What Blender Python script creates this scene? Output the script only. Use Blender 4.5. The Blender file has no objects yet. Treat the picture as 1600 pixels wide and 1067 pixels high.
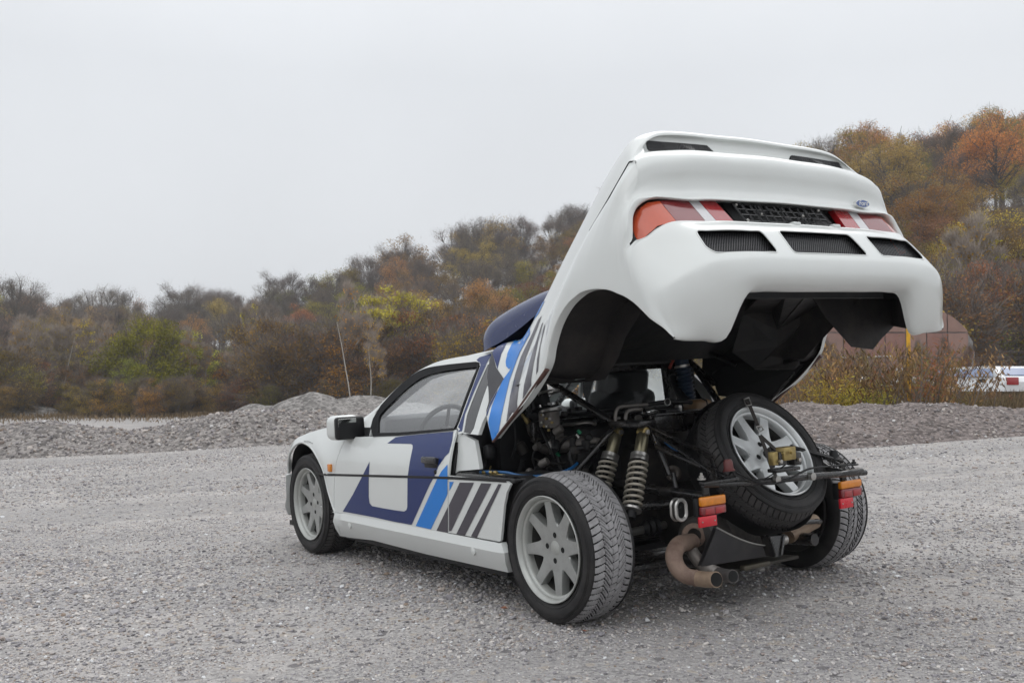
import bpy, bmesh, math, random
import numpy as np
from mathutils import Vector, Matrix, noise
from mathutils.bvhtree import BVHTree
from mathutils.geometry import delaunay_2d_cdt
random.seed(7); rng = np.random.default_rng(7)
sc = bpy.context.scene
COL = sc.collection
# ------------------------------------------------------------ camera, sky, light, exposure
F = 1579.57                                  # focal length in pixels of a 1600 px wide frame
PITCH = math.atan(78.5 / 1579.6)
CAMW = Vector((-0.88007, -4.76601, 0.92376))
cam_d = bpy.data.cameras.new('camera'); cam = bpy.data.objects.new('camera', cam_d); COL.objects.link(cam)
cam_d.sensor_width = 36; cam_d.lens = 36 * F / 1600; cam_d.clip_start = 0.05; cam_d.clip_end = 2000
cam.location = CAMW; cam.rotation_euler = (math.pi / 2 + PITCH, 0, 0)
cam_d.dof.use_dof = True; cam_d.dof.focus_distance = 4.3; cam_d.dof.aperture_fstop = 11
sc.camera = cam
world = bpy.data.worlds.new('World'); sc.world = world; world.use_nodes = True
wn = world.node_tree; wn.nodes.clear()
def N(t, typ, **k):
    n = t.nodes.new(typ)
    for a, b in k.items(): setattr(n, a, b)
    return n
SUN_EL, SUN_AZ = 48, 200
sky = N(wn, 'ShaderNodeTexSky', sky_type='NISHITA', sun_disc=False, sun_elevation=math.radians(SUN_EL),
        sun_rotation=math.radians(SUN_AZ), air_density=1.0, dust_density=6.0, ozone_density=1.0)
hs = N(wn, 'ShaderNodeHueSaturation'); hs.inputs['Saturation'].default_value = 0.10
wn.links.new(sky.outputs[0], hs.inputs['Color'])
# closed cloud deck: almost even, brighter overhead than at the horizon, with very soft mottling
tc = N(wn, 'ShaderNodeTexCoord'); sep = N(wn, 'ShaderNodeSeparateXYZ'); wn.links.new(tc.outputs['Generated'], sep.inputs[0])
ramp = N(wn, 'ShaderNodeValToRGB'); ramp.color_ramp.elements[0].position = 0.0; ramp.color_ramp.elements[0].color = (7.0, 7.2, 7.45, 1)
ramp.color_ramp.elements[1].position = 1.0; ramp.color_ramp.elements[1].color = (14.5, 14.8, 15.2, 1)
e = ramp.color_ramp.elements.new(0.30); e.color = (6.9, 7.15, 7.5, 1)
wn.links.new(sep.outputs[2], ramp.inputs[0])
nz = N(wn, 'ShaderNodeTexNoise'); nz.inputs['Scale'].default_value = 2.2; nz.inputs['Detail'].default_value = 4
wn.links.new(tc.outputs['Generated'], nz.inputs['Vector'])
mr = N(wn, 'ShaderNodeMapRange'); mr.inputs[1].default_value = 0.3; mr.inputs[2].default_value = 0.7; mr.inputs[3].default_value = 0.95; mr.inputs[4].default_value = 1.05
wn.links.new(nz.outputs[0], mr.inputs[0])
vm = N(wn, 'ShaderNodeVectorMath', operation='SCALE'); wn.links.new(ramp.outputs[0], vm.inputs[0]); wn.links.new(mr.outputs[0], vm.inputs['Scale'])
mixw = N(wn, 'ShaderNodeMix', data_type='RGBA'); mixw.inputs[0].default_value = 0.85
wn.links.new(hs.outputs[0], mixw.inputs[6]); wn.links.new(vm.outputs[0], mixw.inputs[7])
bg = N(wn, 'ShaderNodeBackground'); bg.inputs['Strength'].default_value = 0.10
wn.links.new(mixw.outputs[2], bg.inputs[0])
wo = N(wn, 'ShaderNodeOutputWorld'); wn.links.new(bg.outputs[0], wo.inputs[0])
sun_d = bpy.data.lights.new('sun', 'SUN'); sun_d.energy = 0.5; sun_d.angle = math.radians(35); sun_d.color = (1, 0.97, 0.93)
sun = bpy.data.objects.new('sun', sun_d); COL.objects.link(sun)
sun.rotation_euler = (math.radians(90 - SUN_EL), 0, math.radians(180 - SUN_AZ) + math.pi)
vs = sc.view_settings
sc.display_settings.display_device = 'sRGB'
vs.view_transform = 'Standard'; vs.look = 'None'; vs.exposure = 0.33; vs.gamma = 1.0; vs.use_curve_mapping = False
sc.cycles.max_bounces = 8; sc.cycles.transparent_max_bounces = 24; sc.cycles.use_denoising = True
sc.cycles.volume_bounces = 0

# ------------------------------------------------------------ frames: world and car
CR = np.array([-0.5617283, -0.82556484, -0.05388897]); CU = np.array([-0.05743709, -0.02606413, 0.99800884])
CD = np.array([0.82532557, -0.56370503, 0.03277708]); CC = np.array([-3.4630433, 3.3538061, 1.0497740])
_B = np.stack([CR, CU, -CD], 1)
_W = np.array([[1, 0, 0], [0, -math.sin(PITCH), -math.cos(PITCH)], [0, math.cos(PITCH), -math.sin(PITCH)]])
M3 = _W @ _B.T                                # car frame (x forward, y left, z up, rear axle at 0) -> world
CARM = Matrix([list(r) for r in M3]).to_4x4()
def ray(px, py):
    v = CD * F + CR * (px - 800) - CU * (py - 533.5); return v / np.linalg.norm(v)
def at(px, py, **k):                          # point of the car where a photo position meets a plane of the car
    v = ray(px, py); a, val = list(k.items())[0]; i = 'xyz'.index(a)
    return CC + v * ((val - CC[i]) / v[i])
def hit(px, py, fn, lo=2.2, hi=8.0):          # ... or meets a curved surface fn(p) = 0
    v = ray(px, py); ts = np.linspace(lo, hi, 240); prev = fn(CC + v * ts[0])
    for a, b in zip(ts[:-1], ts[1:]):
        cur = fn(CC + v * b)
        if prev * cur <= 0:
            for _ in range(30):
                m = (a + b) / 2; fm = fn(CC + v * m)
                if prev * fm <= 0: b = m
                else: a = m; prev = fm
            return CC + v * a
        prev = cur
    return None
def wpt(px, py, d):                           # world point at distance d ahead of the camera
    v = _W @ np.array([(px - 800) / F, -(py - 533.5) / F, -1.0]); v = v / v[1]
    return np.array(CAMW) + v * d

# ------------------------------------------------------------ object helpers
def tag(o, label=None, cat=None, group=None, kind=None):
    if label: o['label'] = label
    if cat: o['category'] = cat
    if group: o['group'] = group
    if kind: o['kind'] = kind
    return o
def empty(name, parent=None, loc=(0, 0, 0)):
    o = bpy.data.objects.new(name, None); COL.objects.link(o); o.parent = parent; o.location = loc
    o.empty_display_size = 0.1
    return o
class MB:
    def __init__(s): s.v = []; s.f = []; s.m = []; s.n = 0
    def add(s, v, f, mi=0):
        v = np.asarray(v, float); k = s.n
        s.v.append(v); s.n += len(v)
        for q in f: s.f.append([i + k for i in q]); s.m.append(mi)
        return s
    def box(s, c, size, rot=None, mi=0, bev=0.0):
        hx, hy, hz = [a / 2 for a in size]
        v = np.array([(x, y, z) for x in (-hx, hx) for y in (-hy, hy) for z in (-hz, hz)])
        if rot is not None: v = v @ np.array(rot).T
        f = [(0, 1, 3, 2), (4, 6, 7, 5), (0, 4, 5, 1), (2, 3, 7, 6), (0, 2, 6, 4), (1, 5, 7, 3)]
        return s.add(v + np.array(c), f, mi)
    def rbox(s, c, size, r=0.01, rot=None, mi=0, seg=2):
        bm = bmesh.new(); bmesh.ops.create_cube(bm, size=1.0)
        for v in bm.verts: v.co = Vector((v.co.x * size[0], v.co.y * size[1], v.co.z * size[2]))
        bmesh.ops.bevel(bm, geom=list(bm.edges), offset=min(r, min(size) * 0.49), segments=seg, affect='EDGES', profile=0.5)
        bm.verts.ensure_lookup_table(); bm.verts.index_update()
        v = np.array([tuple(q.co) for q in bm.verts])
        if rot is not None: v = v @ np.array(rot).T
        f = [[q.index for q in p.verts] for p in bm.faces]; bm.free()
        return s.add(v + np.array(c), f, mi)
    def tube(s, pts, r, seg=10, mi=0, caps=True, smooth=0, flat=None):
        P = np.array(pts, float); R = np.full(len(P), r, float) if np.isscalar(r) else np.array(r, float)
        if smooth:
            P, R = cr_curve(P, smooth), cr_curve(R[:, None], smooth)[:, 0]
        T = np.gradient(P, axis=0); T /= np.linalg.norm(T, axis=1)[:, None] + 1e-12
        a = np.array([0, 0, 1.0]) if abs(T[0][2]) < 0.9 else np.array([1.0, 0, 0])
        A = np.cross(T[0], a); A /= np.linalg.norm(A); th = np.linspace(0, 2 * np.pi, seg, endpoint=False); out = []
        for i in range(len(P)):
            A = A - T[i] * (A @ T[i]); A /= np.linalg.norm(A) + 1e-12; Bn = np.cross(T[i], A)
            k = 1.0 if flat is None else flat
            out.append(P[i] + R[i] * (np.outer(np.cos(th), A) + k * np.outer(np.sin(th), Bn)))
        n = len(P); f = []
        for i in range(n - 1):
            for j in range(seg):
                f.append((i * seg + j, i * seg + (j + 1) % seg, (i + 1) * seg + (j + 1) % seg, (i + 1) * seg + j))
        if caps: f.append(list(range(seg))[::-1]); f.append([(n - 1) * seg + j for j in range(seg)])
        return s.add(np.vstack(out), f, mi)
    def lathe(s, prof, c=(0, 0, 0), d=(0, 1, 0), seg=48, mi=0, closed=False):   # prof: (radius, along d)
        d = np.array(d, float); d /= np.linalg.norm(d); a = np.array([0, 0, 1.0]) if abs(d[2]) < 0.9 else np.array([1.0, 0, 0])
        A = np.cross(d, a); A /= np.linalg.norm(A); Bn = np.cross(A, d); th = np.linspace(0, 2 * np.pi, seg, endpoint=False)
        v = np.vstack([np.array(c) + d * h + r * (np.outer(np.cos(th), A) + np.outer(np.sin(th), Bn)) for r, h in prof])
        n = len(prof); f = []
        for i in range(n if closed else n - 1):
            i2 = (i + 1) % n
            for j in range(seg): f.append((i * seg + j, i2 * seg + j, i2 * seg + (j + 1) % seg, i * seg + (j + 1) % seg))
        return s.add(v, f, mi)
    def obj(s, name, mats, parent=None, angle=35, loc=None):
        me = bpy.data.meshes.new(name)
        v = np.vstack(s.v) if s.v else np.zeros((0, 3)); me.from_pydata(v.tolist(), [], s.f)
        if not isinstance(mats, (list, tuple)): mats = [mats]
        for m in mats: me.materials.append(m)
        me.polygons.foreach_set('material_index', s.m); fix(me, angle)
        o = bpy.data.objects.new(name, me); COL.objects.link(o); o.parent = parent
        if loc is not None: o.location = loc
        return o
def fix(me, angle=35, recalc=True):
    me.validate(); 
    if recalc:
        bm = bmesh.new(); bm.from_mesh(me); bmesh.ops.recalc_face_normals(bm, faces=bm.faces); bm.to_mesh(me); bm.free()
    if angle:
        me.polygons.foreach_set('use_smooth', [True] * len(me.polygons)); me.set_sharp_from_angle(angle=math.radians(angle))
    me.update()
def cr_curve(P, n):
    P = np.asarray(P, float); Q = np.vstack([2 * P[0] - P[1], P, 2 * P[-1] - P[-2]]); out = []
    for i in range(len(P) - 1):
        p0, p1, p2, p3 = Q[i:i + 4]
        for t in np.arange(n) / n:
            out.append(0.5 * ((2 * p1) + (p2 - p0) * t + (2 * p0 - 5 * p1 + 4 * p2 - p3) * t * t + (3 * p1 - p0 - 3 * p2 + p3) * t ** 3))
    out.append(P[-1]); return np.array(out)
def cr_grid(G, n, m):
    A = np.stack([cr_curve(G[:, j], n) for j in range(G.shape[1])], 1)
    return np.stack([cr_curve(A[i], m) for i in range(A.shape[0])], 0)
def inside(px_, py_, P):
    c = False; n = len(P)
    for i in range(n):
        x0, y0 = P[i - 1]; x1, y1 = P[i]
        if (y0 > py_) != (y1 > py_) and px_ < (x1 - x0) * (py_ - y0) / (y1 - y0) + x0: c = not c
    return c
def tri_poly(poly, step):                     # fill a 2-D outline with a fine, even triangle net
    B = []; P = [np.array(p, float) for p in poly]
    for i in range(len(P)):
        a, b = P[i], P[(i + 1) % len(P)]; n = max(1, int(np.linalg.norm(b - a) / step + .5))
        for k in range(n):
            q = a + (b - a) * k / n
            if not B or np.linalg.norm(q - B[-1]) > step * .02: B.append(q)
    if np.linalg.norm(B[0] - B[-1]) < step * .02: B.pop()
    A = np.array(B); lo = A.min(0); hi = A.max(0); pts = [Vector(q) for q in B]; row_ = 0
    y = lo[1] + step * .5
    while y < hi[1]:
        x = lo[0] + step * (.5 if row_ % 2 else 1.0)
        while x < hi[0]:
            if inside(x, y, B) and (((A - [x, y]) ** 2).sum(1)).min() > (step * .4) ** 2: pts.append(Vector((x, y)))
            x += step
        y += step * .87; row_ += 1
    nb = len(B); r = delaunay_2d_cdt(pts, [(i, (i + 1) % nb) for i in range(nb)], [], 0, step * 1e-3)
    v = np.array([tuple(q) for q in r[0]]); F_ = []
    for f in r[2]:
        c = v[list(f)].mean(0)
        if inside(c[0], c[1], B): F_.append(list(f))
    cnt = {}
    for f in F_:
        for k in range(3): e = (f[k], f[(k + 1) % 3]); cnt[e] = 1
    bd = [e for e in cnt if (e[1], e[0]) not in cnt]
    used = sorted({i for f in F_ for i in f}); mp = {a: b for b, a in enumerate(used)}
    return v[used], [[mp[i] for i in f] for f in F_], [(mp[a], mp[b]) for a, b in bd]
def slab(v3, faces, bd, off):                 # give a sheet thickness: off = vector field or constant vector
    n = len(v3); V = np.vstack([v3, v3 + off]); Fc = [list(f) for f in faces] + [[i + n for i in f][::-1] for f in faces]
    Fc += [[a, b, b + n, a + n] for a, b in bd]
    return V, Fc
def panel(name, poly, yfn, mat, parent, thick=0.012, step=0.05, side=1, proud=0.0, mb=None):
    v, f, bd = tri_poly(poly, step)
    P3 = np.array([(x, side * (yfn(x, z) + proud), z) for x, z in v])
    V, Fc = slab(P3, f, bd, np.array([0, -side * thick, 0]))
    m_ = MB().add(V, Fc)
    return m_.obj(name, mat, parent, 30)
def rounded(poly, r, n=4):
    P = [np.array(p, float) for p in poly]; out = []
    for i in range(len(P)):
        a, b, c = P[i - 1], P[i], P[(i + 1) % len(P)]
        u = (a - b); w = (c - b); lu, lw = np.linalg.norm(u), np.linalg.norm(w); k = min(r, lu * .45, lw * .45)
        s_, e_ = b + u / lu * k, b + w / lw * k
        for t in np.linspace(0, 1, n + 1): out.append((1 - t) ** 2 * s_ + 2 * t * (1 - t) * b + t * t * e_)
    return [tuple(p) for p in out]

# ------------------------------------------------------------ materials
def newmat(name):
    m = bpy.data.materials.new(name); m.use_nodes = True; t = m.node_tree; b = t.nodes['Principled BSDF']; return m, t, b
def mat(name, col, rough=0.5, metal=0.0, coat=0.0, var=0.0, scale=20, bump=0.0, bscale=80, spec=None, dirt=None, dscale=6, damt=0.5, rvar=0.1):
    m, t, b = newmat(name); L = t.links.new
    tc_ = N(t, 'ShaderNodeTexCoord'); nz_ = N(t, 'ShaderNodeTexNoise'); nz_.inputs['Scale'].default_value = scale; nz_.inputs['Detail'].default_value = 6
    L(tc_.outputs['Object'], nz_.inputs['Vector'])
    mx = N(t, 'ShaderNodeMix', data_type='RGBA'); mx.inputs[6].default_value = tuple(c * (1 - var) for c in col) + (1,); mx.inputs[7].default_value = tuple(min(1, c * (1 + var)) for c in col) + (1,)
    L(nz_.outputs[0], mx.inputs[0]); out = mx.outputs[2]
    if dirt:
        n2 = N(t, 'ShaderNodeTexNoise'); n2.inputs['Scale'].default_value = dscale; n2.inputs['Detail'].default_value = 8; n2.inputs['Roughness'].default_value = 0.65
        L(tc_.outputs['Object'], n2.inputs['Vector'])
        r_ = N(t, 'ShaderNodeMapRange'); r_.inputs[1].default_value = 0.45; r_.inputs[2].default_value = 0.75; r_.inputs[4].default_value = damt; L(n2.outputs[0], r_.inputs[0])
        m2 = N(t, 'ShaderNodeMix', data_type='RGBA'); L(r_.outputs[0], m2.inputs[0]); L(out, m2.inputs[6]); m2.inputs[7].default_value = tuple(dirt) + (1,); out = m2.outputs[2]
    L(out, b.inputs['Base Color'])
    rr = N(t, 'ShaderNodeMapRange'); rr.inputs[3].default_value = max(0.03, rough - rvar); rr.inputs[4].default_value = min(1, rough + rvar); L(nz_.outputs[0], rr.inputs[0]); L(rr.outputs[0], b.inputs['Roughness'])
    b.inputs['Metallic'].default_value = metal; b.inputs['Coat Weight'].default_value = coat; b.inputs['Coat Roughness'].default_value = 0.06
    if spec is not None: b.inputs['Specular IOR Level'].default_value = spec
    if bump:
        n3 = N(t, 'ShaderNodeTexNoise'); n3.inputs['Scale'].default_value = bscale; n3.inputs['Detail'].default_value = 5; L(tc_.outputs['Object'], n3.inputs['Vector'])
        bp_ = N(t, 'ShaderNodeBump'); bp_.inputs['Strength'].default_value = bump; bp_.inputs['Distance'].default_value = 0.005; L(n3.outputs[0], bp_.inputs['Height']); L(bp_.outputs[0], b.inputs['Normal'])
    return m
WHITE = mat('white_paint', (0.605, 0.625, 0.61), 0.34, coat=0.6, var=0.02, scale=3, dirt=(0.50, 0.49, 0.46), dscale=5, damt=0.16)
NAVY = mat('navy_vinyl', (0.009, 0.024, 0.115), 0.32, coat=0.12, var=0.1, spec=.3)
BLUE = mat('blue_vinyl', (0.008, 0.175, 0.56), 0.32, coat=0.12, var=0.06, spec=.35)
GREY = mat('charcoal_vinyl', (0.048, 0.043, 0.056), 0.33, coat=0.12, var=0.1)
BLACK = mat('black_plastic', (0.012, 0.012, 0.013), 0.42, var=0.2, bump=0.08, spec=.25)
SEAL = mat('window_rubber', (0.008, 0.008, 0.009), 0.6, spec=.12)
FRAME = mat('black_frame_paint', (0.009, 0.009, 0.010), 0.28, coat=0.2, var=0.3, dirt=(0.06, 0.05, 0.04), dscale=14, damt=0.5)
DARK = mat('dark_cavity', (0.006, 0.006, 0.007), 0.6, var=0.3, dirt=(0.022, 0.019, 0.017), dscale=9, damt=0.7)
LINER = mat('matt_liner', (0.014, 0.0125, 0.013), 0.62, spec=.3, var=0.4, scale=7, bump=0.5, bscale=22, dirt=(0.05, 0.042, 0.037), dscale=5, damt=0.7)
RUBBER = mat('tyre_rubber', (0.016, 0.0155, 0.016), 0.62, spec=.3, var=0.25, bump=0.15, bscale=120, dirt=(0.06, 0.055, 0.052), dscale=9, damt=0.5)
SILVER = mat('silver_rim_paint', (0.40, 0.41, 0.39), 0.42, metal=0.35, coat=0.2, var=0.04, dirt=(0.2, 0.19, 0.17), dscale=12, damt=0.4)
SILVERB = mat('bright_rim_paint', (0.62, 0.64, 0.64), 0.33, metal=0.4, coat=0.3, var=0.04, dirt=(0.3, 0.29, 0.28), dscale=12, damt=0.3)
STEEL = mat('bare_steel', (0.42, 0.41, 0.39), 0.35, metal=0.9, var=0.2, scale=40)
CHROME = mat('chrome', (0.75, 0.75, 0.74), 0.14, metal=1.0, var=0.05)
ALU = mat('cast_aluminium', (0.23, 0.215, 0.20), 0.55, metal=0.45, var=0.25, scale=12, bump=0.4, bscale=90, dirt=(0.09, 0.075, 0.06), dscale=10, damt=0.7)
BRASS = mat('cadmium_plated_metal', (0.40, 0.31, 0.13), 0.38, metal=0.85, var=0.25, scale=30, dirt=(0.15, 0.1, 0.05), dscale=25, damt=0.7)
BRONZE = mat('olive_damper_body', (0.20, 0.18, 0.12), 0.32, metal=0.8, var=0.15)
SPRING = mat('spring_paint', (0.42, 0.39, 0.33), 0.45, metal=0.3, var=0.12, dirt=(0.16, 0.12, 0.08), dscale=30, damt=0.6)
RUST = mat('rusty_exhaust', (0.22, 0.155, 0.12), 0.7, metal=0.25, var=0.35, scale=14, bump=0.3, dirt=(0.075, 0.038, 0.03), dscale=13, damt=0.85)
RUSTL = mat('tan_exhaust_tip', (0.30, 0.22, 0.155), 0.55, metal=0.35, var=0.15, dirt=(0.16, 0.10, 0.075), dscale=22, damt=0.6)
GREYX = mat('grey_exhaust', (0.20, 0.185, 0.17), 0.5, metal=0.5, var=0.2, dirt=(0.10, 0.07, 0.055), dscale=18, damt=0.7)
SOOT_SHADE = mat('soot_and_shade', (0.004, 0.004, 0.004), 0.9)  # even black: sooty bores, and the painted shade of seam and bolt holes
BHOSE = mat('blue_hose', (0.01, 0.09, 0.24), 0.4, var=0.2)
DBHOSE = mat('dark_blue_duct', (0.012, 0.03, 0.06), 0.55, var=0.3)
RROD = mat('red_strut', (0.28, 0.035, 0.02), 0.4, var=0.2)
BROWN = mat('rusty_edge_strip', (0.11, 0.055, 0.045), 0.5, metal=0.2, var=0.5, scale=25, dirt=(0.03, 0.015, 0.012), dscale=20, damt=0.8)
TAN = mat('tan_tank_plastic', (0.24, 0.15, 0.08), 0.45, var=0.2)
GREEN = mat('green_cap', (0.0, 0.16, 0.07), 0.4)
SEAT = mat('seat_fabric', (0.035, 0.035, 0.038), 0.85, var=0.3, scale=120)
REDL = mat('red_lens', (0.30, 0.008, 0.012), 0.18, coat=0.8, var=0.12, scale=60)
REDD = mat('dark_red_lens', (0.16, 0.006, 0.009), 0.2, coat=0.7, var=0.2, scale=60)
ORNL = mat('orange_lens', (0.44, 0.055, 0.012), 0.2, coat=0.8, var=0.1, scale=60)
AMBER = mat('amber_lens', (0.62, 0.20, 0.008), 0.2, coat=0.7, var=0.25, scale=50)
WHTL = mat('clear_lens', (0.50, 0.49, 0.50), 0.2, coat=0.8, var=0.1, scale=80)
REFL = mat('red_reflector', (0.55, 0.006, 0.02), 0.3, coat=0.5)
WEB = mat('strap_webbing', (0.028, 0.023, 0.020), 0.8, var=0.4, scale=200)
def glassmat(name, tint, mn, refl=0.75):
    m = bpy.data.materials.new(name); m.use_nodes = True; t = m.node_tree; t.nodes.clear(); L = t.links.new
    tr = N(t, 'ShaderNodeBsdfTransparent'); tr.inputs[0].default_value = tint + (1,)
    gl = N(t, 'ShaderNodeBsdfGlossy'); gl.inputs['Roughness'].default_value = 0.02; gl.inputs[0].default_value = (refl, refl, refl, 1)
    fr = N(t, 'ShaderNodeFresnel'); fr.inputs[0].default_value = 1.5
    mp = N(t, 'ShaderNodeMapRange'); mp.inputs[3].default_value = mn; L(fr.outputs[0], mp.inputs[0])
    ge = N(t, 'ShaderNodeNewGeometry'); bf = N(t, 'ShaderNodeMath', operation='SUBTRACT'); bf.inputs[0].default_value = 1.0; L(ge.outputs['Backfacing'], bf.inputs[1]); mm = N(t, 'ShaderNodeMath', operation='MULTIPLY'); L(mp.outputs[0], mm.inputs[0]); L(bf.outputs[0], mm.inputs[1])
    mx = N(t, 'ShaderNodeMixShader'); L(mm.outputs[0], mx.inputs[0]); L(tr.outputs[0], mx.inputs[1]); L(gl.outputs[0], mx.inputs[2])
    o = N(t, 'ShaderNodeOutputMaterial'); L(mx.outputs[0], o.inputs[0]); return m
GLASS = glassmat('car_glass', (0.93, 0.94, 0.94), 0.17)
GLASSR = glassmat('rear_pane_glass', (0.97, 0.98, 0.98), 0.0, 0.35)
GLASSC = glassmat('windscreen_glass', (0.92, 0.95, 0.94), 0.04)
def glare_veil():  # whitish translucent veil painted in to brighten the panes like reflected light
    m = GLASSC.copy(); m.name = 'glare_veil_glass'; t = m.node_tree; o = [n for n in t.nodes if n.type == 'OUTPUT_MATERIAL'][0]; src = o.inputs[0].links[0].from_socket
    d = N(t, 'ShaderNodeBsdfTranslucent'); d.inputs[0].default_value = (.75, .76, .77, 1); tc_ = N(t, 'ShaderNodeTexCoord'); n = N(t, 'ShaderNodeTexNoise'); n.inputs['Scale'].default_value = 3; n.inputs['Detail'].default_value = 5; t.links.new(tc_.outputs['Object'], n.inputs[0])
    r = N(t, 'ShaderNodeMapRange'); r.inputs[1].default_value = .3; r.inputs[2].default_value = .7; r.inputs[3].default_value = .16; r.inputs[4].default_value = .38; t.links.new(n.outputs[0], r.inputs[0])
    x = N(t, 'ShaderNodeMixShader'); t.links.new(r.outputs[0], x.inputs[0]); t.links.new(src, x.inputs[1]); t.links.new(d.outputs[0], x.inputs[2]); t.links.new(x.outputs[0], o.inputs[0]); return m
GLARE_VEIL = glare_veil()
QGLASS = mat('dark_quarter_glass', (0.012, 0.012, 0.014), 0.08, coat=0.5)
def meshmat():
    m = bpy.data.materials.new('wire_mesh'); m.use_nodes = True; t = m.node_tree; b = t.nodes['Principled BSDF']; L = t.links.new
    b.inputs['Base Color'].default_value = (0.035, 0.035, 0.038, 1); b.inputs['Roughness'].default_value = 0.4; b.inputs['Metallic'].default_value = 0.5
    tc_ = N(t, 'ShaderNodeTexCoord'); s = N(t, 'ShaderNodeSeparateXYZ'); L(tc_.outputs['Object'], s.inputs[0]); outs = []
    for k in (1, -1):
        a = N(t, 'ShaderNodeMath', operation='MULTIPLY_ADD'); a.inputs[1].default_value = k; L(s.outputs[1], a.inputs[0]); L(s.outputs[2], a.inputs[2])
        c = N(t, 'ShaderNodeMath', operation='MULTIPLY'); c.inputs[1].default_value = 2 * math.pi / 0.012; L(a.outputs[0], c.inputs[0])
        d = N(t, 'ShaderNodeMath', operation='SINE'); L(c.outputs[0], d.inputs[0]); outs.append(d)
    mx = N(t, 'ShaderNodeMath', operation='MAXIMUM'); L(outs[0].outputs[0], mx.inputs[0]); L(outs[1].outputs[0], mx.inputs[1])
    g = N(t, 'ShaderNodeMath', operation='GREATER_THAN'); g.inputs[1].default_value = 0.55; L(mx.outputs[0], g.inputs[0])
    tr = N(t, 'ShaderNodeBsdfTransparent'); ms = N(t, 'ShaderNodeMixShader'); L(g.outputs[0], ms.inputs[0]); L(tr.outputs[0], ms.inputs[1]); L(b.outputs[0], ms.inputs[2])
    L(ms.outputs[0], t.nodes['Material Output'].inputs[0]); return m
MESH = meshmat()
HAZE_DENSITY = 0.0010
# ------------------------------------------------------------ terrain
CX, CY, CZ = CAMW
def sst(t): t = np.clip(t, 0, 1); return t * t * (3 - 2 * t)
def S18(t): return 18 * np.tanh(t / 18)
def fbm(x, y, seed=0, oct=4):
    out = np.zeros(np.broadcast(x, y).shape); a = 1.0
    r_ = np.random.default_rng(seed)
    for o in range(oct):
        for _ in range(5):
            th = r_.uniform(0, 2 * np.pi); k = 2 ** o * r_.uniform(0.8, 1.3); ph = r_.uniform(0, 2 * np.pi)
            out = out + a * np.sin(k * (x * np.cos(th) + y * np.sin(th)) + ph + 0.8 * np.sin(k * 0.7 * (y * np.cos(th) - x * np.sin(th)) + ph * 2)) / 5
        a *= 0.5
    return out
RP = [-900, 0, 300, 540, 800, 920, 1150, 1300, 1450, 1600, 2600]
RZ = [3.5, 3.5, 4.2, 8, 12.5, 15, 16.5, 16, 15.5, 17.5, 18]
def ridgeD(px): return 120 - 33 * sst((px - 950) / 500)
def H(x, y):
    x = np.asarray(x, float); y = np.asarray(y, float)
    D = np.maximum(y - CY, 0.01); px = np.clip(800 + (x - CX) / np.maximum(D, 5) * F, -900, 2600)
    z = 0.05397 * S18(x) + 0.01683 * S18(y)
    z = z * (1 - 0.9 * sst((D - 24) / 26)) + 0.0 * x
    rd = ridgeD(px)
    st = 52 - 14 * sst((px - 1000) / 400)
    z = z + np.interp(px, RP, RZ) * sst((D - st) / (rd - st) * 0.85 + 0.05 * (D > st)) * (D > st)
    z = z + 0.012 * fbm(x * 0.9, y * 0.9, 3) * sst((np.hypot(x + 0.6, y - 0.6) - 2.3) / 2.5) * 1.6
    return z
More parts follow.
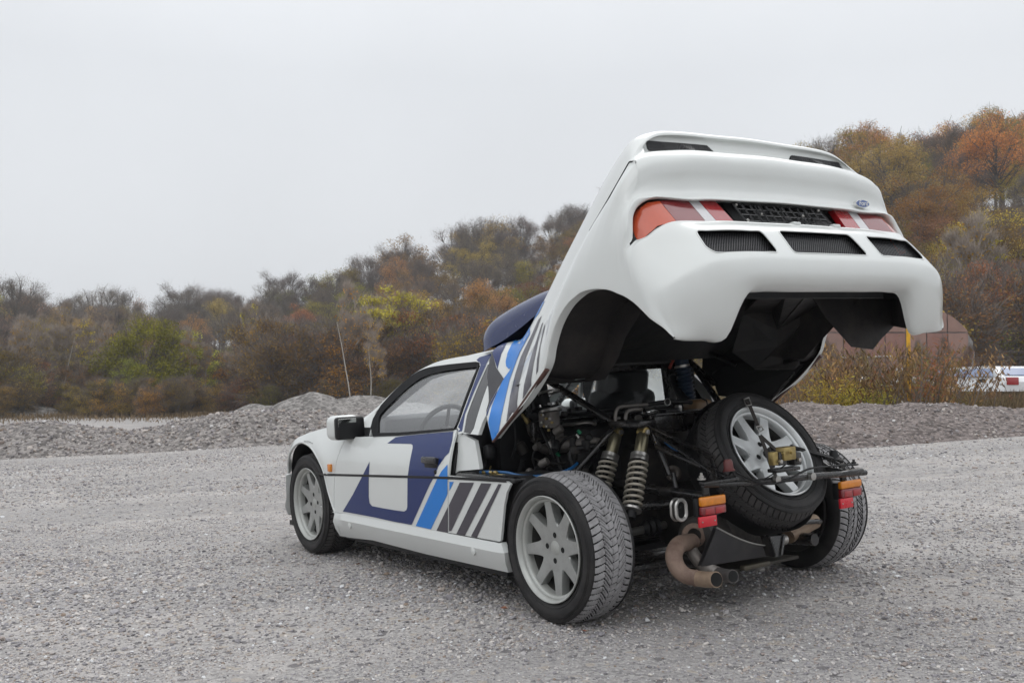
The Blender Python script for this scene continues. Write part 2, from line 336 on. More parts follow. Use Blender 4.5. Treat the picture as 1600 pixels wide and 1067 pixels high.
def ground_material():
    m, t, b = newmat('gravel_ground'); L = t.links.new
    tc_ = N(t, 'ShaderNodeTexCoord'); co = tc_.outputs['Object']
    def noise_(sc_, det=5, ro=0.6):
        n = N(t, 'ShaderNodeTexNoise'); n.inputs['Scale'].default_value = sc_; n.inputs['Detail'].default_value = det; n.inputs['Roughness'].default_value = ro; L(co, n.inputs['Vector']); return n.outputs[0]
    def mixc(f, a, c_):
        x = N(t, 'ShaderNodeMix', data_type='RGBA'); L(f, x.inputs[0])
        for k, v in ((6, a), (7, c_)):
            if isinstance(v, tuple): x.inputs[k].default_value = v + (1,)
            else: L(v, x.inputs[k])
        return x.outputs[2]
    def mr_(v, a, b_, c_=0.0, d=1.0):
        x = N(t, 'ShaderNodeMapRange'); x.inputs[1].default_value = a; x.inputs[2].default_value = b_; x.inputs[3].default_value = c_; x.inputs[4].default_value = d; L(v, x.inputs[0]); return x.outputs[0]
    # stretched noise: the tracks left by vehicles
    mp = N(t, 'ShaderNodeMapping'); mp.inputs['Rotation'].default_value = (0, 0, math.radians(-14)); mp.inputs['Scale'].default_value = (0.16, 1.3, 1); L(co, mp.inputs[0])
    n = N(t, 'ShaderNodeTexNoise'); n.inputs['Scale'].default_value = 1.2; n.inputs['Detail'].default_value = 5; L(mp.outputs[0], n.inputs['Vector'])
    base = mixc(mr_(noise_(0.35, 4), 0.38, 0.62), (0.31, 0.292, 0.282), (0.385, 0.367, 0.358))
    base = mixc(mr_(n.outputs[0], 0.44, 0.58), base, (0.50, 0.47, 0.45))
    v = N(t, 'ShaderNodeTexVoronoi'); v.inputs['Scale'].default_value = 75; v.inputs['Randomness'].default_value = 1; L(co, v.inputs['Vector'])
    v2 = N(t, 'ShaderNodeTexVoronoi'); v2.inputs['Scale'].default_value = 28; L(co, v2.inputs['Vector'])
    hsv = N(t, 'ShaderNodeSeparateColor'); L(v.outputs['Color'], hsv.inputs[0])
    gr = mixc(hsv.outputs[0], (0.17, 0.164, 0.166), (0.49, 0.472, 0.458))
    col = mixc(mr_(noise_(2.2, 5), 0.35, 0.60, 0.25, 0.75), base, gr)
    s2 = N(t, 'ShaderNodeSeparateColor'); L(v2.outputs['Color'], s2.inputs[0])
    col = mixc(mr_(s2.outputs[1], 0.93, 0.96), col, (0.19, 0.18, 0.18))
    col = mixc(mr_(s2.outputs[2], 0.93, 0.95), col, (0.40, 0.36, 0.32))
    L(col, b.inputs['Base Color']); b.inputs['Roughness'].default_value = 0.9; b.inputs['Specular IOR Level'].default_value = 0.2
    ad = N(t, 'ShaderNodeMath', operation='MULTIPLY_ADD'); L(v.outputs['Distance'], ad.inputs[0]); ad.inputs[1].default_value = -1.0; L(noise_(30, 6, 0.7), ad.inputs[2])
    a2 = N(t, 'ShaderNodeMath', operation='MULTIPLY_ADD'); L(v2.outputs['Distance'], a2.inputs[0]); a2.inputs[1].default_value = -0.8; L(ad.outputs[0], a2.inputs[2])
    bp_ = N(t, 'ShaderNodeBump'); bp_.inputs['Strength'].default_value = 0.85; bp_.inputs['Distance'].default_value = 0.012; L(a2.outputs[0], bp_.inputs['Height']); L(bp_.outputs[0], b.inputs['Normal'])
    return m
GROUND = ground_material()
def hill_material():
    m, t, b = newmat('forest_floor'); L = t.links.new
    tc_ = N(t, 'ShaderNodeTexCoord'); n = N(t, 'ShaderNodeTexNoise'); n.inputs['Scale'].default_value = 0.5; n.inputs['Detail'].default_value = 9; L(tc_.outputs['Object'], n.inputs[0])
    r = N(t, 'ShaderNodeValToRGB'); L(n.outputs[0], r.inputs[0]); el = r.color_ramp.elements
    el[0].position = 0.3; el[0].color = (0.045, 0.035, 0.022, 1); el[1].position = 0.7; el[1].color = (0.13, 0.085, 0.045, 1)
    q = el.new(0.5); q.color = (0.08, 0.062, 0.03, 1)
    L(r.outputs[0], b.inputs['Base Color']); b.inputs['Roughness'].default_value = 1.0; b.inputs['Specular IOR Level'].default_value = 0.0
    bp_ = N(t, 'ShaderNodeBump'); bp_.inputs['Distance'].default_value = 0.4; L(n.outputs[0], bp_.inputs['Height']); L(bp_.outputs[0], b.inputs['Normal'])
    return m
HILLM = hill_material()
def grid_obj(name, xs, ys, zf, mats, matf=None):
    X, Y = np.meshgrid(xs, ys); Z = zf(X, Y); V = np.stack([X.ravel(), Y.ravel(), Z.ravel()], 1)
    nx, ny = len(xs), len(ys); i = np.arange(nx * ny).reshape(ny, nx)
    Q = np.stack([i[:-1, :-1], i[:-1, 1:], i[1:, 1:], i[1:, :-1]], -1).reshape(-1, 4)
    me = bpy.data.meshes.new(name); me.vertices.add(len(V)); me.vertices.foreach_set('co', V.ravel())
    me.loops.add(len(Q) * 4); me.loops.foreach_set('vertex_index', Q.ravel()); me.polygons.add(len(Q))
    me.polygons.foreach_set('loop_start', np.arange(len(Q)) * 4); me.update(calc_edges=True)
    for m in mats: me.materials.append(m)
    if matf is not None:
        c = V[Q].mean(1); me.polygons.foreach_set('material_index', matf(c[:, 0], c[:, 1]).astype(int))
    me.polygons.foreach_set('use_smooth', [True] * len(Q))
    o = bpy.data.objects.new(name, me); COL.objects.link(o); return o
def warp(n, lim, p=3.0): t = np.linspace(-1, 1, n); return np.sign(t) * np.abs(t) ** p * lim * 0.93 + t * lim * 0.07
xs = warp(340, 400, 2.6); ys = CY + 2 + np.concatenate([-np.linspace(1, 0.05, 30) ** 2 * 120, np.linspace(0, 1, 380) ** 2.2 * 420])
g = grid_obj('ground', xs, ys, H, [GROUND, HILLM], lambda x, y: (y - CY) > (51 - 14 * sst((800 + (x - CX) / np.maximum(y - CY, 5) * F - 1000) / 400) + 2 * fbm(x * .3, y * .3, 9)))
tag(g, kind='structure')

# ------------------------------------------------------------ gravel heaps (each a heap of its own, resting in the ground)
def berm_mat(name, a, c, vs_=14, light=0.0):
    m, t, b = newmat(name); L = t.links.new; tc_ = N(t, 'ShaderNodeTexCoord')
    n = N(t, 'ShaderNodeTexNoise'); n.inputs['Scale'].default_value = 1.1; n.inputs['Detail'].default_value = 8; n.inputs['Roughness'].default_value = 0.7; L(tc_.outputs['Object'], n.inputs['Vector'])
    v = N(t, 'ShaderNodeTexVoronoi'); v.inputs['Scale'].default_value = vs_; L(tc_.outputs['Object'], v.inputs['Vector'])
    s = N(t, 'ShaderNodeSeparateColor'); L(v.outputs['Color'], s.inputs[0])
    m1 = N(t, 'ShaderNodeMix', data_type='RGBA'); L(n.outputs[0], m1.inputs[0]); m1.inputs[6].default_value = a + (1,); m1.inputs[7].default_value = c + (1,)
    m2 = N(t, 'ShaderNodeMix', data_type='RGBA', blend_type='MULTIPLY'); m2.inputs[0].default_value = 0.9; L(m1.outputs[2], m2.inputs[6])
    r = N(t, 'ShaderNodeMapRange'); r.inputs[3].default_value = 0.45; r.inputs[4].default_value = 1.55; L(s.outputs[0], r.inputs[0]); cmb = N(t, 'ShaderNodeCombineColor')
    for k in range(3): L(r.outputs[0], cmb.inputs[k])
    L(cmb.outputs[0], m2.inputs[7]); L(m2.outputs[2], b.inputs['Base Color']); b.inputs['Roughness'].default_value = 0.95; b.inputs['Specular IOR Level'].default_value = 0.1
    ad = N(t, 'ShaderNodeMath', operation='MULTIPLY_ADD'); L(v.outputs['Distance'], ad.inputs[0]); ad.inputs[1].default_value = -0.8; L(n.outputs[0], ad.inputs[2])
    bp_ = N(t, 'ShaderNodeBump'); bp_.inputs['Distance'].default_value = 0.05; bp_.inputs['Strength'].default_value = 0.8; L(ad.outputs[0], bp_.inputs['Height']); L(bp_.outputs[0], b.inputs['Normal'])
    return m
BERM_L = berm_mat('left_heap_gravel', (0.165, 0.15, 0.142), (0.275, 0.256, 0.243)); BERM_R = berm_mat('right_heap_gravel', (0.14, 0.118, 0.11), (0.225, 0.195, 0.185), 24)
BERM_F = berm_mat('far_heap_gravel', (0.16, 0.15, 0.142), (0.25, 0.237, 0.225), 10)
HEAPS = []
def heap(cx, cy, L_, W_, h, ang, seed, m, label, n=110, rough=0.10, prof=None):
    a = math.radians(ang); u = np.linspace(-1, 1, n); v = np.linspace(-1, 1, max(30, n // 2)); U, V_ = np.meshgrid(u, v)
    X = cx + math.cos(a) * U * L_ - math.sin(a) * V_ * W_; Y = cy + math.sin(a) * U * L_ + math.cos(a) * V_ * W_
    base = H(X, Y); p = np.ones_like(U) if prof is None else np.interp(U, prof[0], prof[1])
    env = np.clip(1 - np.abs(V_) ** 1.6, 0, 1) ** 1.1 * np.clip((1 - np.abs(U) ** 6), 0, 1) if prof is not None else np.clip(1 - np.hypot(U, V_) ** 1.5, 0, 1) ** 1.15
    f = fbm(X * 1.1, Y * 1.1, seed, 5)
    Z = base - 0.06 + h * p * env * (1 + rough * 2.2 * f) + 0.05 * rough * 10 * fbm(X * 4, Y * 4, seed + 1, 4) * env
    Z = np.where(env <= 0.001, base - 0.25, Z)
    k = np.arange(U.size).reshape(U.shape); Q = np.stack([k[:-1, :-1], k[:-1, 1:], k[1:, 1:], k[1:, :-1]], -1).reshape(-1, 4)
    me = bpy.data.meshes.new('gravel_heap'); P3 = np.stack([X.ravel() - cx, Y.ravel() - cy, Z.ravel()], 1); me.from_pydata(P3.tolist(), [], Q.tolist())
    me.materials.append(m); me.polygons.foreach_set('use_smooth', [True] * len(Q)); me.update()
    o = bpy.data.objects.new('gravel_heap', me); o.location = (cx, cy, 0); COL.objects.link(o); tag(o, label, 'gravel heap', 'gravel heaps round the yard'); HEAPS.append((o, X, Y, Z, env)); return o
x0, y0, _ = wpt(190, 700, 20.5)
HL = heap(*wpt(150, 690, 20.3)[:2], 6.6, 1.9, 0.72, 4, 11, BERM_L, 'long low bank of pale broken stone left of the car', 220, 0.12, ([-1, -.6, -.3, -.12, .07, .25, .5, 1], [.8, .9, .88, 1.0, .70, .88, .95, .6]))
HM = heap(*wpt(440, 690, 22.5)[:2], 5.2, 1.9, 0.50, 6, 12, BERM_L, 'long brown grey gravel bank running behind the front of the car', 190, 0.10, ([-1, -.6, -.2, .3, .7, 1], [.5, .72, .95, 1.05, 1.1, .9]))
heap(*wpt(484, 640, 34)[:2], 2.6, 2.4, 0.95, 0, 13, BERM_F, 'pointed pale gravel mound beyond the bank ahead of the mirror', 80, 0.07)
heap(*wpt(405, 640, 37)[:2], 2.2, 2.0, 0.60, 0, 14, BERM_F, 'darker low mound left of the pointed gravel mound', 60, 0.14)
heap(*wpt(575, 640, 35)[:2], 3.4, 2.4, 0.92, 0, 15, BERM_F, 'broad gravel mound behind the windscreen pillar', 80, 0.12)
heap(*wpt(-10, 640, 44)[:2], 3.6, 2.5, 1.05, 0, 16, BERM_F, 'grey gravel mound cut by the left edge of the photo', 60, 0.08)
heap(*wpt(75, 640, 50)[:2], 3.0, 2.0, 0.75, 0, 17, BERM_F, 'overgrown rubble mound at the forest foot on the left', 60, 0.3)
heap(*wpt(160, 645, 47)[:2], 1.7, 1.4, 0.45, 0, 18, BERM_F, 'small rounded heap beside the green willow bush', 40, 0.1)
HR = heap(*wpt(1440, 680, 13.2)[:2], 4.2, 1.35, 0.41, 8, 19, BERM_R, 'long brown gravel bank right of the car below the weeds', 230, 0.12, ([-1, -.75, -.5, -.2, .1, .35, .7, 1], [.95, 1.0, .92, 1.08, .98, .80, .72, .70]))
heap(*wpt(1235, 680, 14.3)[:2], 2.4, 1.3, 0.43, 6, 21, BERM_R, 'gravel bank seen behind the spare wheel and right rear tyre', 110, 0.12, ([-1, -.5, 0, .5, 1], [.8, .9, 1.0, .9, .8]))

# ------------------------------------------------------------ loose stones: stuff, spread by geometry nodes
def pebble_mat():
    m, t, b = newmat('pebble'); L = t.links.new; oi = N(t, 'ShaderNodeObjectInfo'); r = N(t, 'ShaderNodeValToRGB'); L(oi.outputs['Random'], r.inputs[0]); el = r.color_ramp.elements; r.color_ramp.interpolation = 'CONSTANT'
    cols = [(0.0, (0.304, 0.290, 0.305)), (.14, (0.480, 0.456, 0.454)), (.30, (0.384, 0.370, 0.383)), (.46, (0.575, 0.542, 0.523)), (.60, (0.240, 0.232, 0.242)), (.70, (0.463, 0.401, 0.359)), (.80, (0.671, 0.629, 0.593)), (.90, (0.367, 0.315, 0.289)), (.955, (0.768, 0.774, 0.781)), (.985, (.30, .235, .185))]
    el[0].position = 0; el[0].color = cols[0][1] + (1,); el[1].position = cols[1][0]; el[1].color = cols[1][1] + (1,)
    for p_, c in cols[2:]: q = el.new(p_); q.color = c + (1,)
    n = N(t, 'ShaderNodeTexNoise'); n.inputs['Scale'].default_value = 3; tc_ = N(t, 'ShaderNodeTexCoord'); L(tc_.outputs['Object'], n.inputs[0])
    mx = N(t, 'ShaderNodeMix', data_type='RGBA', blend_type='MULTIPLY'); mx.inputs[0].default_value = .5; L(r.outputs[0], mx.inputs[6]); L(n.outputs[0], mx.inputs[7]); mp = mx.outputs[2]
    g_ = N(t, 'ShaderNodeMix', data_type='RGBA'); g_.inputs[0].default_value = 0.35; L(mp, g_.inputs[6]); L(r.outputs[0], g_.inputs[7]); L(g_.outputs[2], b.inputs['Base Color']); b.inputs['Roughness'].default_value = .85; b.inputs['Specular IOR Level'].default_value = 0.25; return m
PEB = pebble_mat(); PCOL = bpy.data.collections.new('pebble_shapes')
for k in range(7):
    bm = bmesh.new(); bmesh.ops.create_icosphere(bm, subdivisions=1, radius=1.0)
    r_ = random.Random(k)
    for v in bm.verts: v.co = v.co * r_.uniform(0.62, 1.1); v.co.z *= r_.uniform(0.45, 0.62); v.co.x *= 1.15
    me = bpy.data.meshes.new('pebble'); bm.to_mesh(me); bm.free(); me.materials.append(PEB); o = bpy.data.objects.new('pebble', me); PCOL.objects.link(o)
PEB2 = PEB.copy(); PEB2.name = 'bank_stone'
for n_ in PEB2.node_tree.nodes:
    if n_.type == 'VALTORGB':
        for e_ in n_.color_ramp.elements: c = e_.color; e_.color = (c[0] * .80, c[1] * .77, c[2] * .75, 1)
PCOL2 = bpy.data.collections.new('bank_stone_shapes')
for o in list(PCOL.objects): me = o.data.copy(); me.materials.clear(); me.materials.append(PEB2); PCOL2.objects.link(bpy.data.objects.new('bank_stone', me))
def scatter(name, P, Sc, tilt=0.5, pc=None):
    me = bpy.data.meshes.new(name); me.vertices.add(len(P)); me.vertices.foreach_set('co', np.asarray(P, float).ravel())
    a = me.attributes.new('size', 'FLOAT', 'POINT'); a.data.foreach_set('value', np.asarray(Sc, float))
    me.materials.append(PEB); o = bpy.data.objects.new(name, me); COL.objects.link(o); o['kind'] = 'stuff'
    ng = bpy.data.node_groups.new(name, 'GeometryNodeTree'); ng.interface.new_socket('Geometry', in_out='INPUT', socket_type='NodeSocketGeometry'); ng.interface.new_socket('Geometry', in_out='OUTPUT', socket_type='NodeSocketGeometry')
    L = ng.links.new; gi = N(ng, 'NodeGroupInput'); go = N(ng, 'NodeGroupOutput'); ip = N(ng, 'GeometryNodeInstanceOnPoints'); ci = N(ng, 'GeometryNodeCollectionInfo'); ci.inputs[0].default_value = pc or PCOL; ci.inputs[1].default_value = True
    ip.inputs['Pick Instance'].default_value = True
    rv = N(ng, 'FunctionNodeRandomValue', data_type='FLOAT_VECTOR'); rv.inputs[0].default_value = (-tilt, -tilt, 0); rv.inputs[1].default_value = (tilt, tilt, 6.283)
    at_ = N(ng, 'GeometryNodeInputNamedAttribute', data_type='FLOAT'); at_.inputs[0].default_value = 'size'
    L(gi.outputs[0], ip.inputs['Points']); L(ci.outputs[0], ip.inputs['Instance']); L(rv.outputs[0], ip.inputs['Rotation']); L(at_.outputs[0], ip.inputs['Scale']); L(ip.outputs[0], go.inputs[0])
    md = o.modifiers.new('stones', 'NODES'); md.node_group = ng; return o
def pts_in_view(n, d0, d1, pad=0.06):
    d = np.sqrt(rng.uniform(d0 ** 2, d1 ** 2, n)); h = 0.506 + pad; x = CX + d * rng.uniform(-h, h, n); return x, CY + d
PX, PY, PS = [], [], []
for n, d0, d1, mu in ((80000, 1.75, 4.2, .0040), (76000, 4.2, 8.5, .0050), (50000, 8.5, 19, .0075)):
    x, y = pts_in_view(n, d0, d1)
    dens = 0.5 + 0.5 * fbm(x * 1.6, y * 1.6, 31, 4) + 0.55 * fbm(x * .22 + y * .05, y * 1.25, 32, 3)
    k = rng.uniform(0, 1, n) < np.clip(0.30 + 0.9 * dens, 0.12, 1); x, y = x[k], y[k]
    s = mu * np.exp(rng.normal(0, 0.42, len(x))) * (0.8 + 0.5 * np.clip(dens[k], 0, 1)); PX.append(x); PY.append(y); PS.append(s)
# a drift of coarser stones across the foreground, right of the near tyre
x = rng.uniform(-1.6, 1.9, 15000); y = CY + rng.uniform(1.9, 3.3, 15000); k = rng.uniform(0, 1, 15000) < np.exp(-((y - (CY + 2.35 + .12 * x)) / .42) ** 2); x, y = x[k], y[k]
PX.append(x); PY.append(y); PS.append(.0085 * np.exp(rng.normal(0, .38, len(x))))
PX = np.concatenate(PX); PY = np.concatenate(PY); PS = np.minimum(np.concatenate(PS), 0.028)
scatter('loose_gravel', np.stack([PX, PY, H(PX, PY) + PS * 0.25], 1), PS)
def stones_on(hp, n, mu, name):
    o, X, Y, Z, env = hp; w = (env > 0.03).ravel() * 1.0; idx = rng.choice(X.size, n, p=w / w.sum())
    jx = rng.normal(0, .03, n); jy = rng.normal(0, .03, n)
    s = mu * np.exp(rng.normal(0, .45, n)); scatter(name, np.stack([X.ravel()[idx] + jx, Y.ravel()[idx] + jy, Z.ravel()[idx] + s * .1], 1), s, 0.9, PCOL2)
stones_on(HEAPS[0], 11000, .021, 'rubble_on_bank'); stones_on(HEAPS[1], 9000, .014, 'rubble_on_bank'); stones_on(HEAPS[8], 7000, .0115, 'gravel_on_bank'); stones_on(HEAPS[9], 2000, .011, 'gravel_on_bank')

# ------------------------------------------------------------ trees
def leafmat(name, col, hv=0.04, vv=0.35):
    m, t, b = newmat(name); L = t.links.new
    oi = N(t, 'ShaderNodeObjectInfo'); ge = N(t, 'ShaderNodeNewGeometry'); hs_ = N(t, 'ShaderNodeHueSaturation'); hs_.inputs['Color'].default_value = tuple(c * 1.2 for c in col) + (1,); hs_.inputs['Saturation'].default_value = 1.14
    a = N(t, 'ShaderNodeMapRange'); a.inputs[3].default_value = 0.5 - hv; a.inputs[4].default_value = 0.5 + hv; L(oi.outputs['Random'], a.inputs[0]); L(a.outputs[0], hs_.inputs['Hue'])
    tc_ = N(t, 'ShaderNodeTexCoord'); n = N(t, 'ShaderNodeTexNoise'); n.inputs['Scale'].default_value = 1.1; n.inputs['Detail'].default_value = 6; L(tc_.outputs['Object'], n.inputs[0])
    c = N(t, 'ShaderNodeMapRange'); c.inputs[1].default_value = .3; c.inputs[2].default_value = .7; c.inputs[3].default_value = 1 - vv; c.inputs[4].default_value = 1 + vv; L(n.outputs[0], c.inputs[0])
    d = N(t, 'ShaderNodeMapRange'); d.inputs[3].default_value = 1 - vv; d.inputs[4].default_value = 1 + vv; L(ge.outputs['Random Per Island'], d.inputs[0])
    mu = N(t, 'ShaderNodeMath', operation='MULTIPLY'); L(c.outputs[0], mu.inputs[0]); L(d.outputs[0], mu.inputs[1]); pv_ = N(t, 'ShaderNodeMath', operation='MULTIPLY_ADD'); pv_.inputs[1].default_value = 7.31; pv_.inputs[2].default_value = .17; L(oi.outputs['Random'], pv_.inputs[0]); fr_ = N(t, 'ShaderNodeMath', operation='FRACT'); L(pv_.outputs[0], fr_.inputs[0]); pm = N(t, 'ShaderNodeMapRange'); pm.inputs[3].default_value = .62; pm.inputs[4].default_value = 1.38; L(fr_.outputs[0], pm.inputs[0]); m3_ = N(t, 'ShaderNodeMath', operation='MULTIPLY'); L(mu.outputs[0], m3_.inputs[0]); L(pm.outputs[0], m3_.inputs[1]); L(m3_.outputs[0], hs_.inputs['Value'])
    L(hs_.outputs[0], b.inputs['Base Color']); b.inputs['Roughness'].default_value = .85; b.inputs['Specular IOR Level'].default_value = 0.1
    tl = N(t, 'ShaderNodeBsdfTranslucent'); L(hs_.outputs[0], tl.inputs[0]); ms = N(t, 'ShaderNodeMixShader'); ms.inputs[0].default_value = .3
    L(b.outputs[0], ms.inputs[1]); L(tl.outputs[0], ms.inputs[2]); L(ms.outputs[0], t.nodes['Material Output'].inputs[0]); return m
BARK = mat('bark', (0.11, 0.092, 0.078), 0.9, var=0.4, scale=3); BIRCH = mat('birch_bark', (0.52, 0.49, 0.44), 0.8, var=0.3, scale=6)
TWIG = mat('twigs', (0.14, 0.115, 0.10), 0.9, var=0.3, scale=2)
LM = dict(bare=leafmat('sparse_brown_foliage', (0.17, 0.13, 0.095)), brown=leafmat('brown_foliage', (0.28, 0.18, 0.085)), rust=leafmat('rust_foliage', (0.27, 0.155, 0.08)),
          orange=leafmat('orange_foliage', (0.38, 0.245, 0.085)), olive=leafmat('olive_foliage', (0.24, 0.20, 0.065)), yellow=leafmat('yellow_foliage', (0.52, 0.37, 0.08)),
          green=leafmat('green_foliage', (0.30, 0.235, 0.065)), lime=leafmat('yellow_green_foliage', (0.40, 0.36, 0.10)), dry=leafmat('dry_weed_foliage', (0.20, 0.135, 0.075), 0.05, 0.5),
          pale=leafmat('pale_dry_foliage', (0.36, 0.27, 0.14)))
def quads(P, Dn, Ln, Wd, rg):                 # many small leaf or twig faces: centre, direction, length, width
    n = len(P); Dn = Dn / (np.linalg.norm(Dn, axis=1)[:, None] + 1e-9); a = rg.normal(size=(n, 3)); Sd = np.cross(Dn, a); Sd /= np.linalg.norm(Sd, axis=1)[:, None] + 1e-9
    Ln = np.broadcast_to(Ln, n)[:, None]; Wd = np.broadcast_to(Wd, n)[:, None]
    V = np.stack([P - Sd * Wd * .5, P + Dn * Ln * .5 - Sd * Wd * .45, P + Dn * Ln, P + Dn * Ln * .5 + Sd * Wd * .45], 1).reshape(-1, 3)
    return V, np.arange(n * 4).reshape(-1, 4)
def meshq(name, V, Q, m):
    me = bpy.data.meshes.new(name); me.vertices.add(len(V)); me.vertices.foreach_set('co', V.ravel()); me.loops.add(Q.size); me.loops.foreach_set('vertex_index', Q.ravel())
    me.polygons.add(len(Q)); me.polygons.foreach_set('loop_start', np.arange(len(Q)) * Q.shape[1]); me.update(calc_edges=True); me.materials.append(m); return me
PROTO = {}
BTWIG = mat('birch_twigs', (0.30, 0.25, 0.21), 0.9, var=0.3, scale=2)
def make_proto(key, seed, h, leafk, nleaf, ntwig, rx=.36, rz=.36, zc_=.62, clumps=46, cr=.085, stems=1, leaf=.10, bark=None, twm=None, twl=.6, trunk_r=.014, lk_=1.0, lean=0.0, skirt=False, flat=.7):
    rg = np.random.default_rng(seed); mb = MB(); C0 = []
    n = clumps                                  # clump centres fill an uneven dome, most of them near its skin
    lob = rg.uniform(0, 6.28, 3)
    while len(C0) < n:
        d = rg.normal(0, 1, 3); d /= np.linalg.norm(d)
        if d[2] < (-.95 if skirt else -.45): continue
        r = rg.uniform(.25, 1) ** .45; az = math.atan2(d[1], d[0]); k = 1 + .16 * math.sin(2 * az + lob[0]) + .12 * math.sin(3 * az + lob[1]) + .10 * math.sin(5 * d[2] + lob[2])
        p = np.array([d[0] * rx * h * r * k, d[1] * rx * h * r * k, zc_ * h + d[2] * rz * h * r * k])
        if p[2] > .12 * h or skirt: C0.append(p)
    C0 = np.array(C0); C0[:, 2] *= .97 * h / (C0[:, 2].max() + cr * h * .6)
    stem_tops = []
    for s_ in range(stems):
        a = rg.uniform(0, 6.28); b0 = np.array([math.cos(a), math.sin(a), 0]) * (.02 * h if stems > 1 else 0) ; off = np.array([math.cos(a), math.sin(a), 0]) * (rx * h * .45 if stems > 1 else .03 * h)
        top = np.array([lean * h * .3, 0, zc_ * h * (1.05 if stems == 1 else 1.0)]) + off
        P = [b0 + np.array([0, 0, -.04 * h])] + [b0 + (top - b0) * t_ + rg.normal(0, .008 * h, 3) for t_ in (.25, .5, .75, 1)]; mb.tube(P, np.linspace(trunk_r * h, trunk_r * h * .35, 5), 6, caps=False, smooth=3); stem_tops.append(cr_curve(np.array(P), 6))
    for c in C0:
        ST = stem_tops[rg.integers(0, len(stem_tops))]; i0 = int(len(ST) * min(.95, max(.22, (c[2] / (zc_ * h)) * rg.uniform(.45, .8)))); a = ST[min(i0, len(ST) - 1)]; m_ = (a + c) / 2 + np.array([0, 0, .05 * h]) * rg.uniform(-.6, .8) + rg.normal(0, .012 * h, 3)
        mb.tube([a, m_, c], [trunk_r * h * .32 * lk_, trunk_r * h * .2 * lk_, .0012 * h], 4, mi=1, caps=False, smooth=3)
        for _ in range(3): e_ = c + rg.normal(0, cr * h * .6, 3); mb.tube([m_ * .4 + c * .6, (c + e_) / 2 + rg.normal(0, .01 * h, 3), e_], [.004 * h, .0025 * h, .0012 * h], 3, mi=1, caps=False)
    tm = bpy.data.meshes.new('trunk'); tm.from_pydata(np.vstack(mb.v).tolist(), [], mb.f); tm.materials.append(bark or BARK); tm.materials.append(BARK if bark is None else twm); tm.polygons.foreach_set('material_index', mb.m); tm.polygons.foreach_set('use_smooth', [True] * len(tm.polygons)); tm.update()
    cz = np.array([0, 0, .35 * h]); W_ = rg.uniform(.5, 1.4, n); W_ /= W_.sum(); sz = cr * h * rg.uniform(.7, 1.25, n)
    i = rg.choice(n, ntwig, p=W_); P = C0[i] + rg.normal(0, .45, (ntwig, 3)) * sz[i][:, None]; D_ = (P - cz); D_ /= np.linalg.norm(D_, axis=1)[:, None]; D_ = D_ + rg.normal(0, .45, (ntwig, 3)) + [0, 0, .25]
    V1, Q1 = quads(P, D_, twl * rg.uniform(.5, 1.2, ntwig), rg.uniform(.010, .024, ntwig), rg)
    i = rg.choice(n, nleaf, p=W_); d = rg.normal(0, 1, (nleaf, 3)); d /= np.linalg.norm(d, axis=1)[:, None]; d *= (rg.uniform(0, 1, nleaf) ** .5)[:, None] * 1.35; P = C0[i] + d * sz[i][:, None] * [1, 1, flat]
    V2, Q2 = quads(P, rg.normal(0, 1, (nleaf, 3)), leaf * rg.uniform(.6, 1.4, nleaf), leaf * rg.uniform(.6, 1.1, nleaf), rg)
    cm = meshq('crown', np.vstack([V1, V2]), np.vstack([Q1, Q2 + len(V1)]), twm or TWIG); cm.materials.append(LM[leafk])
    cm.polygons.foreach_set('material_index', [0] * len(Q1) + [1] * len(Q2)); cm.update()
    PROTO.setdefault(key, []).append((tm, cm, h))
for s in range(3): make_proto('bare', 100 + s, 12, 'bare', 8000, 12000, rx=.31, rz=.40, zc_=.56, clumps=62, cr=.072, leaf=.10)
for s in range(3): make_proto('brown', 110 + s, 11, 'brown', 15000, 2500, rx=.36, rz=.40, zc_=.56, clumps=54, cr=.085, leaf=.13)
for s in range(2): make_proto('rust', 120 + s, 10, 'rust', 14000, 2500, rx=.36, rz=.40, zc_=.56, clumps=50, cr=.085, leaf=.13)
for s in range(3): make_proto('orange', 130 + s, 12, 'orange', 17000, 2200, rx=.38, rz=.38, zc_=.57, clumps=54, cr=.085, leaf=.13)
for s in range(2): make_proto('olive', 140 + s, 9, 'olive', 14000, 1800, rx=.38, rz=.40, zc_=.55, clumps=50, cr=.09, leaf=.12, stems=2, skirt=True)
def shr(key, seed, h, lk, nl, nt, **k): make_proto(key, seed, h, lk, nl, nt, **{**dict(rx=.34, rz=.46, zc_=.5, clumps=40, cr=.11, stems=5, leaf=.075, twl=.55, trunk_r=.009, skirt=True), **k})
shr('shrub_rust', 150, 4.2, 'rust', 7000, 4500); shr('shrub_rust', 151, 4.2, 'orange', 6000, 4500)
shr('shrub_brown', 152, 4.0, 'brown', 5500, 5000); shr('shrub_brown', 153, 3.6, 'olive', 7500, 3500)
shr('willow', 160, 4.8, 'green', 20000, 3000, clumps=60, cr=.10, rx=.42); shr('willow', 161, 4.6, 'lime', 15000, 3000, clumps=55, cr=.10, rx=.40)
for s in range(3): make_proto('birch', 170 + s, 7.5, 'yellow', 350 + 400 * s, 4200, rx=.10, rz=.36, zc_=.66, clumps=24, cr=.035, leaf=.09, bark=BIRCH, twm=BTWIG, twl=.5, trunk_r=.0052, lean=.30 * (s - 1), lk_=.45)
make_proto('ybirch', 175, 7.5, 'lime', 6500, 1500, rx=.17, rz=.42, zc_=.58, clumps=40, cr=.05, leaf=.10, bark=BIRCH, twm=BTWIG, twl=.5, trunk_r=.006, lk_=.5); make_proto('ybirch', 176, 7.5, 'orange', 4500, 1800, rx=.17, rz=.42, zc_=.55, clumps=40, cr=.05, leaf=.10, bark=BIRCH, twm=BTWIG, twl=.5, trunk_r=.006, lk_=.5)
LAB = []
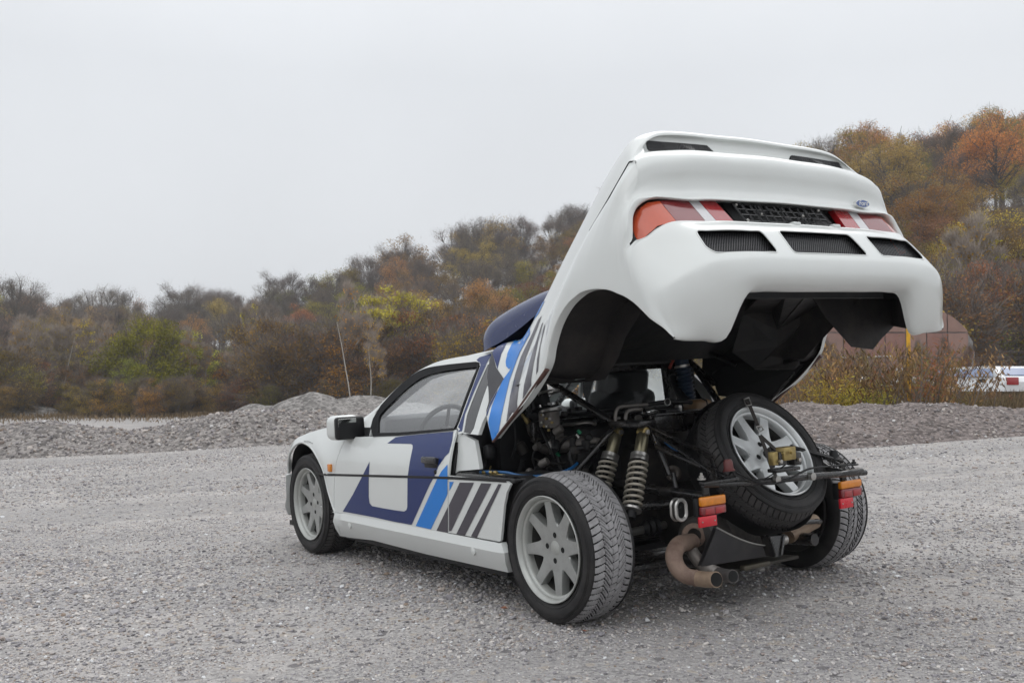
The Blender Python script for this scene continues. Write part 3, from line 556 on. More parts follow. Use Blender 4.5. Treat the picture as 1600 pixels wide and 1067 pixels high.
ZN = [(180, 'at the far left'), (330, 'above the willow bushes'), (480, 'over the gravel mounds'), (620, 'above the front wheel'), (770, 'above the car roof'), (930, 'left of the raised body'), (1290, 'behind the raised body'), (1450, 'right of the raised body'), (9999, 'near the right edge')]
BN = [(.2, 'low on the slope'), (.5, 'halfway up the slope'), (.8, 'high on the slope'), (9, 'on the ridge')]
ORD = ['leftmost', 'second from left', 'third from left', 'fourth from left', 'fifth from left', 'sixth from left', 'seventh from left', 'eighth from left', 'ninth from left', 'tenth from left', 'eleventh from left', 'twelfth from left', 'thirteenth from left', 'fourteenth from left', 'fifteenth from left', 'rightmost but one', 'rightmost']
def note(o, what, px, fr=None): LAB.append((o, what, next(t for a, t in ZN if px < a), '' if fr is None else next(t for a, t in BN if fr < a), px))
def write_labels():
    d = {}
    for o, w_, z_, b_, px in LAB: d.setdefault((w_, z_, b_), []).append((px, o))
    for (w_, z_, b_), L_ in d.items():
        L_.sort(key=lambda q: q[0])
        for k, (px, o) in enumerate(L_): o['label'] = ' '.join((w_ + ' ' + b_ + ' ' + z_).replace('over the gravel', 'above the').split()) + ('' if len(L_) == 1 else ', ' + ORD[min(k, len(ORD) - 1)])
def plant(key, x, y, h, label, cat, group, name, rg, z=None, wide=1.0):
    tm, cm, h0 = PROTO[key][rg.integers(0, len(PROTO[key]))] if not isinstance(key, tuple) else PROTO[key[0]][key[1]]
    r = empty(name); z = float(H(x, y)) if z is None else z; r.location = (x, y, z); k = h / h0; r.scale = (k * wide, k * wide, k); r.rotation_euler = (0, 0, rg.uniform(0, 6.28)); tag(r, label, cat, group)
    for nm, me in (('trunk', tm), ('crown', cm)): o = bpy.data.objects.new(nm, me); COL.objects.link(o); o.parent = r
    return r
rg = np.random.default_rng(5)
GR = 'autumn trees of the wooded hillside'
LB = dict(bare='bare grey tree', brown='dull brown tree', rust='rust red tree', orange='golden tree', olive='olive green tree')
def pick(px, fr):                              # what grows where on the slope
    if px < 250: w = dict(bare=.40, brown=.42, rust=.10, olive=.08)
    elif px < 560: w = dict(bare=.72, brown=.12, rust=.04, olive=.12)
    elif px < 1000: w = dict(bare=.25, brown=.25, rust=.30, orange=.06, olive=.14) if fr < .72 else dict(bare=.72, rust=.16, brown=.12)
    else: w = dict(bare=.16, brown=.30, rust=.12, orange=.30, olive=.12) if fr > .35 else dict(olive=.42, brown=.35, bare=.13, orange=.1)
    ks = list(w); p = np.array([w[k] for k in ks]); return ks[rg.choice(len(ks), p=p / p.sum())]
SKX = [-150, 0, 60, 150, 250, 330, 400, 480, 560, 650, 750, 850, 920, 1000, 1290, 1380, 1450, 1500, 1600, 1800]
SKY = [440, 432, 452, 444, 452, 444, 438, 418, 388, 364, 344, 336, 308, 290, 216, 194, 208, 186, 158, 130]
D = 57.0; ROW = 0
while D < 134:
    step = 4.7 + D * .009
    n = int(1.22 * D / step); ROW += 1
    for i in range(n):
        px = -150 + 1900 * (i + rg.uniform(.1, .9)) / n; d = D + rg.uniform(-2.6, 2.6); rd = ridgeD(px)
        st = 52 - 14 * sst((px - 1000) / 400)
        d = st + (d - 52) * (rd + 6 - st) / (134 - 52)      # rows close up where the ridge is nearer
        if 1010 < px < 1230 and d < rd - 12: continue       # wholly behind the open car body
        x = CX + (px - 800) / F * d; fr = (d - st) / (rd - st); key = pick(px, fr); ytop = np.interp(px, SKX, SKY) + rg.uniform(-8, 22) + max(0, 1 - fr) * (640 - np.interp(px, SKX, SKY)) * rg.uniform(.40, .62); h = float(np.clip(wpt(px, ytop, d)[2] - float(H(x, CY + d)), 3.6, 13.5))
        if -90 < px < 1690: note(plant(key, x, CY + d, h, LB[key], 'tree', GR, 'hillside_tree', rg), LB[key], px, fr)
    D += step * .98
# trees one can tell apart
rg = np.random.default_rng(11)
def at_px(px, d): return CX + (px - 800) / F * d, CY + d
def one(key, px, d, top, label, name, cat='tree', group=None, wide=1.0):
    x, y = at_px(px, d); z = float(H(x, y)); zt = wpt(px, top, d)[2]; return plant(key, x, y, zt - z, label, cat, group, name, rg, wide=wide)
one('willow', 232, 47, 492, 'dense green willow bush standing alone at the forest foot', 'willow_bush', 'bush', wide=1.35)
one(('willow', 1), 285, 49, 512, 'yellow green willow bush right of the dense green one', 'willow_bush', 'bush', wide=1.2)
one(('willow', 1), 205, 45, 556, 'small golden bush at the left foot of the green willow', 'willow_bush', 'bush', wide=1.1)
one(('ybirch', 0), 612, 46, 440, 'yellow green birch taller than the shrubs before the hillside', 'birch_tree', wide=1.5)
one(('ybirch', 0), 646, 47, 452, 'slender yellow birch just right of the yellow green birch', 'birch_tree', wide=.9)
one(('ybirch', 1), 592, 45, 500, 'orange birch left of the yellow green birch', 'birch_tree', wide=1.3)
one('birch', 551, 41, 440, 'leaning white stemmed bare birch above the gravel mound', 'birch_tree')
one('birch', 583, 40, 498, 'thin pale birch bending right beside the leaning bare birch', 'birch_tree')
one('birch', 392, 48, 505, 'tall thin white birch stem between the willow and the mounds', 'birch_tree')
one('birch', 365, 46, 525, 'pair forming white birch left of the tall thin stem', 'birch_tree')
one('birch', 322, 47, 535, 'pale birch rising from orange bushes right of the willow', 'birch_tree')
one('birch', 293, 46, 515, 'birch with a tuft of orange leaves against the willow', 'birch_tree')
one('birch', 128, 52, 545, 'pale bare birch at the forest foot left of the willow', 'birch_tree')
one('birch', 80, 50, 540, 'thin birch stem above the overgrown rubble mound', 'birch_tree')
one('birch', 1516, 42, 345, 'tall bare birch in front of the orange trees on the right', 'birch_tree', wide=1.3)
one('birch', 1540, 43, 330, 'white stemmed birch nearest the right edge of the photo', 'birch_tree', wide=1.2)
one('birch', 1492, 44, 370, 'slim birch left of the two tall bare birches on the right', 'birch_tree')
one('orange', 1440, 62, 262, 'spreading golden brown oak in the middle of the right slope', 'oak_tree', wide=1.05)
one('brown', 1392, 72, 205, 'dark crowned brown oak on the ridge right of the raised body', 'oak_tree', wide=1.1)
one('bare', 1496, 80, 192, 'thin crowned oak against the sky between the ridge oaks', 'oak_tree')
one('orange', 1570, 74, 168, 'golden oak at the top right corner of the wood', 'oak_tree', wide=1.15)
one('rust', 1585, 45, 405, 'low red orange tree at the right edge of the photo', 'maple_tree', wide=1.3)
one('brown', 755, 118, 338, 'round crowned brown oak standing above the ridge line', 'oak_tree', wide=1.1)
one('bare', 20, 95, 430, 'tall thin leaved tree at the left edge against the sky', 'oak_tree')
one('bare', 52, 98, 448, 'narrow thin tree beside the gap in the left skyline', 'oak_tree', wide=.7)
GS = 'shrubs along the forest foot'
SH = {('shrub_rust', 0): 'rust leaved shrub before the wood', ('shrub_rust', 1): 'orange leaved shrub before the wood', ('shrub_brown', 0): 'brown twiggy shrub before the wood', ('shrub_brown', 1): 'olive shrub before the wood'}
for i in range(74):
    px = -40 + 800 * (i + rg.uniform(0, 1)) / 74; d = rg.uniform(43, 56)
    if 150 < px < 320: d = rg.uniform(51, 56)
    key = (('shrub_rust', rg.integers(0, 2)) if rg.uniform() < (.6 if 400 < px < 720 else .22) else ('shrub_brown', rg.integers(0, 2)))
    x, y = at_px(px, d); note(plant((key[0], int(key[1])), x, y, rg.uniform(2.2, 3.4) * (1.45 if px > 420 else 1.0), SH[(key[0], int(key[1]))], 'shrub', GS, 'shrub', rg, wide=1.15), SH[(key[0], int(key[1]))], px)
for i in range(30):
    px = 700 + 330 * i / 30; d = rg.uniform(40, 56); key = ('shrub_brown', 1) if rg.uniform() < .6 else ('shrub_rust', 1)
    x, y = at_px(px, d); note(plant(key, x, y, rg.uniform(3.4, 4.9), SH[key], 'shrub', GS, 'shrub', rg, wide=1.2), SH[key], px)
for i in range(26):
    px = 1200 + 440 * i / 26; d = rg.uniform(37, 44); key = ('shrub_brown', 1) if rg.uniform() < .7 else ('shrub_brown', 0)
    x, y = at_px(px, d); note(plant(key, x, y, rg.uniform(3.2, 5.2), SH[key], 'shrub', GS, 'shrub', rg, wide=1.3), SH[key], px)
for i in range(34):
    px = rg.uniform(-20, 700); d = rg.uniform(48, 54); x, y = at_px(px, d); note(plant('birch', x, y, rg.uniform(3.5, 5.5), 'thin young birch', 'tree', 'young birches at the forest foot', 'young_birch', rg), 'thin young birch among the shrubs', px)
for i in range(58):
    px = -40 + 760 * (i + rg.uniform(0, 1)) / 58; d = rg.uniform(41.5, 46); key = ('shrub_rust', 1) if rg.uniform() < .45 else ('shrub_brown', int(rg.integers(0, 2)))
    x, y = at_px(px, d); w_ = 'low ' + SH[key]; note(plant(key, x, y, rg.uniform(.9, 1.9), w_, 'shrub', GS, 'shrub', rg, wide=1.3), w_, px)
for i in range(5):
    px = (1296, 1345, 1440, 1478, 1512)[i]; d = rg.uniform(24, 31)
    if 1362 < px < 1418: continue
    x, y = at_px(px, d); w_ = 'thin dry sapling before the shed'; note(plant(('shrub_brown', 0), x, y, rg.uniform(1.3, 1.9), w_, 'shrub', 'saplings round the shed', 'sapling', rg, wide=.45), w_, px)
# dry grass strip in front of the wood: stuff
n = 26000; px = rng.uniform(-60, 760, n); d = rng.uniform(42, 54, n) - 6 * rng.uniform(0, 1, n) ** 3; x = CX + (px - 800) / F * d; y = CY + d
V, Q = quads(np.stack([x, y, H(x, y) - .02], 1), rng.normal(0, .4, (n, 3)) + [0, 0, 1], rng.uniform(.10, .36, n), rng.uniform(.02, .05, n), rng)
GRASS = leafmat('dry_grass', (0.17, 0.135, 0.085), .03, .4); o = bpy.data.objects.new('dry_grass', meshq('dry_grass', V, Q, GRASS)); COL.objects.link(o); tag(o, kind='stuff')
n = 30000; px = rng.uniform(1180, 1680, n); d = rng.uniform(14.6, 36, n); x = CX + (px - 800) / F * d; y = CY + d
V, Q = quads(np.stack([x, y, H(x, y) - .02], 1), rng.normal(0, .4, (n, 3)) + [0, 0, 1], rng.uniform(.1, .4, n), rng.uniform(.01, .03, n), rng)
o = bpy.data.objects.new('dry_grass', meshq('dry_grass', V, Q, GRASS)); COL.objects.link(o); tag(o, kind='stuff')

# ------------------------------------------------------------ weeds, shed, pole and vehicles beyond the right bank
def weed_proto(seed, h, leafk, hang=True, nst=9, nl=26, ll=.13):
    rg_ = np.random.default_rng(seed); mb = MB(); LP, LD, LL, LW = [], [], [], []
    for s_ in range(nst):
        az = rg_.uniform(0, 6.28); b0 = np.array([rg_.normal(0, .18), rg_.normal(0, .18), -.05]); d = np.array([math.cos(az) * .28, math.sin(az) * .28, 1.0]); p = b0; pts = [p]; hh = h * rg_.uniform(.65, 1.05)
        for q in range(6): d = d + np.array([math.cos(az) * .07 * q, math.sin(az) * .07 * q, 0]) * .5 + rg_.normal(0, .05, 3); dn = d / np.linalg.norm(d); p = p + dn * hh / 6; pts.append(p)
        mb.tube(pts, np.linspace(.008, .003, 7), 3, caps=False)
        C_ = cr_curve(np.array(pts), 6)
        for _ in range(nl):
            u = rg_.uniform(.3, 1) ** .8; c = C_[int(u * (len(C_) - 1))] + rg_.normal(0, .06, 3); a2 = rg_.uniform(0, 6.28); LP.append(c); LD.append([math.cos(a2) * .6, math.sin(a2) * .6, -.9 if hang else rg_.normal(0, .6)]); LL.append(ll * rg_.uniform(.4, 1.2)); LW.append(ll * rg_.uniform(.10, .28))
    V, Q = quads(np.array(LP), np.array(LD), np.array(LL), np.array(LW), rg_); V2 = np.vstack(mb.v); k = len(V2)
    sm = bpy.data.meshes.new('stem'); sm.from_pydata(V2.tolist(), [], mb.f); sm.materials.append(TWIG); sm.update(); return sm, meshq('leaves', V, Q, LM[leafk]), float(V2[:, 2].max())
WP = [weed_proto(1, 1.25, 'dry', True, 9, 44, .12), weed_proto(2, 1.1, 'dry', True, 10, 40, .085), weed_proto(3, 1.0, 'pale', False, 12, 36, .06), weed_proto(4, .95, 'lime', False, 14, 60, .075), weed_proto(5, .9, 'brown', False, 12, 40, .06)]
WL = ['tall dry weed with drooping brown leaves behind the right bank', 'brown dry weed behind the right bank', 'pale straw coloured weed behind the right bank', 'yellow green leafy shrub behind the bank left of the pole', 'red brown seed weed behind the right bank']
def weed(k, px, d, top, sc_=1.0):
    x, y = at_px(px, d); z = float(H(x, y)); h = wpt(px, top, d)[2] - z; sm, lm, h0 = WP[k]; r = empty('shrub' if k == 3 else 'dry_weed'); r.location = (x, y, z); s_ = h / h0; r.scale = (s_ * sc_,) * 2 + (s_,); r.rotation_euler = (0, 0, rg.uniform(0, 6.28)); tag(r, WL[k], 'weed' if k != 3 else 'shrub', 'weeds behind the right gravel bank'); note(r, WL[k].split(' behind')[0], px)
    for nm, me in (('stem', sm), ('leaves', lm)): o = bpy.data.objects.new(nm, me); COL.objects.link(o); o.parent = r
for i in range(58):
    px = 1205 + 420 * (i + rg.uniform(0, 1)) / 58; d = rg.uniform(15.2, 21); k = rg.choice([0, 1, 2, 4], p=[.32, .33, .17, .18]); top = (rg.uniform(545, 605) if rg.uniform() < .65 else rg.uniform(525, 560)) if px < 1482 else rg.uniform(606, 622)
    if px < 1290: k = rg.choice([1, 4, 2]); top = rg.uniform(550, 600)
    if 1366 < px < 1410: continue
    weed(int(k), px, d, top)
for px, d, top in ((1305, 15.6, 572), (1318, 15.9, 583), (1335, 15.7, 590), (1352, 16.1, 592), (1362, 15.5, 600)): weed(3, px, d, top, 1.3)
for px, d, top in ((1414, 15.4, 532), (1432, 16, 528), (1462, 15.6, 535), (1350, 15.8, 540), (1500, 16.2, 552)): weed(0, px, d, top, 1.1)
PANEL = [mat('rusty_pink_board', (0.27, 0.165, 0.135), .85, var=.3, scale=2.5, bump=.2, dirt=(.20, .14, .12), dscale=2, damt=.6), mat('faded_red_board', (0.24, 0.12, 0.095), .85, var=.3, scale=2.5, bump=.2, dirt=(.30, .22, .2), dscale=2, damt=.5)]
GREYW = mat('weathered_grey_wood', (0.24, 0.235, 0.235), .85, var=.3, scale=5); DKMET = mat('dark_seam_strip', (0.07, 0.06, 0.06), .8)
sd = 34.0; sx0, sy, _ = wpt(1285, 600, sd); sx1 = wpt(1522, 600, sd)[0]; zb = float(H((sx0 + sx1) / 2, sy)) - .2; ztop = wpt(1400, 497, sd)[2]
shed = empty('arched_shed', loc=((sx0 + sx1) / 2, sy, zb)); tag(shed, 'low arched shed clad in faded red panels behind the weeds', 'shed'); hw = (sx1 - sx0) / 2; hh = ztop - zb + .35
def arch_z(x): return hh * (1 - 0.34 * (abs(x) / hw) ** 4)
xsn = np.linspace(-hw, hw * .93, 8); zsn = np.linspace(0, hh, 5); r5 = random.Random(5)
for a, b_ in zip(xsn[:-1], xsn[1:]):
    for z0_, z1_ in zip(zsn[:-1], zsn[1:]):
        xx = np.linspace(a + .02, b_ - .02, 5); top = [min(z1_ - .02, arch_z(x)) for x in xx]
        if max(top) < z0_ + .1: continue
        poly = [(a + .02, z0_ + .02), (b_ - .02, z0_ + .02)] + [(x, max(t_, z0_ + .05)) for x, t_ in list(zip(xx, top))[::-1]]
        n = len(poly); o_ = -.03 * r5.random(); V = [(x, o_ - .05, z) for x, z in poly] + [(x, o_, z) for x, z in poly]; Fc = [list(range(n)), list(range(n, 2 * n))[::-1]] + [[i, (i + 1) % n, (i + 1) % n + n, i + n] for i in range(n)]
        MB().add(V, Fc).obj('panel', PANEL[r5.random() < .4], shed, 0)
mb = MB(); xx = np.linspace(-hw * 1.0, hw * 1.0, 26)
sec = [(x, arch_z(x) + .0) for x in xx]; V = [(x, -.0 + .02, z) for x, z in sec] + [(x, 9.0, z) for x, z in sec]; n = len(sec)
V += [(-hw, .02, 0), (hw, .02, 0), (-hw, 9, 0), (hw, 9, 0)]; Fc = [[i, i + 1, i + 1 + n, i + n] for i in range(n - 1)] + [[2 * n] + list(range(n)) + [2 * n + 1], [2 * n + 2] + list(range(n, 2 * n)) + [2 * n + 3], [0, n, 2 * n + 2, 2 * n], [n - 1, 2 * n - 1, 2 * n + 3, 2 * n + 1]]
MB().add(V, Fc).obj('roof', GREYW, shed, 20)
MB().box((hw * .965, -.06, hh * .28), (hw * .07, .06, hh * .56)).obj('corner_board', GREYW, shed, 0)
MB().tube([(-hw * .75, -.12, hh * .50), (-hw * .1, -.12, hh * .51)], .03, 6).obj('rail', STEEL, shed)
MB().box((-hw * .0, -.09, hh * .36), (.28, .02, .24)).obj('notice_plate', mat('white_notice', (.6, .62, .66), .6), shed, 0)
YEL = mat('yellow_pole_paint', (0.75, 0.40, 0.015), .5, var=.1, dirt=(.04, .03, .02), dscale=5, damt=.8)
px_, d_ = 1420, 15.9; x, y = at_px(px_, d_); zb_ = float(H(x, y)); zt_ = wpt(px_, 508, d_)[2]; pole = MB().tube([(0, 0, -.1), (0, 0, zt_ - zb_)], .032, 14).lathe([(0, zt_ - zb_ + .02), (.034, zt_ - zb_ + .015), (.034, zt_ - zb_ - .03)], (0, 0, 0), (0, 0, 1), 14).obj('yellow_pole', YEL); pole.location = (x, y, zb_); tag(pole, 'yellow marker pole standing in the weeds below the raised body', 'pole')
def parked(name, px, d, ztop, L_, W_, rot, body, label, glass=None):
    x, y = at_px(px, d); z = float(H(x, y)); r = empty(name); r.location = (x, y, z); r.rotation_euler = (0, 0, rot); tag(r, label, 'car'); hgt = wpt(px, ztop, d)[2] - z; k = hgt / 1.45
    prof = [(-2.1, .35), (-2.12, .75), (-2.05, .92), (-1.85, 1.0), (-1.5, 1.38), (-1.2, 1.45), (.1, 1.44), (.45, 1.36), (1.05, .98), (1.9, .84), (2.1, .66), (2.12, .35)]
    wid = lambda z_: .86 if z_ < .95 else .86 - (z_ - .95) * .42
    V = []; n = len(prof)
    for sgn in (1, -1): V += [(a * L_ / 4.24, sgn * wid(b_) * W_ / 1.72, b_ * k) for a, b_ in prof]
    Fc = [list(range(n)), list(range(n, 2 * n))[::-1]] + [[i, (i + 1) % n, (i + 1) % n + n, i + n] for i in range(n)]
    MB().add(V, Fc).obj('body', body, r, 30); s = L_ / 4.24
    gm = QGLASS if glass is None else glass
    for sgn in (1, -1):
        for a, b_ in ((-1.45, -.65), (-.58, .12), (.18, .78)):
            q = [(a - (.22 if a < -1 else 0), 1.0), (b_ + (.15 if b_ > .5 else 0), 1.0), (b_ - (.22 if b_ > .5 else 0), 1.34), (a + .08, 1.34)]
            v = [(u * s, sgn * (wid(w_) * W_ / 1.72 + .006), w_ * k) for u, w_ in q] + [(u * s, sgn * (wid(w_) * W_ / 1.72 - .02), w_ * k) for u, w_ in q]
            MB().add(v, [[0, 1, 2, 3], [7, 6, 5, 4]] + [[i, (i + 1) % 4, (i + 1) % 4 + 4, i + 4] for i in range(4)]).obj('window', gm, r, 0)
        for a in (-1.3, 1.3):
            w = empty('wheel', r, (a * s, sgn * (W_ / 2 - .1), .31 * k)); MB().lathe([(.19, -.1), (.30, -.1), (.31, -.05), (.31, .05), (.30, .1), (.19, .1)], (0, 0, 0), (0, 1, 0), 24, closed=True).obj('tyre', RUBBER, w); MB().lathe([(0, .06 * sgn), (.1, .07 * sgn), (.19, .09 * sgn), (.2, 0)], (0, 0, 0), (0, 1, 0), 20).obj('rim', SILVER, w)
    for sgn in (1, -1):
        MB().rbox((-2.11 * s, sgn * .68, .78 * k), (.05, .28, .17), .015).obj('tail_light', REDL, r); MB().rbox((2.08 * s, sgn * .62, .66 * k), (.08, .3, .13), .02).obj('headlight', WHTL, r)
    for a0, z0_, a1, z1_, nm in ((-1.83, 1.03, -1.56, 1.33, 'rear_window'), (1.0, 1.02, .53, 1.33, 'windscreen')):
        nx = -.05 if a0 < 0 else .04; v = [((a0 + nx * .4) * s, .66, z0_ * k + .01), ((a0 + nx * .4) * s, -.66, z0_ * k + .01), ((a1 + nx * .4) * s, -.56, z1_ * k + .01), ((a1 + nx * .4) * s, .56, z1_ * k + .01)]
        v2 = [(p[0] - nx * .5, p[1], p[2] - .02) for p in v]; MB().add(v + v2, [[0, 1, 2, 3], [7, 6, 5, 4]] + [[i, (i + 1) % 4, (i + 1) % 4 + 4, i + 4] for i in range(4)]).obj(nm, gm, r, 0)
    return r
parked('parked_car', 1391, 25, 588, 4.1, 1.65, math.radians(70), mat('dark_green_car_paint', (.03, .045, .045), .3, coat=.4), 'dark car half hidden by weeds below the yellow pole')
parked('parked_car', 1534, 24, 574, 4.3, 1.75, math.radians(98), mat('white_car_paint', (.72, .73, .74), .35, coat=.4), 'white car parked behind the weeds near the right edge', mat('blue_car_glass', (.10, .15, .28), .2, coat=.3))
# a few fallen leaves on the gravel
for i, (px, py, lab) in enumerate([(787, 954, 'brown fallen leaf on the gravel below the near rear wheel'), (912, 990, 'tan fallen leaf on the gravel right of the near tyre'), (560, 884, 'small brown leaf on the gravel below the door')]):
    v = _W @ np.array([(px - 800) / F, -(py - 533.5) / F, -1.0]); t_ = 1.0
    for _ in range(60):
        p = np.array(CAMW) + v * t_; t_ += (p[2] - float(H(p[0], p[1]))) / -v[2] * .7
    s_ = .016; mb = MB().add([(-s_, 0, .004), (-s_ * .4, -s_ * .6, .006), (s_ * .5, -s_ * .5, .009), (s_ * 1.1, 0, .005), (s_ * .4, s_ * .6, .012), (-s_ * .5, s_ * .5, .008), (0, 0, .003)], [(0, 1, 6), (1, 2, 6), (2, 3, 6), (3, 4, 6), (4, 5, 6), (5, 0, 6)])
    o = mb.obj('fallen_leaf', mat('dead_leaf', (.22, .085, .045), .7), None, 0); o.location = tuple(p + np.array([0, 0, .008])); o.rotation_euler = (.15, .1, i * 2.0); tag(o, lab, 'leaf', 'fallen leaves')
ZN = [(1290, 'behind the spare wheel'), (1420, 'left of the yellow pole'), (1490, 'right of the yellow pole'), (9999, 'in front of the white car')] if False else ZN
write_labels()
# ------------------------------------------------------------ mist in the air
hz = bpy.data.meshes.new('haze'); bm = bmesh.new(); bmesh.ops.create_cube(bm, size=1.0)
zlo = -3.2; zhi = 42.0
for v in bm.verts: v.co = Vector((v.co.x * 812, v.co.y * 560 + 148, (v.co.z + .5) * (zhi - zlo) + zlo))
bm.to_mesh(hz); bm.free(); hm = bpy.data.materials.new('thin_mist'); hm.use_nodes = True; t = hm.node_tree; t.nodes.clear()
pv = N(t, 'ShaderNodeVolumePrincipled'); pv.inputs['Density'].default_value = HAZE_DENSITY; pv.inputs['Color'].default_value = (.93, .95, .98, 1); pv.inputs['Anisotropy'].default_value = 0.1
mo = N(t, 'ShaderNodeOutputMaterial'); t.links.new(pv.outputs[0], mo.inputs['Volume']); hz.materials.append(hm)
ho = bpy.data.objects.new('haze', hz); COL.objects.link(ho); ho['kind'] = 'stuff'; ho.display_type = 'WIRE'
# ============================================================ THE CAR
car = empty('rally_car'); car.matrix_world = CARM
tag(car, 'white two seat rally car with blue and grey stripes and its whole tail raised open', 'rally car')
C = car
def ysurf(x, z):
    y = 0.878
    if z > 0.58: t = (z - 0.58) / 0.21; y -= 0.024 * t + 0.055 * t * t
    if z < 0.30: t = (0.30 - z) / 0.13; y += 0.016 * min(1, t * 6) - 0.045 * t * t
    if x > 2.70: y -= 1.05 * (x - 2.70) ** 2
    d = math.hypot(x - 2.51, z - 0.31)                      # flare round the front wheel arch
    y += 0.014 * math.exp(-((d - 0.40) / 0.045) ** 2)
    return y
def sside(px, py, off=0.0):
    t0 = np.linalg.norm(at(px, py, y=.86) - CC)
    r_ = hit(px, py, lambda p: p[1] - ysurf(p[0], p[2]) - off, t0 - .5, t0 + .6)
    return at(px, py, y=.865) if r_ is None else r_
def S2(pts): return [(q[0], q[2]) for q in (sside(*p) for p in pts)]
Z4 = lambda a, b: (430 + a / 2.965, 540 + b / 2.965)
Z2 = lambda a, b: (430 + a / 4.85, 660 + b / 4.85)
ZW = lambda a, b: (560 + a / 6.667, 540 + b / 6.667)
# ---- wheels -------------------------------------------------
def tread_mesh(name, dusty):
    NT, NV = 1150, 74; prof = [(-.100, .2205), (-.112, .236), (-.1185, .262), (-.114, .286), (-.105, .3015)]
    v = np.linspace(-1, 1, NV); th = np.linspace(0, 2 * np.pi, NT, endpoint=False); TH, VV = np.meshgrid(th, v, indexing='ij'); a = np.abs(VV); n = 62
    ph = n * TH / (2 * np.pi); f = lambda q, w: np.abs(((q + .5) % 1) - .5) < w
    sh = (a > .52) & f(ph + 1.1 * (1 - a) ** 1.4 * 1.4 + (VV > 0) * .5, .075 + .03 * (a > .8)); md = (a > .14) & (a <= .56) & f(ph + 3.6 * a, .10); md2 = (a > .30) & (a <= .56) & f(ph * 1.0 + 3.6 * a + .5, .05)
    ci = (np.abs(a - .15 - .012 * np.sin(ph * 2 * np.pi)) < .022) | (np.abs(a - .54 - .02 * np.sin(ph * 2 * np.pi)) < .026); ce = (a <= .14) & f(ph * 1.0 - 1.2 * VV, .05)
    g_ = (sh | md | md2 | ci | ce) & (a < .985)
    Rr = .3155 - .012 * a ** 4 - .003 * a ** 2 - np.where(g_, .0075, 0); Y = .098 * VV
    V = np.stack([Rr * np.cos(TH), Y, Rr * np.sin(TH)], -1).reshape(-1, 3); i = np.arange(NT * NV).reshape(NT, NV); j = np.roll(i, -1, 0)
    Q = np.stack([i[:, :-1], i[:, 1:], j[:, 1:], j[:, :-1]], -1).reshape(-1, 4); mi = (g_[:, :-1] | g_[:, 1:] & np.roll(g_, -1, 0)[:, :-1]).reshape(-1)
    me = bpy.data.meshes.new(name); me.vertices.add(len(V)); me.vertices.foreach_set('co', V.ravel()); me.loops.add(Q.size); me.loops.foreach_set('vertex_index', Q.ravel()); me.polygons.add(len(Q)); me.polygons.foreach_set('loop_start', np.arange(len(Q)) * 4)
    me.polygons.foreach_set('material_index', mi.astype(int)); me.update(calc_edges=True); me.materials.append(dusty); me.materials.append(SOOT_SHADE); me.validate(); return me
DUST = mat('dusty_tread', (0.30, 0.295, 0.30), .85, var=.28, scale=30, dirt=(.12, .115, .115), dscale=22, damt=.8, bump=.2); DUST2 = mat('dark_tread', (0.038, 0.036, 0.036), .7, var=.4, scale=20, dirt=(.10, .09, .085), dscale=8, damt=.5)
TREAD = tread_mesh('tread', DUST); TREAD2 = TREAD.copy(); TREAD2.materials[0] = DUST2
pr = [(.100, .2205), (.108, .228), (.113, .238), (.1195, .255), (.1205, .270), (.1175, .288), (.1135, .2935), (.1125, .298), (.107, .3035), (.098, .301)]
mb = MB(); mb.lathe([(r, y) for y, r in pr], seg=120); mb.lathe([(r, -y) for y, r in pr], seg=120); mb.lathe([(.2195, -.1), (.215, 0), (.2195, .1)], seg=60)
for rr, yy in ((.243, .1165), (.281, .1195), (.288, .1185)):
    mb.lathe([(rr - .0012, yy - .002), (rr, yy + .0012), (rr + .0012, yy - .002)], seg=120)
SIDEWALL = mb.obj('sidewall', RUBBER, None, 40); swm = SIDEWALL.data; bpy.data.objects.remove(SIDEWALL)
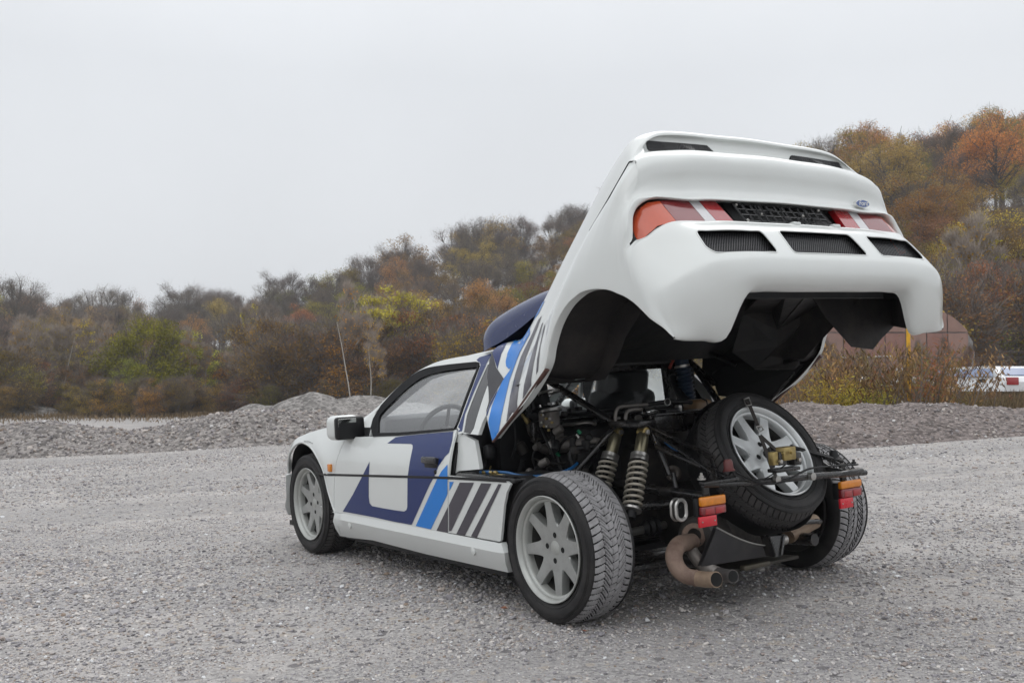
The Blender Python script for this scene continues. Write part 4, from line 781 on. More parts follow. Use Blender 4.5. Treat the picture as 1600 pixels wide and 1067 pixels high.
# rim: barrel and flange, then the eight spoke star
SPOKE = mat('grey_spoke_paint', (0.36, 0.37, 0.36), 0.34, metal=0.5, coat=0.25, var=0.06, dirt=(0.14, 0.13, 0.12), dscale=14, damt=0.4)
def rim_meshes(mt, tagn):
    mb = MB(); mb.lathe([(.2145, .098), (.2200, .104), (.2235, .110), (.2240, .1155), (.2215, .118), (.2170, .1165), (.2130, .110), (.2080, .1035), (.2065, .099), (.2055, .094), (.2000, .092), (.1965, .088), (.1945, .070), (.1935, .052)], seg=96)
    mb.lathe([(.1935, .052), (.190, .01), (.187, -.06), (.200, -.095), (.2150, -.104), (.2215, -.115), (.2235, -.112), (.2195, -.098), (.205, -.088), (.195, -.06), (.197, .05), (.202, .088)], seg=96, mi=1)
    bar = mb.obj('b', [mt, mat('rim_inner_dark', (.05, .048, .045), .6, metal=.3)], None, 40)
    mb = MB(); ns = 8; outer, top_y, z_in = .1975, .082, .034
    ring = []                                  # star outline: tapering spokes with rounded windows between them
    for k in range(ns):
        a0 = 2 * math.pi * k / ns; win = math.pi / ns
        pts = [(outer, -.098), (.165, -.135), (.135, -.195), (.112, -.275), (.101, -.355), (.098, -win), (.101, -2 * win + .355), (.112, -2 * win + .275), (.135, -2 * win + .195), (.165, -2 * win + .135), (outer, -2 * win + .098)]
        for r_, da in reversed(pts[:6]): ring.append((r_, a0 + da))
        for r_, da in pts[:5]: ring.append((r_, a0 - da))
    # order check: for each spoke go valley -> tip -> tip -> valley
    ring2 = []
    for k in range(ns):
        a0 = 2 * math.pi * k / ns; half = [(.098, -math.pi / ns), (.101, -.352), (.112, -.275), (.135, -.200), (.165, -.142), (outer, -.112)]
        for r_, da in half: ring2.append((r_, a0 + da))
        for r_, da in half[:0:-1]: ring2.append((r_, a0 - da))
    n = len(ring2); yt = lambda r_: top_y + .012 * ((r_ / outer) ** 2) - .012
    A = [(r_ * math.cos(a), yt(r_), r_ * math.sin(a)) for r_, a in ring2]; A2 = [((r_ + .004) * math.cos(a), yt(r_) - .007, (r_ + .004) * math.sin(a)) for r_, a in ring2]; Bk = [((r_ * .985 + .003) * math.cos(a), yt(r_) - .040, (r_ * .985 + .003) * math.sin(a)) for r_, a in ring2]
    # shrink the top outline a little so that the edge is chamfered
    A = [((r_ - .002) * math.cos(a), yt(r_), (r_ - .002) * math.sin(a)) if r_ < outer - .001 else (r_ * math.cos(a0_), yt(r_), r_ * math.sin(a0_)) for (r_, a), a0_ in zip(ring2, [a for _, a in ring2])]
    # inner rings towards the cap
    rings = []
    for q in (.0655, .040): rings.append([(q * math.cos(a), yt(q), q * math.sin(a)) for _, a in ring2])
    V = A + A2 + Bk + rings[0] + rings[1] + [(0, yt(0), 0)]; Fc = []
    for i in range(n):
        j = (i + 1) % n; Fc += [(i, j, n + j, n + i), (n + i, n + j, 2 * n + j, 2 * n + i), (i, j, 3 * n + j, 3 * n + i), (3 * n + i, 3 * n + j, 4 * n + j, 4 * n + i), (4 * n + i, 4 * n + j, 5 * n)]
    mb.add(V, Fc); star = mb.obj('s', SPOKE if mt is SILVER else mt, None, 28)
    mb = MB()
    for k in range(4):
        a = math.pi / 2 * k + .18; c = (.054 * math.cos(a), 0, .054 * math.sin(a)); mb.lathe([(.0122, yt(.054) + .0009), (0, yt(.054) + .0009)], c, seg=20, mi=0)
    bolts = mb.obj('k', SOOT_SHADE, None, 30)  # flat black discs on the face, painting the shade inside bolt holes
    mb = MB(); mb.lathe([(.030, yt(0) - .004), (.030, yt(0) + .001), (.027, yt(0) + .0028), (0, yt(0) + .0034)], seg=32); cap = mb.obj('c', mt, None, 40)
    mb = MB(); mb.lathe([(.150, .018), (.150, .030), (.075, .031), (.070, .045), (.0, .045)], seg=40); disc = mb.obj('d', mat('brake_disc' + tagn, (.035, .033, .03), .5, metal=.6), None, 40)
    out = [o.data for o in (bar, star, bolts, cap, disc)]
    for o in (bar, star, bolts, cap, disc): bpy.data.objects.remove(o)
    return out
RIMS = rim_meshes(SILVER, ''); RIMB = [m.copy() for m in RIMS]
for m in (RIMB[0], RIMB[1], RIMB[3]): m.materials[0] = SILVERB
def wheel(name, loc, sgn, tread, rims, ang=0.0, rot=None, label=None):
    w = empty(name, C, loc)
    w.rotation_euler = (0, 0, 0) if sgn > 0 else (0, 0, math.pi)
    if rot is not None: w.rotation_euler = rot
    for nm, me in (('tread', tread), ('sidewall', swm), ('rim', rims[0]), ('spokes', rims[1]), ('bolt_hole_shade', rims[2]), ('centre_cap', rims[3]), ('brake_disc', rims[4])):
        if name == 'spare_wheel' and nm == 'brake_disc': continue
        o = bpy.data.objects.new(nm, me); COL.objects.link(o); o.parent = w; o.rotation_euler = (0, ang, 0)
    if label: w['label'] = label
    return w
wheel('wheel', (0, .755, .3125), 1, TREAD, RIMS, .12, label='rear wheel with dust grey tread'); wheel('wheel', (0, -.755, .3125), -1, TREAD, RIMS, .5, label='rear wheel with dust grey tread')
wheel('wheel', (2.53, .755, .3125), 1, TREAD2, RIMS, .32, label='dark front wheel'); wheel('wheel', (2.53, -.755, .3125), -1, TREAD2, RIMS, .1)
nsp = Vector((-.85, -.016, .526)).normalized(); q = Vector((0, 1, 0)).rotation_difference(nsp)
spc = Vector((-.418, -.077, .66)) - nsp * .115
wheel('spare_wheel', spc, 1, TREAD2, RIMB, .25, rot=(q.to_matrix().to_4x4() @ Matrix.Rotation(.6, 4, 'Y')).to_euler(), label='spare wheel strapped down behind the engine')
# ---- flank panels (left traced from the photo, right mirrored) ----
arch = S2([Z2(*p) for p in [(80, 385), (85, 320), (105, 240), (140, 180), (190, 150), (230, 160), (270, 190), (310, 250), (345, 320), (370, 388), (400, 520), (440, 650), (452, 680)]])
arch_low = S2([Z2(*p) for p in [(452, 684), (470, 780), (490, 845)]])
cr_ = [(2.99, .50), (2.97, .60), (2.86, .675), (2.70, .726), (2.56, .755), (2.36, .785), (2.15, .800), (2.02, .806)]
doorf = S2([Z4(*p) for p in [(330, 425), (300, 490), (280, 560), (275, 600), (275, 768)]]); doorf = [(x, z) for x, z in doorf]
g_ = .004
fender = arch[:-2][::-1]; fender = list(reversed(arch)) 
fpoly = [(arch[0][0] + .03, arch[0][1])] + cr_ + [(doorf[0][0] + g_ + .02, .80)] + [(x + g_, z) for x, z in doorf] + [(doorf[-1][0] + g_, .305)] + list(reversed(arch))
doorr = S2([Z4(*p) for p in [(840, 400), (815, 500), (803, 600), (803, 750), (803, 868)]])
dtop = S2([ZW(*p) for p in [(1022, 872), (1000, 877), (700, 905), (430, 933), (112, 946)]])
dpoly = doorf + [(doorf[-1][0], .301)] + [(doorr[-1][0] + g_, .302)] + [(x + g_, z) for x, z in doorr[::-1]] + dtop
qpoly = [(doorr[2][0], .582)] + doorr[3:] + [(doorr[-1][0], .306)] + S2([Z4(1040, 907), Z4(1045, 900), Z4(1060, 740), Z4(1072, 680), Z4(1090, 642)]) + [(.262, .582)]
spoly = [(2.118, .300)] + S2([Z4(275, 775), Z4(300, 880), Z4(340, 888), Z4(450, 900), Z4(700, 965), Z4(1080, 1050), Z4(1062, 960), Z4(1045, 912)]) + [(.345, .303)]
skf = [(2.905, .475), (2.985, .475), (2.99, .35), (2.985, .215), (2.915, .205), (2.900, .34)]
for s in (1, -1):
    panel('front_wing', fpoly, ysurf, WHITE, C, side=s); dr = panel('door', dpoly, ysurf, WHITE, C, side=s)
    qp = panel('rear_quarter', qpoly, ysurf, WHITE, C, side=s); sk = panel('sill_skirt', spoly, ysurf, WHITE, C, side=s, thick=.03)
    panel('front_skirt', rounded(skf, .015), lambda x, z: ysurf(x, z) + .014, WHITE, C, side=s, thick=.035)
    mb = MB()
    for a, b_ in ((2.36, .262),):
        xs_ = np.linspace(a, b_, 40); zz = np.interp(xs_, [.237, .737, 2.237], [.584, .569, .510]) ; zz = [np.interp(x, [.237, .737, 2.237], [.584, .572, .512]) for x in xs_]
        V = [(x, s * (ysurf(x, z) + o_), z + dz) for x, z in zip(xs_, zz) for o_, dz in ((-.004, -.0075), (.0025, -.006), (.0035, 0), (.0025, .006), (-.004, .0075))]; Fc = [[i * 5 + k, i * 5 + k + 1, i * 5 + k + 6, i * 5 + k + 5] for i in range(39) for k in range(4)]; mb.add(V, Fc)
    mb.obj('waist_strip', BLACK, C)
    for c_ in (Z4(345, 832), Z4(917, 950)):
        p = sside(*c_); MB().lathe([(0, .003), (.017, .003), (.0195, .0015), (.020, -.004)], (p[0], s * (ysurf(p[0], p[2]) + .001), p[2]), (0, s, 0), 28).obj('jacking_plug', WHITE, sk)
    p = sside(*Z4(257, 565)); MB().rbox((p[0], s * (p[1] + .006), p[2]), (.040, .018, .046), .005).obj('side_marker_lamp', AMBER, C)
    # rolled arch lip and the black wheel tub behind it
    al = arch + arch_low; P = [(x, s * (ysurf(x, z) + .0), z) for x, z in al]; MB().tube([(p[0], p[1] - s * .004, p[2]) for p in P], .0085, 8, smooth=4).obj('arch_lip', WHITE, C)
    tub = [(2.53 + .375 * math.cos(a), .31 + .395 * math.sin(a)) for a in np.linspace(-.35, math.pi + .35, 26)]
    V = [(x, s * (.862 if x < 2.7 else .862 - 1.05 * (x - 2.7) ** 2), z) for x, z in tub] + [(x, s * .50, z) for x, z in tub]; n = len(tub); Fc = [[i, i + 1, i + 1 + n, i + n] for i in range(n - 1)] + [list(range(n, 2 * n))]; MB().add(V, Fc).obj('wheel_tub', DARK, C)
# ---- decals: vinyl laid on the left flank, as traced ----
def bvh_of(objs):
    V, Fc = [], []; k = 0
    for o in objs:
        for v in o.data.vertices: V.append(v.co.copy())
        for p in o.data.polygons: Fc.append([i + k for i in p.vertices])
        k = len(V)
    return BVHTree.FromPolygons(V, Fc)
def decal(name, px_poly, bvh, m, parent, step=4.0, off=.0016, mirror=True, rr=0):
    poly = rounded(px_poly, rr) if rr else px_poly
    v, f, bd = tri_poly(poly, step); out = np.zeros((len(v), 3)); ok = np.zeros(len(v), bool); o_ = Vector(CC)
    for i, (a, b_) in enumerate(v):
        h = bvh.ray_cast(o_, Vector(ray(a, b_)))
        if h[0] is not None:
            nn = h[1] if h[1].dot(Vector(ray(a, b_))) < 0 else -h[1]; p = h[0] + nn * off; out[i] = p; ok[i] = True
    okx = np.where(ok)[0]; snap = {}
    if len(okx) == 0: print('DECAL EMPTY', name); return
    def shot(a, b_):
        h = bvh.ray_cast(o_, Vector(ray(a, b_)))
        if h[0] is None: return None
        nn = h[1] if h[1].dot(Vector(ray(a, b_))) < 0 else -h[1]; return np.array(h[0] + nn * off)
    for i in np.where(~ok)[0]:                  # bring stray outline points back to the edge of the surface
        j = okx[((v[okx] - v[i]) ** 2).sum(1).argmin()]; lo, hi = 0.0, 1.0; best = out[j]
        for _ in range(8):
            m_ = (lo + hi) / 2; r_ = shot(*(v[j] + (v[i] - v[j]) * m_))
            if r_ is None: hi = m_
            else: lo = m_; best = r_
        out[i] = best
    F2 = []
    for q in f:
        if any(ok[i] for i in q):
            e_ = max(np.linalg.norm(out[q[i]] - out[q[i - 1]]) for i in range(len(q)))
            if e_ < .16: F2.append(q)
    if not F2: print('DECAL EMPTY', name); return
    used = sorted({i for q in F2 for i in q}); mp = {a: b_ for b_, a in enumerate(used)}; V = out[used]; F2 = [[mp[i] for i in q] for q in F2]
    MB().add(V, F2).obj(name, m, parent, 60)
    if mirror: MB().add(V * [1, -1, 1], [q[::-1] for q in F2]).obj(name, m, parent, 60)
FL = [o for o in C.children if o.name.split('.')[0] in ('door', 'rear_quarter', 'front_wing')]
left = [o for o in FL if np.mean([v.co.y for v in o.data.vertices]) > 0]; BS = bvh_of(left); DOOR = [o for o in left if o.name.split('.')[0] == 'door'][0]; QUA = [o for o in left if o.name.startswith('rear_quarter')][0]
navy = [(520, 452), (560, 424), (600, 418), (700, 408), (826, 398), (821, 440), (806, 496), (788, 513), (757, 558), (735, 612), (718, 640), (633, 829), (560, 816), (460, 794), (314, 767), (360, 690), (400, 612), (438, 537), (434, 620), (434, 700), (438, 728), (450, 742), (500, 752), (560, 762), (598, 767), (609, 760), (613, 745), (614, 610), (624, 540), (638, 472), (637, 460), (630, 455)]
decal('navy_graphic', [Z4(*p) for p in navy], BS, NAVY, DOOR)
decal('blue_stripe', [Z4(*p) for p in [(799, 550), (772, 580), (752, 615), (722, 680), (652, 834), (722, 850), (796, 694), (799, 684), (799, 600)]], BS, BLUE, DOOR)
decal('blue_stripe', [Z4(*p) for p in [(808, 630), (828, 630), (808, 672)]], BS, BLUE, QUA)
decal('charcoal_stripe', [Z4(*p) for p in [(748, 856), (801, 745), (801, 866)]], BS, GREY, DOOR)
for poly in ([(806, 738), (856, 633), (922, 634), (812, 868), (806, 867)], [(955, 636), (1003, 638), (880, 878), (840, 872)], [(1035, 640), (1050, 641), (935, 888), (908, 882)]):
    decal('charcoal_stripe', [Z4(*p) for p in poly], BS, GREY, QUA)
# door handle
p = sside(*Z4(725, 540)); hb = MB(); hb.rbox((p[0], p[1] + .001, p[2] - .006), (.135, .012, .060), .010); hd = hb.obj('handle_recess', BLACK, DOOR)
MB().rbox((p[0], p[1] + .016, p[2] + .012), (.138, .022, .034), .009).obj('door_handle', mat('handle_satin_black', (.02, .02, .022), .3, coat=.3), DOOR)
p = sside(*Z4(743, 585)); MB().lathe([(0, .006), (.009, .006), (.011, .003), (.011, -.002)], (p[0], p[1], p[2]), (0, 1, 0), 20).obj('door_lock', BLACK, DOOR)
# ---- greenhouse ----
def yg(x, z):
    y = .800 - .52 * (z - .79) - .35 * max(0, z - .79) ** 2
    if x > 1.7: y += .03 * (x - 1.7)
    return y
def sg(px, py, off=0.0):
    t0 = np.linalg.norm(at(px, py, y=.72) - CC); r_ = hit(px, py, lambda p: p[1] - yg(p[0], p[2]) - off, t0 - 1.2, t0 + 1.2)
    return at(px, py, y=.7) if r_ is None else r_
def G2(pts): return [(q[0], q[2]) for q in (sg(*p) for p in pts)]
outer = G2([ZW(*p) for p in [(65, 850), (60, 800), (90, 762), (200, 640), (400, 440), (560, 305), (700, 222), (850, 160), (1050, 118), (1240, 90), (1395, 68)]])
inner = G2([ZW(*p) for p in [(112, 940), (180, 690), (380, 470), (560, 312), (700, 238), (900, 200), (1225, 166), (1262, 176), (1270, 205), (1190, 420), (1060, 770), (1018, 878)]])
outer = outer[:2] + [tuple(q) for q in cr_curve(np.array(outer[2:]), 4)]
backe = G2([ZW(*p) for p in [(1395, 68), (1360, 150), (1345, 200), (1225, 470), (1130, 720), (1095, 900), (1040, 925)]])
for s in (1, -1):
    ring = [(outer[0][0] + .02, .795)] + outer + backe[1:] + [(backe[-1][0] + .02, .80), (inner[-1][0], .803)] + inner[::-1] + [(inner[0][0], .795)]
    cs = panel('cabin_side', ring, yg, WHITE, C, side=s, thick=.02)
    sm2 = lambda P: [tuple(q) for q in cr_curve(np.array(P), 5)]
    fr_o = inner; fr_i = G2([ZW(*p) for p in [(205, 908), (208, 790), (245, 700), (450, 500), (600, 375), (700, 318), (830, 278), (1000, 250), (1238, 222), (1236, 240), (1165, 410), (1030, 795), (1000, 856), (420, 903)]])
    fo = G2([ZW(*p) for p in [(112, 945), (180, 690), (380, 470), (560, 312), (700, 238), (900, 200), (1225, 166), (1262, 176), (1270, 205), (1190, 420), (1060, 770), (1030, 862), (1000, 878), (430, 935), (112, 948)]])
    fr_i = [fr_i[0]] + sm2(fr_i[1:9]) + fr_i[9:]; fo = [fo[0]] + sm2(fo[1:7]) + fo[7:]
    # black frame as ring: outline joined to its hole by one cut
    k = 0; hole = fr_i; ringf = fo[:-1] + [fo[-1]] + [fo[0]] + [hole[0]] + hole[::-1] if False else None
    mbf = MB(); vo, vi = cr_curve(np.array([(a, b_) for a, b_ in fo]), 1), None
    def resamp(P, n):
        P = np.array(P + [P[0]]); d = np.concatenate([[0], np.cumsum(np.linalg.norm(np.diff(P, axis=0), axis=1))]); t = np.linspace(0, d[-1], n, endpoint=False); return np.stack([np.interp(t, d, P[:, 0]), np.interp(t, d, P[:, 1])], 1)
    I = resamp(hole, 160); O = resamp(fo, 320); idx = [int(np.argmin(((O - q_) ** 2).sum(1))) for q_ in I]; V = []
    for (a, b_), j in zip(I, idx): V += [(O[j][0], s * (yg(*O[j]) - .002), O[j][1]), (O[j][0], s * (yg(*O[j]) + .006), O[j][1]), (a, s * (yg(a, b_) + .003), b_), (a, s * (yg(a, b_) - .012), b_)]
    n = len(I); mbf.add(V, [[i * 4 + q_, i * 4 + q_ + 1, ((i + 1) % n) * 4 + q_ + 1, ((i + 1) % n) * 4 + q_] for i in range(n) for q_ in range(3)]); mbf.obj('window_frame', SEAL, C, 40)
    gp = panel('side_window', hole, lambda x, z: yg(x, z) - .006, GLASS if s > 0 else GLARE_VEIL, C, side=s, thick=.004)
    qg = G2([ZW(*p) for p in [(1362, 140), (1330, 230), (1225, 470), (1130, 720), (1098, 900), (1165, 918), (1200, 860), (1340, 420), (1372, 200)]])
    panel('quarter_window', qg, lambda x, z: yg(x, z) - .003, QGLASS, C, side=s, thick=.006)
    wq = G2([ZW(*p) for p in [(1040, 905), (1095, 902), (1165, 920), (1202, 860), (1342, 420), (1400, 430), (1380, 620), (1290, 800), (1245, 930)]])
    panel('pillar_base', wq + [], lambda x, z: yg(x, z) - .001, WHITE, C, side=s, thick=.02)
    def yl(x, z): return .786 + (.80 - z) * .22 - .05 * max(0, (z - .6) / .2) * 0
    lq = [(q_[0], q_[2]) for q_ in (hit(*p, lambda P_: P_[1] - yl(P_[0], P_[2])) for p in [Z4(838, 402), Z4(860, 405), Z4(925, 440), Z4(946, 560), Z4(946, 572), Z4(850, 580), Z4(818, 606), Z4(806, 600), Z4(820, 500)])]
    panel('door_shut_panel', lq, yl, WHITE, C, side=s, thick=.02)
csl = [o for o in C.children if o.name.startswith('cabin_side')][0]; BG = bvh_of([csl])
decal('navy_pillar', [ZW(*p) for p in [(1212, 168), (1264, 122), (1384, 84), (1380, 104), (1345, 175), (1212, 470), (1112, 715), (1082, 890), (1044, 896), (1030, 874), (1068, 780), (1197, 425), (1276, 205), (1264, 172)]], BG, NAVY, csl, 6)
# roof, windscreen, bonnet: one lofted profile
def zc(x): return float(np.interp(x, [.55, .8, 1.0, 1.2, 1.35, 1.5, 1.65, 1.8, 2.0, 2.2, 2.34, 2.45, 2.7, 2.9, 3.05, 3.13, 3.16], [1.205, 1.214, 1.213, 1.20, 1.178, 1.138, 1.082, 1.015, .915, .815, .758, .745, .70, .64, .56, .47, .30]))
def half(x): return float(np.interp(x, [.55, 1.2, 1.6, 2.0, 2.34, 2.6, 2.9, 3.05, 3.16], [.60, .605, .64, .72, .79, .835, .80, .74, .66]))
def drop(x): return float(np.interp(x, [.55, 1.35, 2.0, 2.34, 2.6, 3.16], [.060, .066, .06, .03, .015, .02]))
def loft(name, x0_, x1_, m, n=24, f0=-1, f1=1, off=0):
    X = np.linspace(x0_, x1_, n); Y = np.linspace(f0, f1, 21); V = []
    for x in X:
        for u in Y: V.append((x, u * half(x), zc(x) + off - drop(x) * abs(u) ** 2.6 - .045 * max(0, abs(u) - .93) / .07 * (x < 2.35)))
    Fc = [[i * 21 + j, i * 21 + j + 1, (i + 1) * 21 + j + 1, (i + 1) * 21 + j] for i in range(n - 1) for j in range(20)]
    return MB().add(V, Fc).obj(name, m, C, 40)
loft('roof', .60, 1.42, WHITE); loft('headlining', .64, 1.40, DARK, off=-.022); loft('windscreen', 1.425, 2.22, GLARE_VEIL, off=-.004); loft('bonnet', 2.225, 3.16, WHITE, 30)
for s in (1, -1):
    loft('screen_pillar', 1.42, 2.235, WHITE, 20, s * .90, s * 1.0, .002)
    loft('screen_seal', 1.42, 2.235, BLACK, 20, s * .875, s * .90, .003)
loft('screen_seal', 1.40, 1.44, BLACK, 4, -.9, .9, .003); loft('scuttle', 2.18, 2.30, BLACK, 6, -.9, .9, .004)
MB().rbox((3.09, 0, .36), (.14, 1.34, .30), .05).obj('front_bumper', WHITE, C)
MB().box((1.7, 0, .15), (2.6, 1.62, .03)).obj('floor_pan', DARK, C)
MB().box((1.45, 0, .30), (1.9, 1.60, .28)).obj('cabin_tub', DARK, C)
for s in (1, -1): panel('door_trim', dpoly, lambda x, z: ysurf(x, z) - .03, DARK, C, side=s, thick=.01)
# door mirror
for s in (1, -1):
    a = at(*Z4(268, 332), x=1.93); b_ = at(*Z4(405, 428), x=1.93); c = (a + b_) / 2; wy = abs(a[1] - b_[1]); wz = abs(a[2] - b_[2])
    mr_ = MB().rbox((1.985, s * (c[1] + .006), c[2] + .002), (.13, wy - .004, wz + .010), .04, seg=4).obj('mirror_housing', WHITE, C, 50)
    MB().rbox((1.910, s * (c[1] + .000), c[2]), (.05, wy * .99, wz * .98), .018, seg=3).obj('mirror_frame', BLACK, mr_, 50)
    g1 = at(*Z4(290, 341), x=1.89); g2 = at(*Z4(378, 418), x=1.89); cy_ = (g1[1] + g2[1]) / 2
    MB().rbox((1.889, s * cy_, (g1[2] + g2[2]) / 2), (.004, abs(g1[1] - g2[1]), abs(g1[2] - g2[2])), .012, rot=Matrix.Rotation(math.radians(-4), 3, 'Y')).obj('mirror_glass', mat('mirror_glass', (.30, .31, .30), .06, metal=1.0), mr_, 0)
    MB().tube([(1.93, s * (b_[1] + .03), c[2] - .005), (1.96, s * .765, .80), (2.0, s * .755, .80)], [.036, .034, .03], 10, flat=.6).obj('mirror_stalk', BLACK, mr_)
# ---- cabin interior ----
MB().rbox((2.02, 0, .76), (.42, 1.36, .16), .05).obj('dashboard', mat('dash_grey', (.16, .16, .165), .8), C, 40)
sw = at(694, 672, y=.38); w = empty('steering_wheel', C, tuple(sw)); w.rotation_euler = (0, math.radians(62), 0)
th = np.linspace(0, 2 * math.pi, 37); MB().tube([(.158 * math.cos(a), .158 * math.sin(a), 0) for a in th], 0.014, 8, caps=False).obj('steering_rim', mat('wheel_leather', (.06, .06, .063), .6), w)
mb = MB(); [mb.tube([(0, 0, -.02), (.153 * math.cos(a), .153 * math.sin(a), 0)], .011, 6) for a in (math.pi, 1.0, -1.0)]; mb.lathe([(0, .02), (.04, .015), (.045, -.03)], (0, 0, -.02), (0, 0, 1), 20); mb.obj('steering_spokes', BLACK, w)
for y in (.38, -.40):
    s_ = empty('seat', C, (1.02, y, .30)); MB().rbox((-.02, 0, .36), (.13, .44, .56), .05, rot=Matrix.Rotation(math.radians(-12), 3, 'Y')).obj('seat_back', SEAT, s_, 50)
    MB().rbox((.28, 0, .10), (.50, .46, .14), .05).obj('seat_cushion', SEAT, s_, 50); MB().rbox((-.075, 0, .675), (.10, .36, .17), .048, rot=Matrix.Rotation(math.radians(-12), 3, 'Y'), seg=5).obj('headrest', mat('headrest_vinyl', (.03, .03, .032), .4), s_, 50)
# roll cage bars in the cabin
for s in (1, -1): MB().tube([(.72, s * .60, .45), (.72, s * .58, .95), (.75, s * .50, 1.12), (1.35, s * .50, 1.12), (1.95, s * .66, .82)], .019, 8, smooth=4).obj('roll_cage', FRAME, C)
# ---- rear bulkhead with its window ----
def plate_hole(name, x, outer_, hole_, m, th_=.03, parent=None):
    O = np.array(outer_, float); Hh = np.array(hole_, float); n = len(O); V = [(x, a, b_) for a, b_ in O] + [(x, a, b_) for a, b_ in Hh] + [(x - th_, a, b_) for a, b_ in O] + [(x - th_, a, b_) for a, b_ in Hh]; Fc = []
    for i in range(n):
        j = (i + 1) % n; Fc += [(i, j, n + j, n + i), (2 * n + i, 2 * n + j, 3 * n + j, 3 * n + i), (i, j, 2 * n + j, 2 * n + i), (n + i, n + j, 3 * n + j, 3 * n + i)]
    return MB().add(V, Fc).obj(name, m, parent or C, 30)
def rrect(y0_, y1_, z0_, z1_, r, n=5):
    out = []
    for cy_, cz_, a0 in ((y1_ - r, z1_ - r, 0), (y0_ + r, z1_ - r, 90), (y0_ + r, z0_ + r, 180), (y1_ - r, z0_ + r, 270)):
        for k in range(n): a = math.radians(a0 + 90 * k / (n - 1)); out.append((cy_ + r * math.cos(a), cz_ + r * math.sin(a)))
    return out
plate_hole('bulkhead', .66, rrect(-.66, .66, .30, 1.17, .06), rrect(-.46, .46, .83, 1.045, .04), BLACK)
plate_hole('bulkhead_window_frame', .628, rrect(-.515, .515, .79, 1.085, .06), rrect(-.455, .455, .835, 1.04, .04), FRAME, .025)
MB().box((.665, 0, .9375), (.006, .93, .22)).obj('bulkhead_window', GLASSR, C, 0)
MB().rbox((.64, .0, 1.12), (.10, 1.16, .09), .03).obj('roof_rear_rail', BLACK, C)
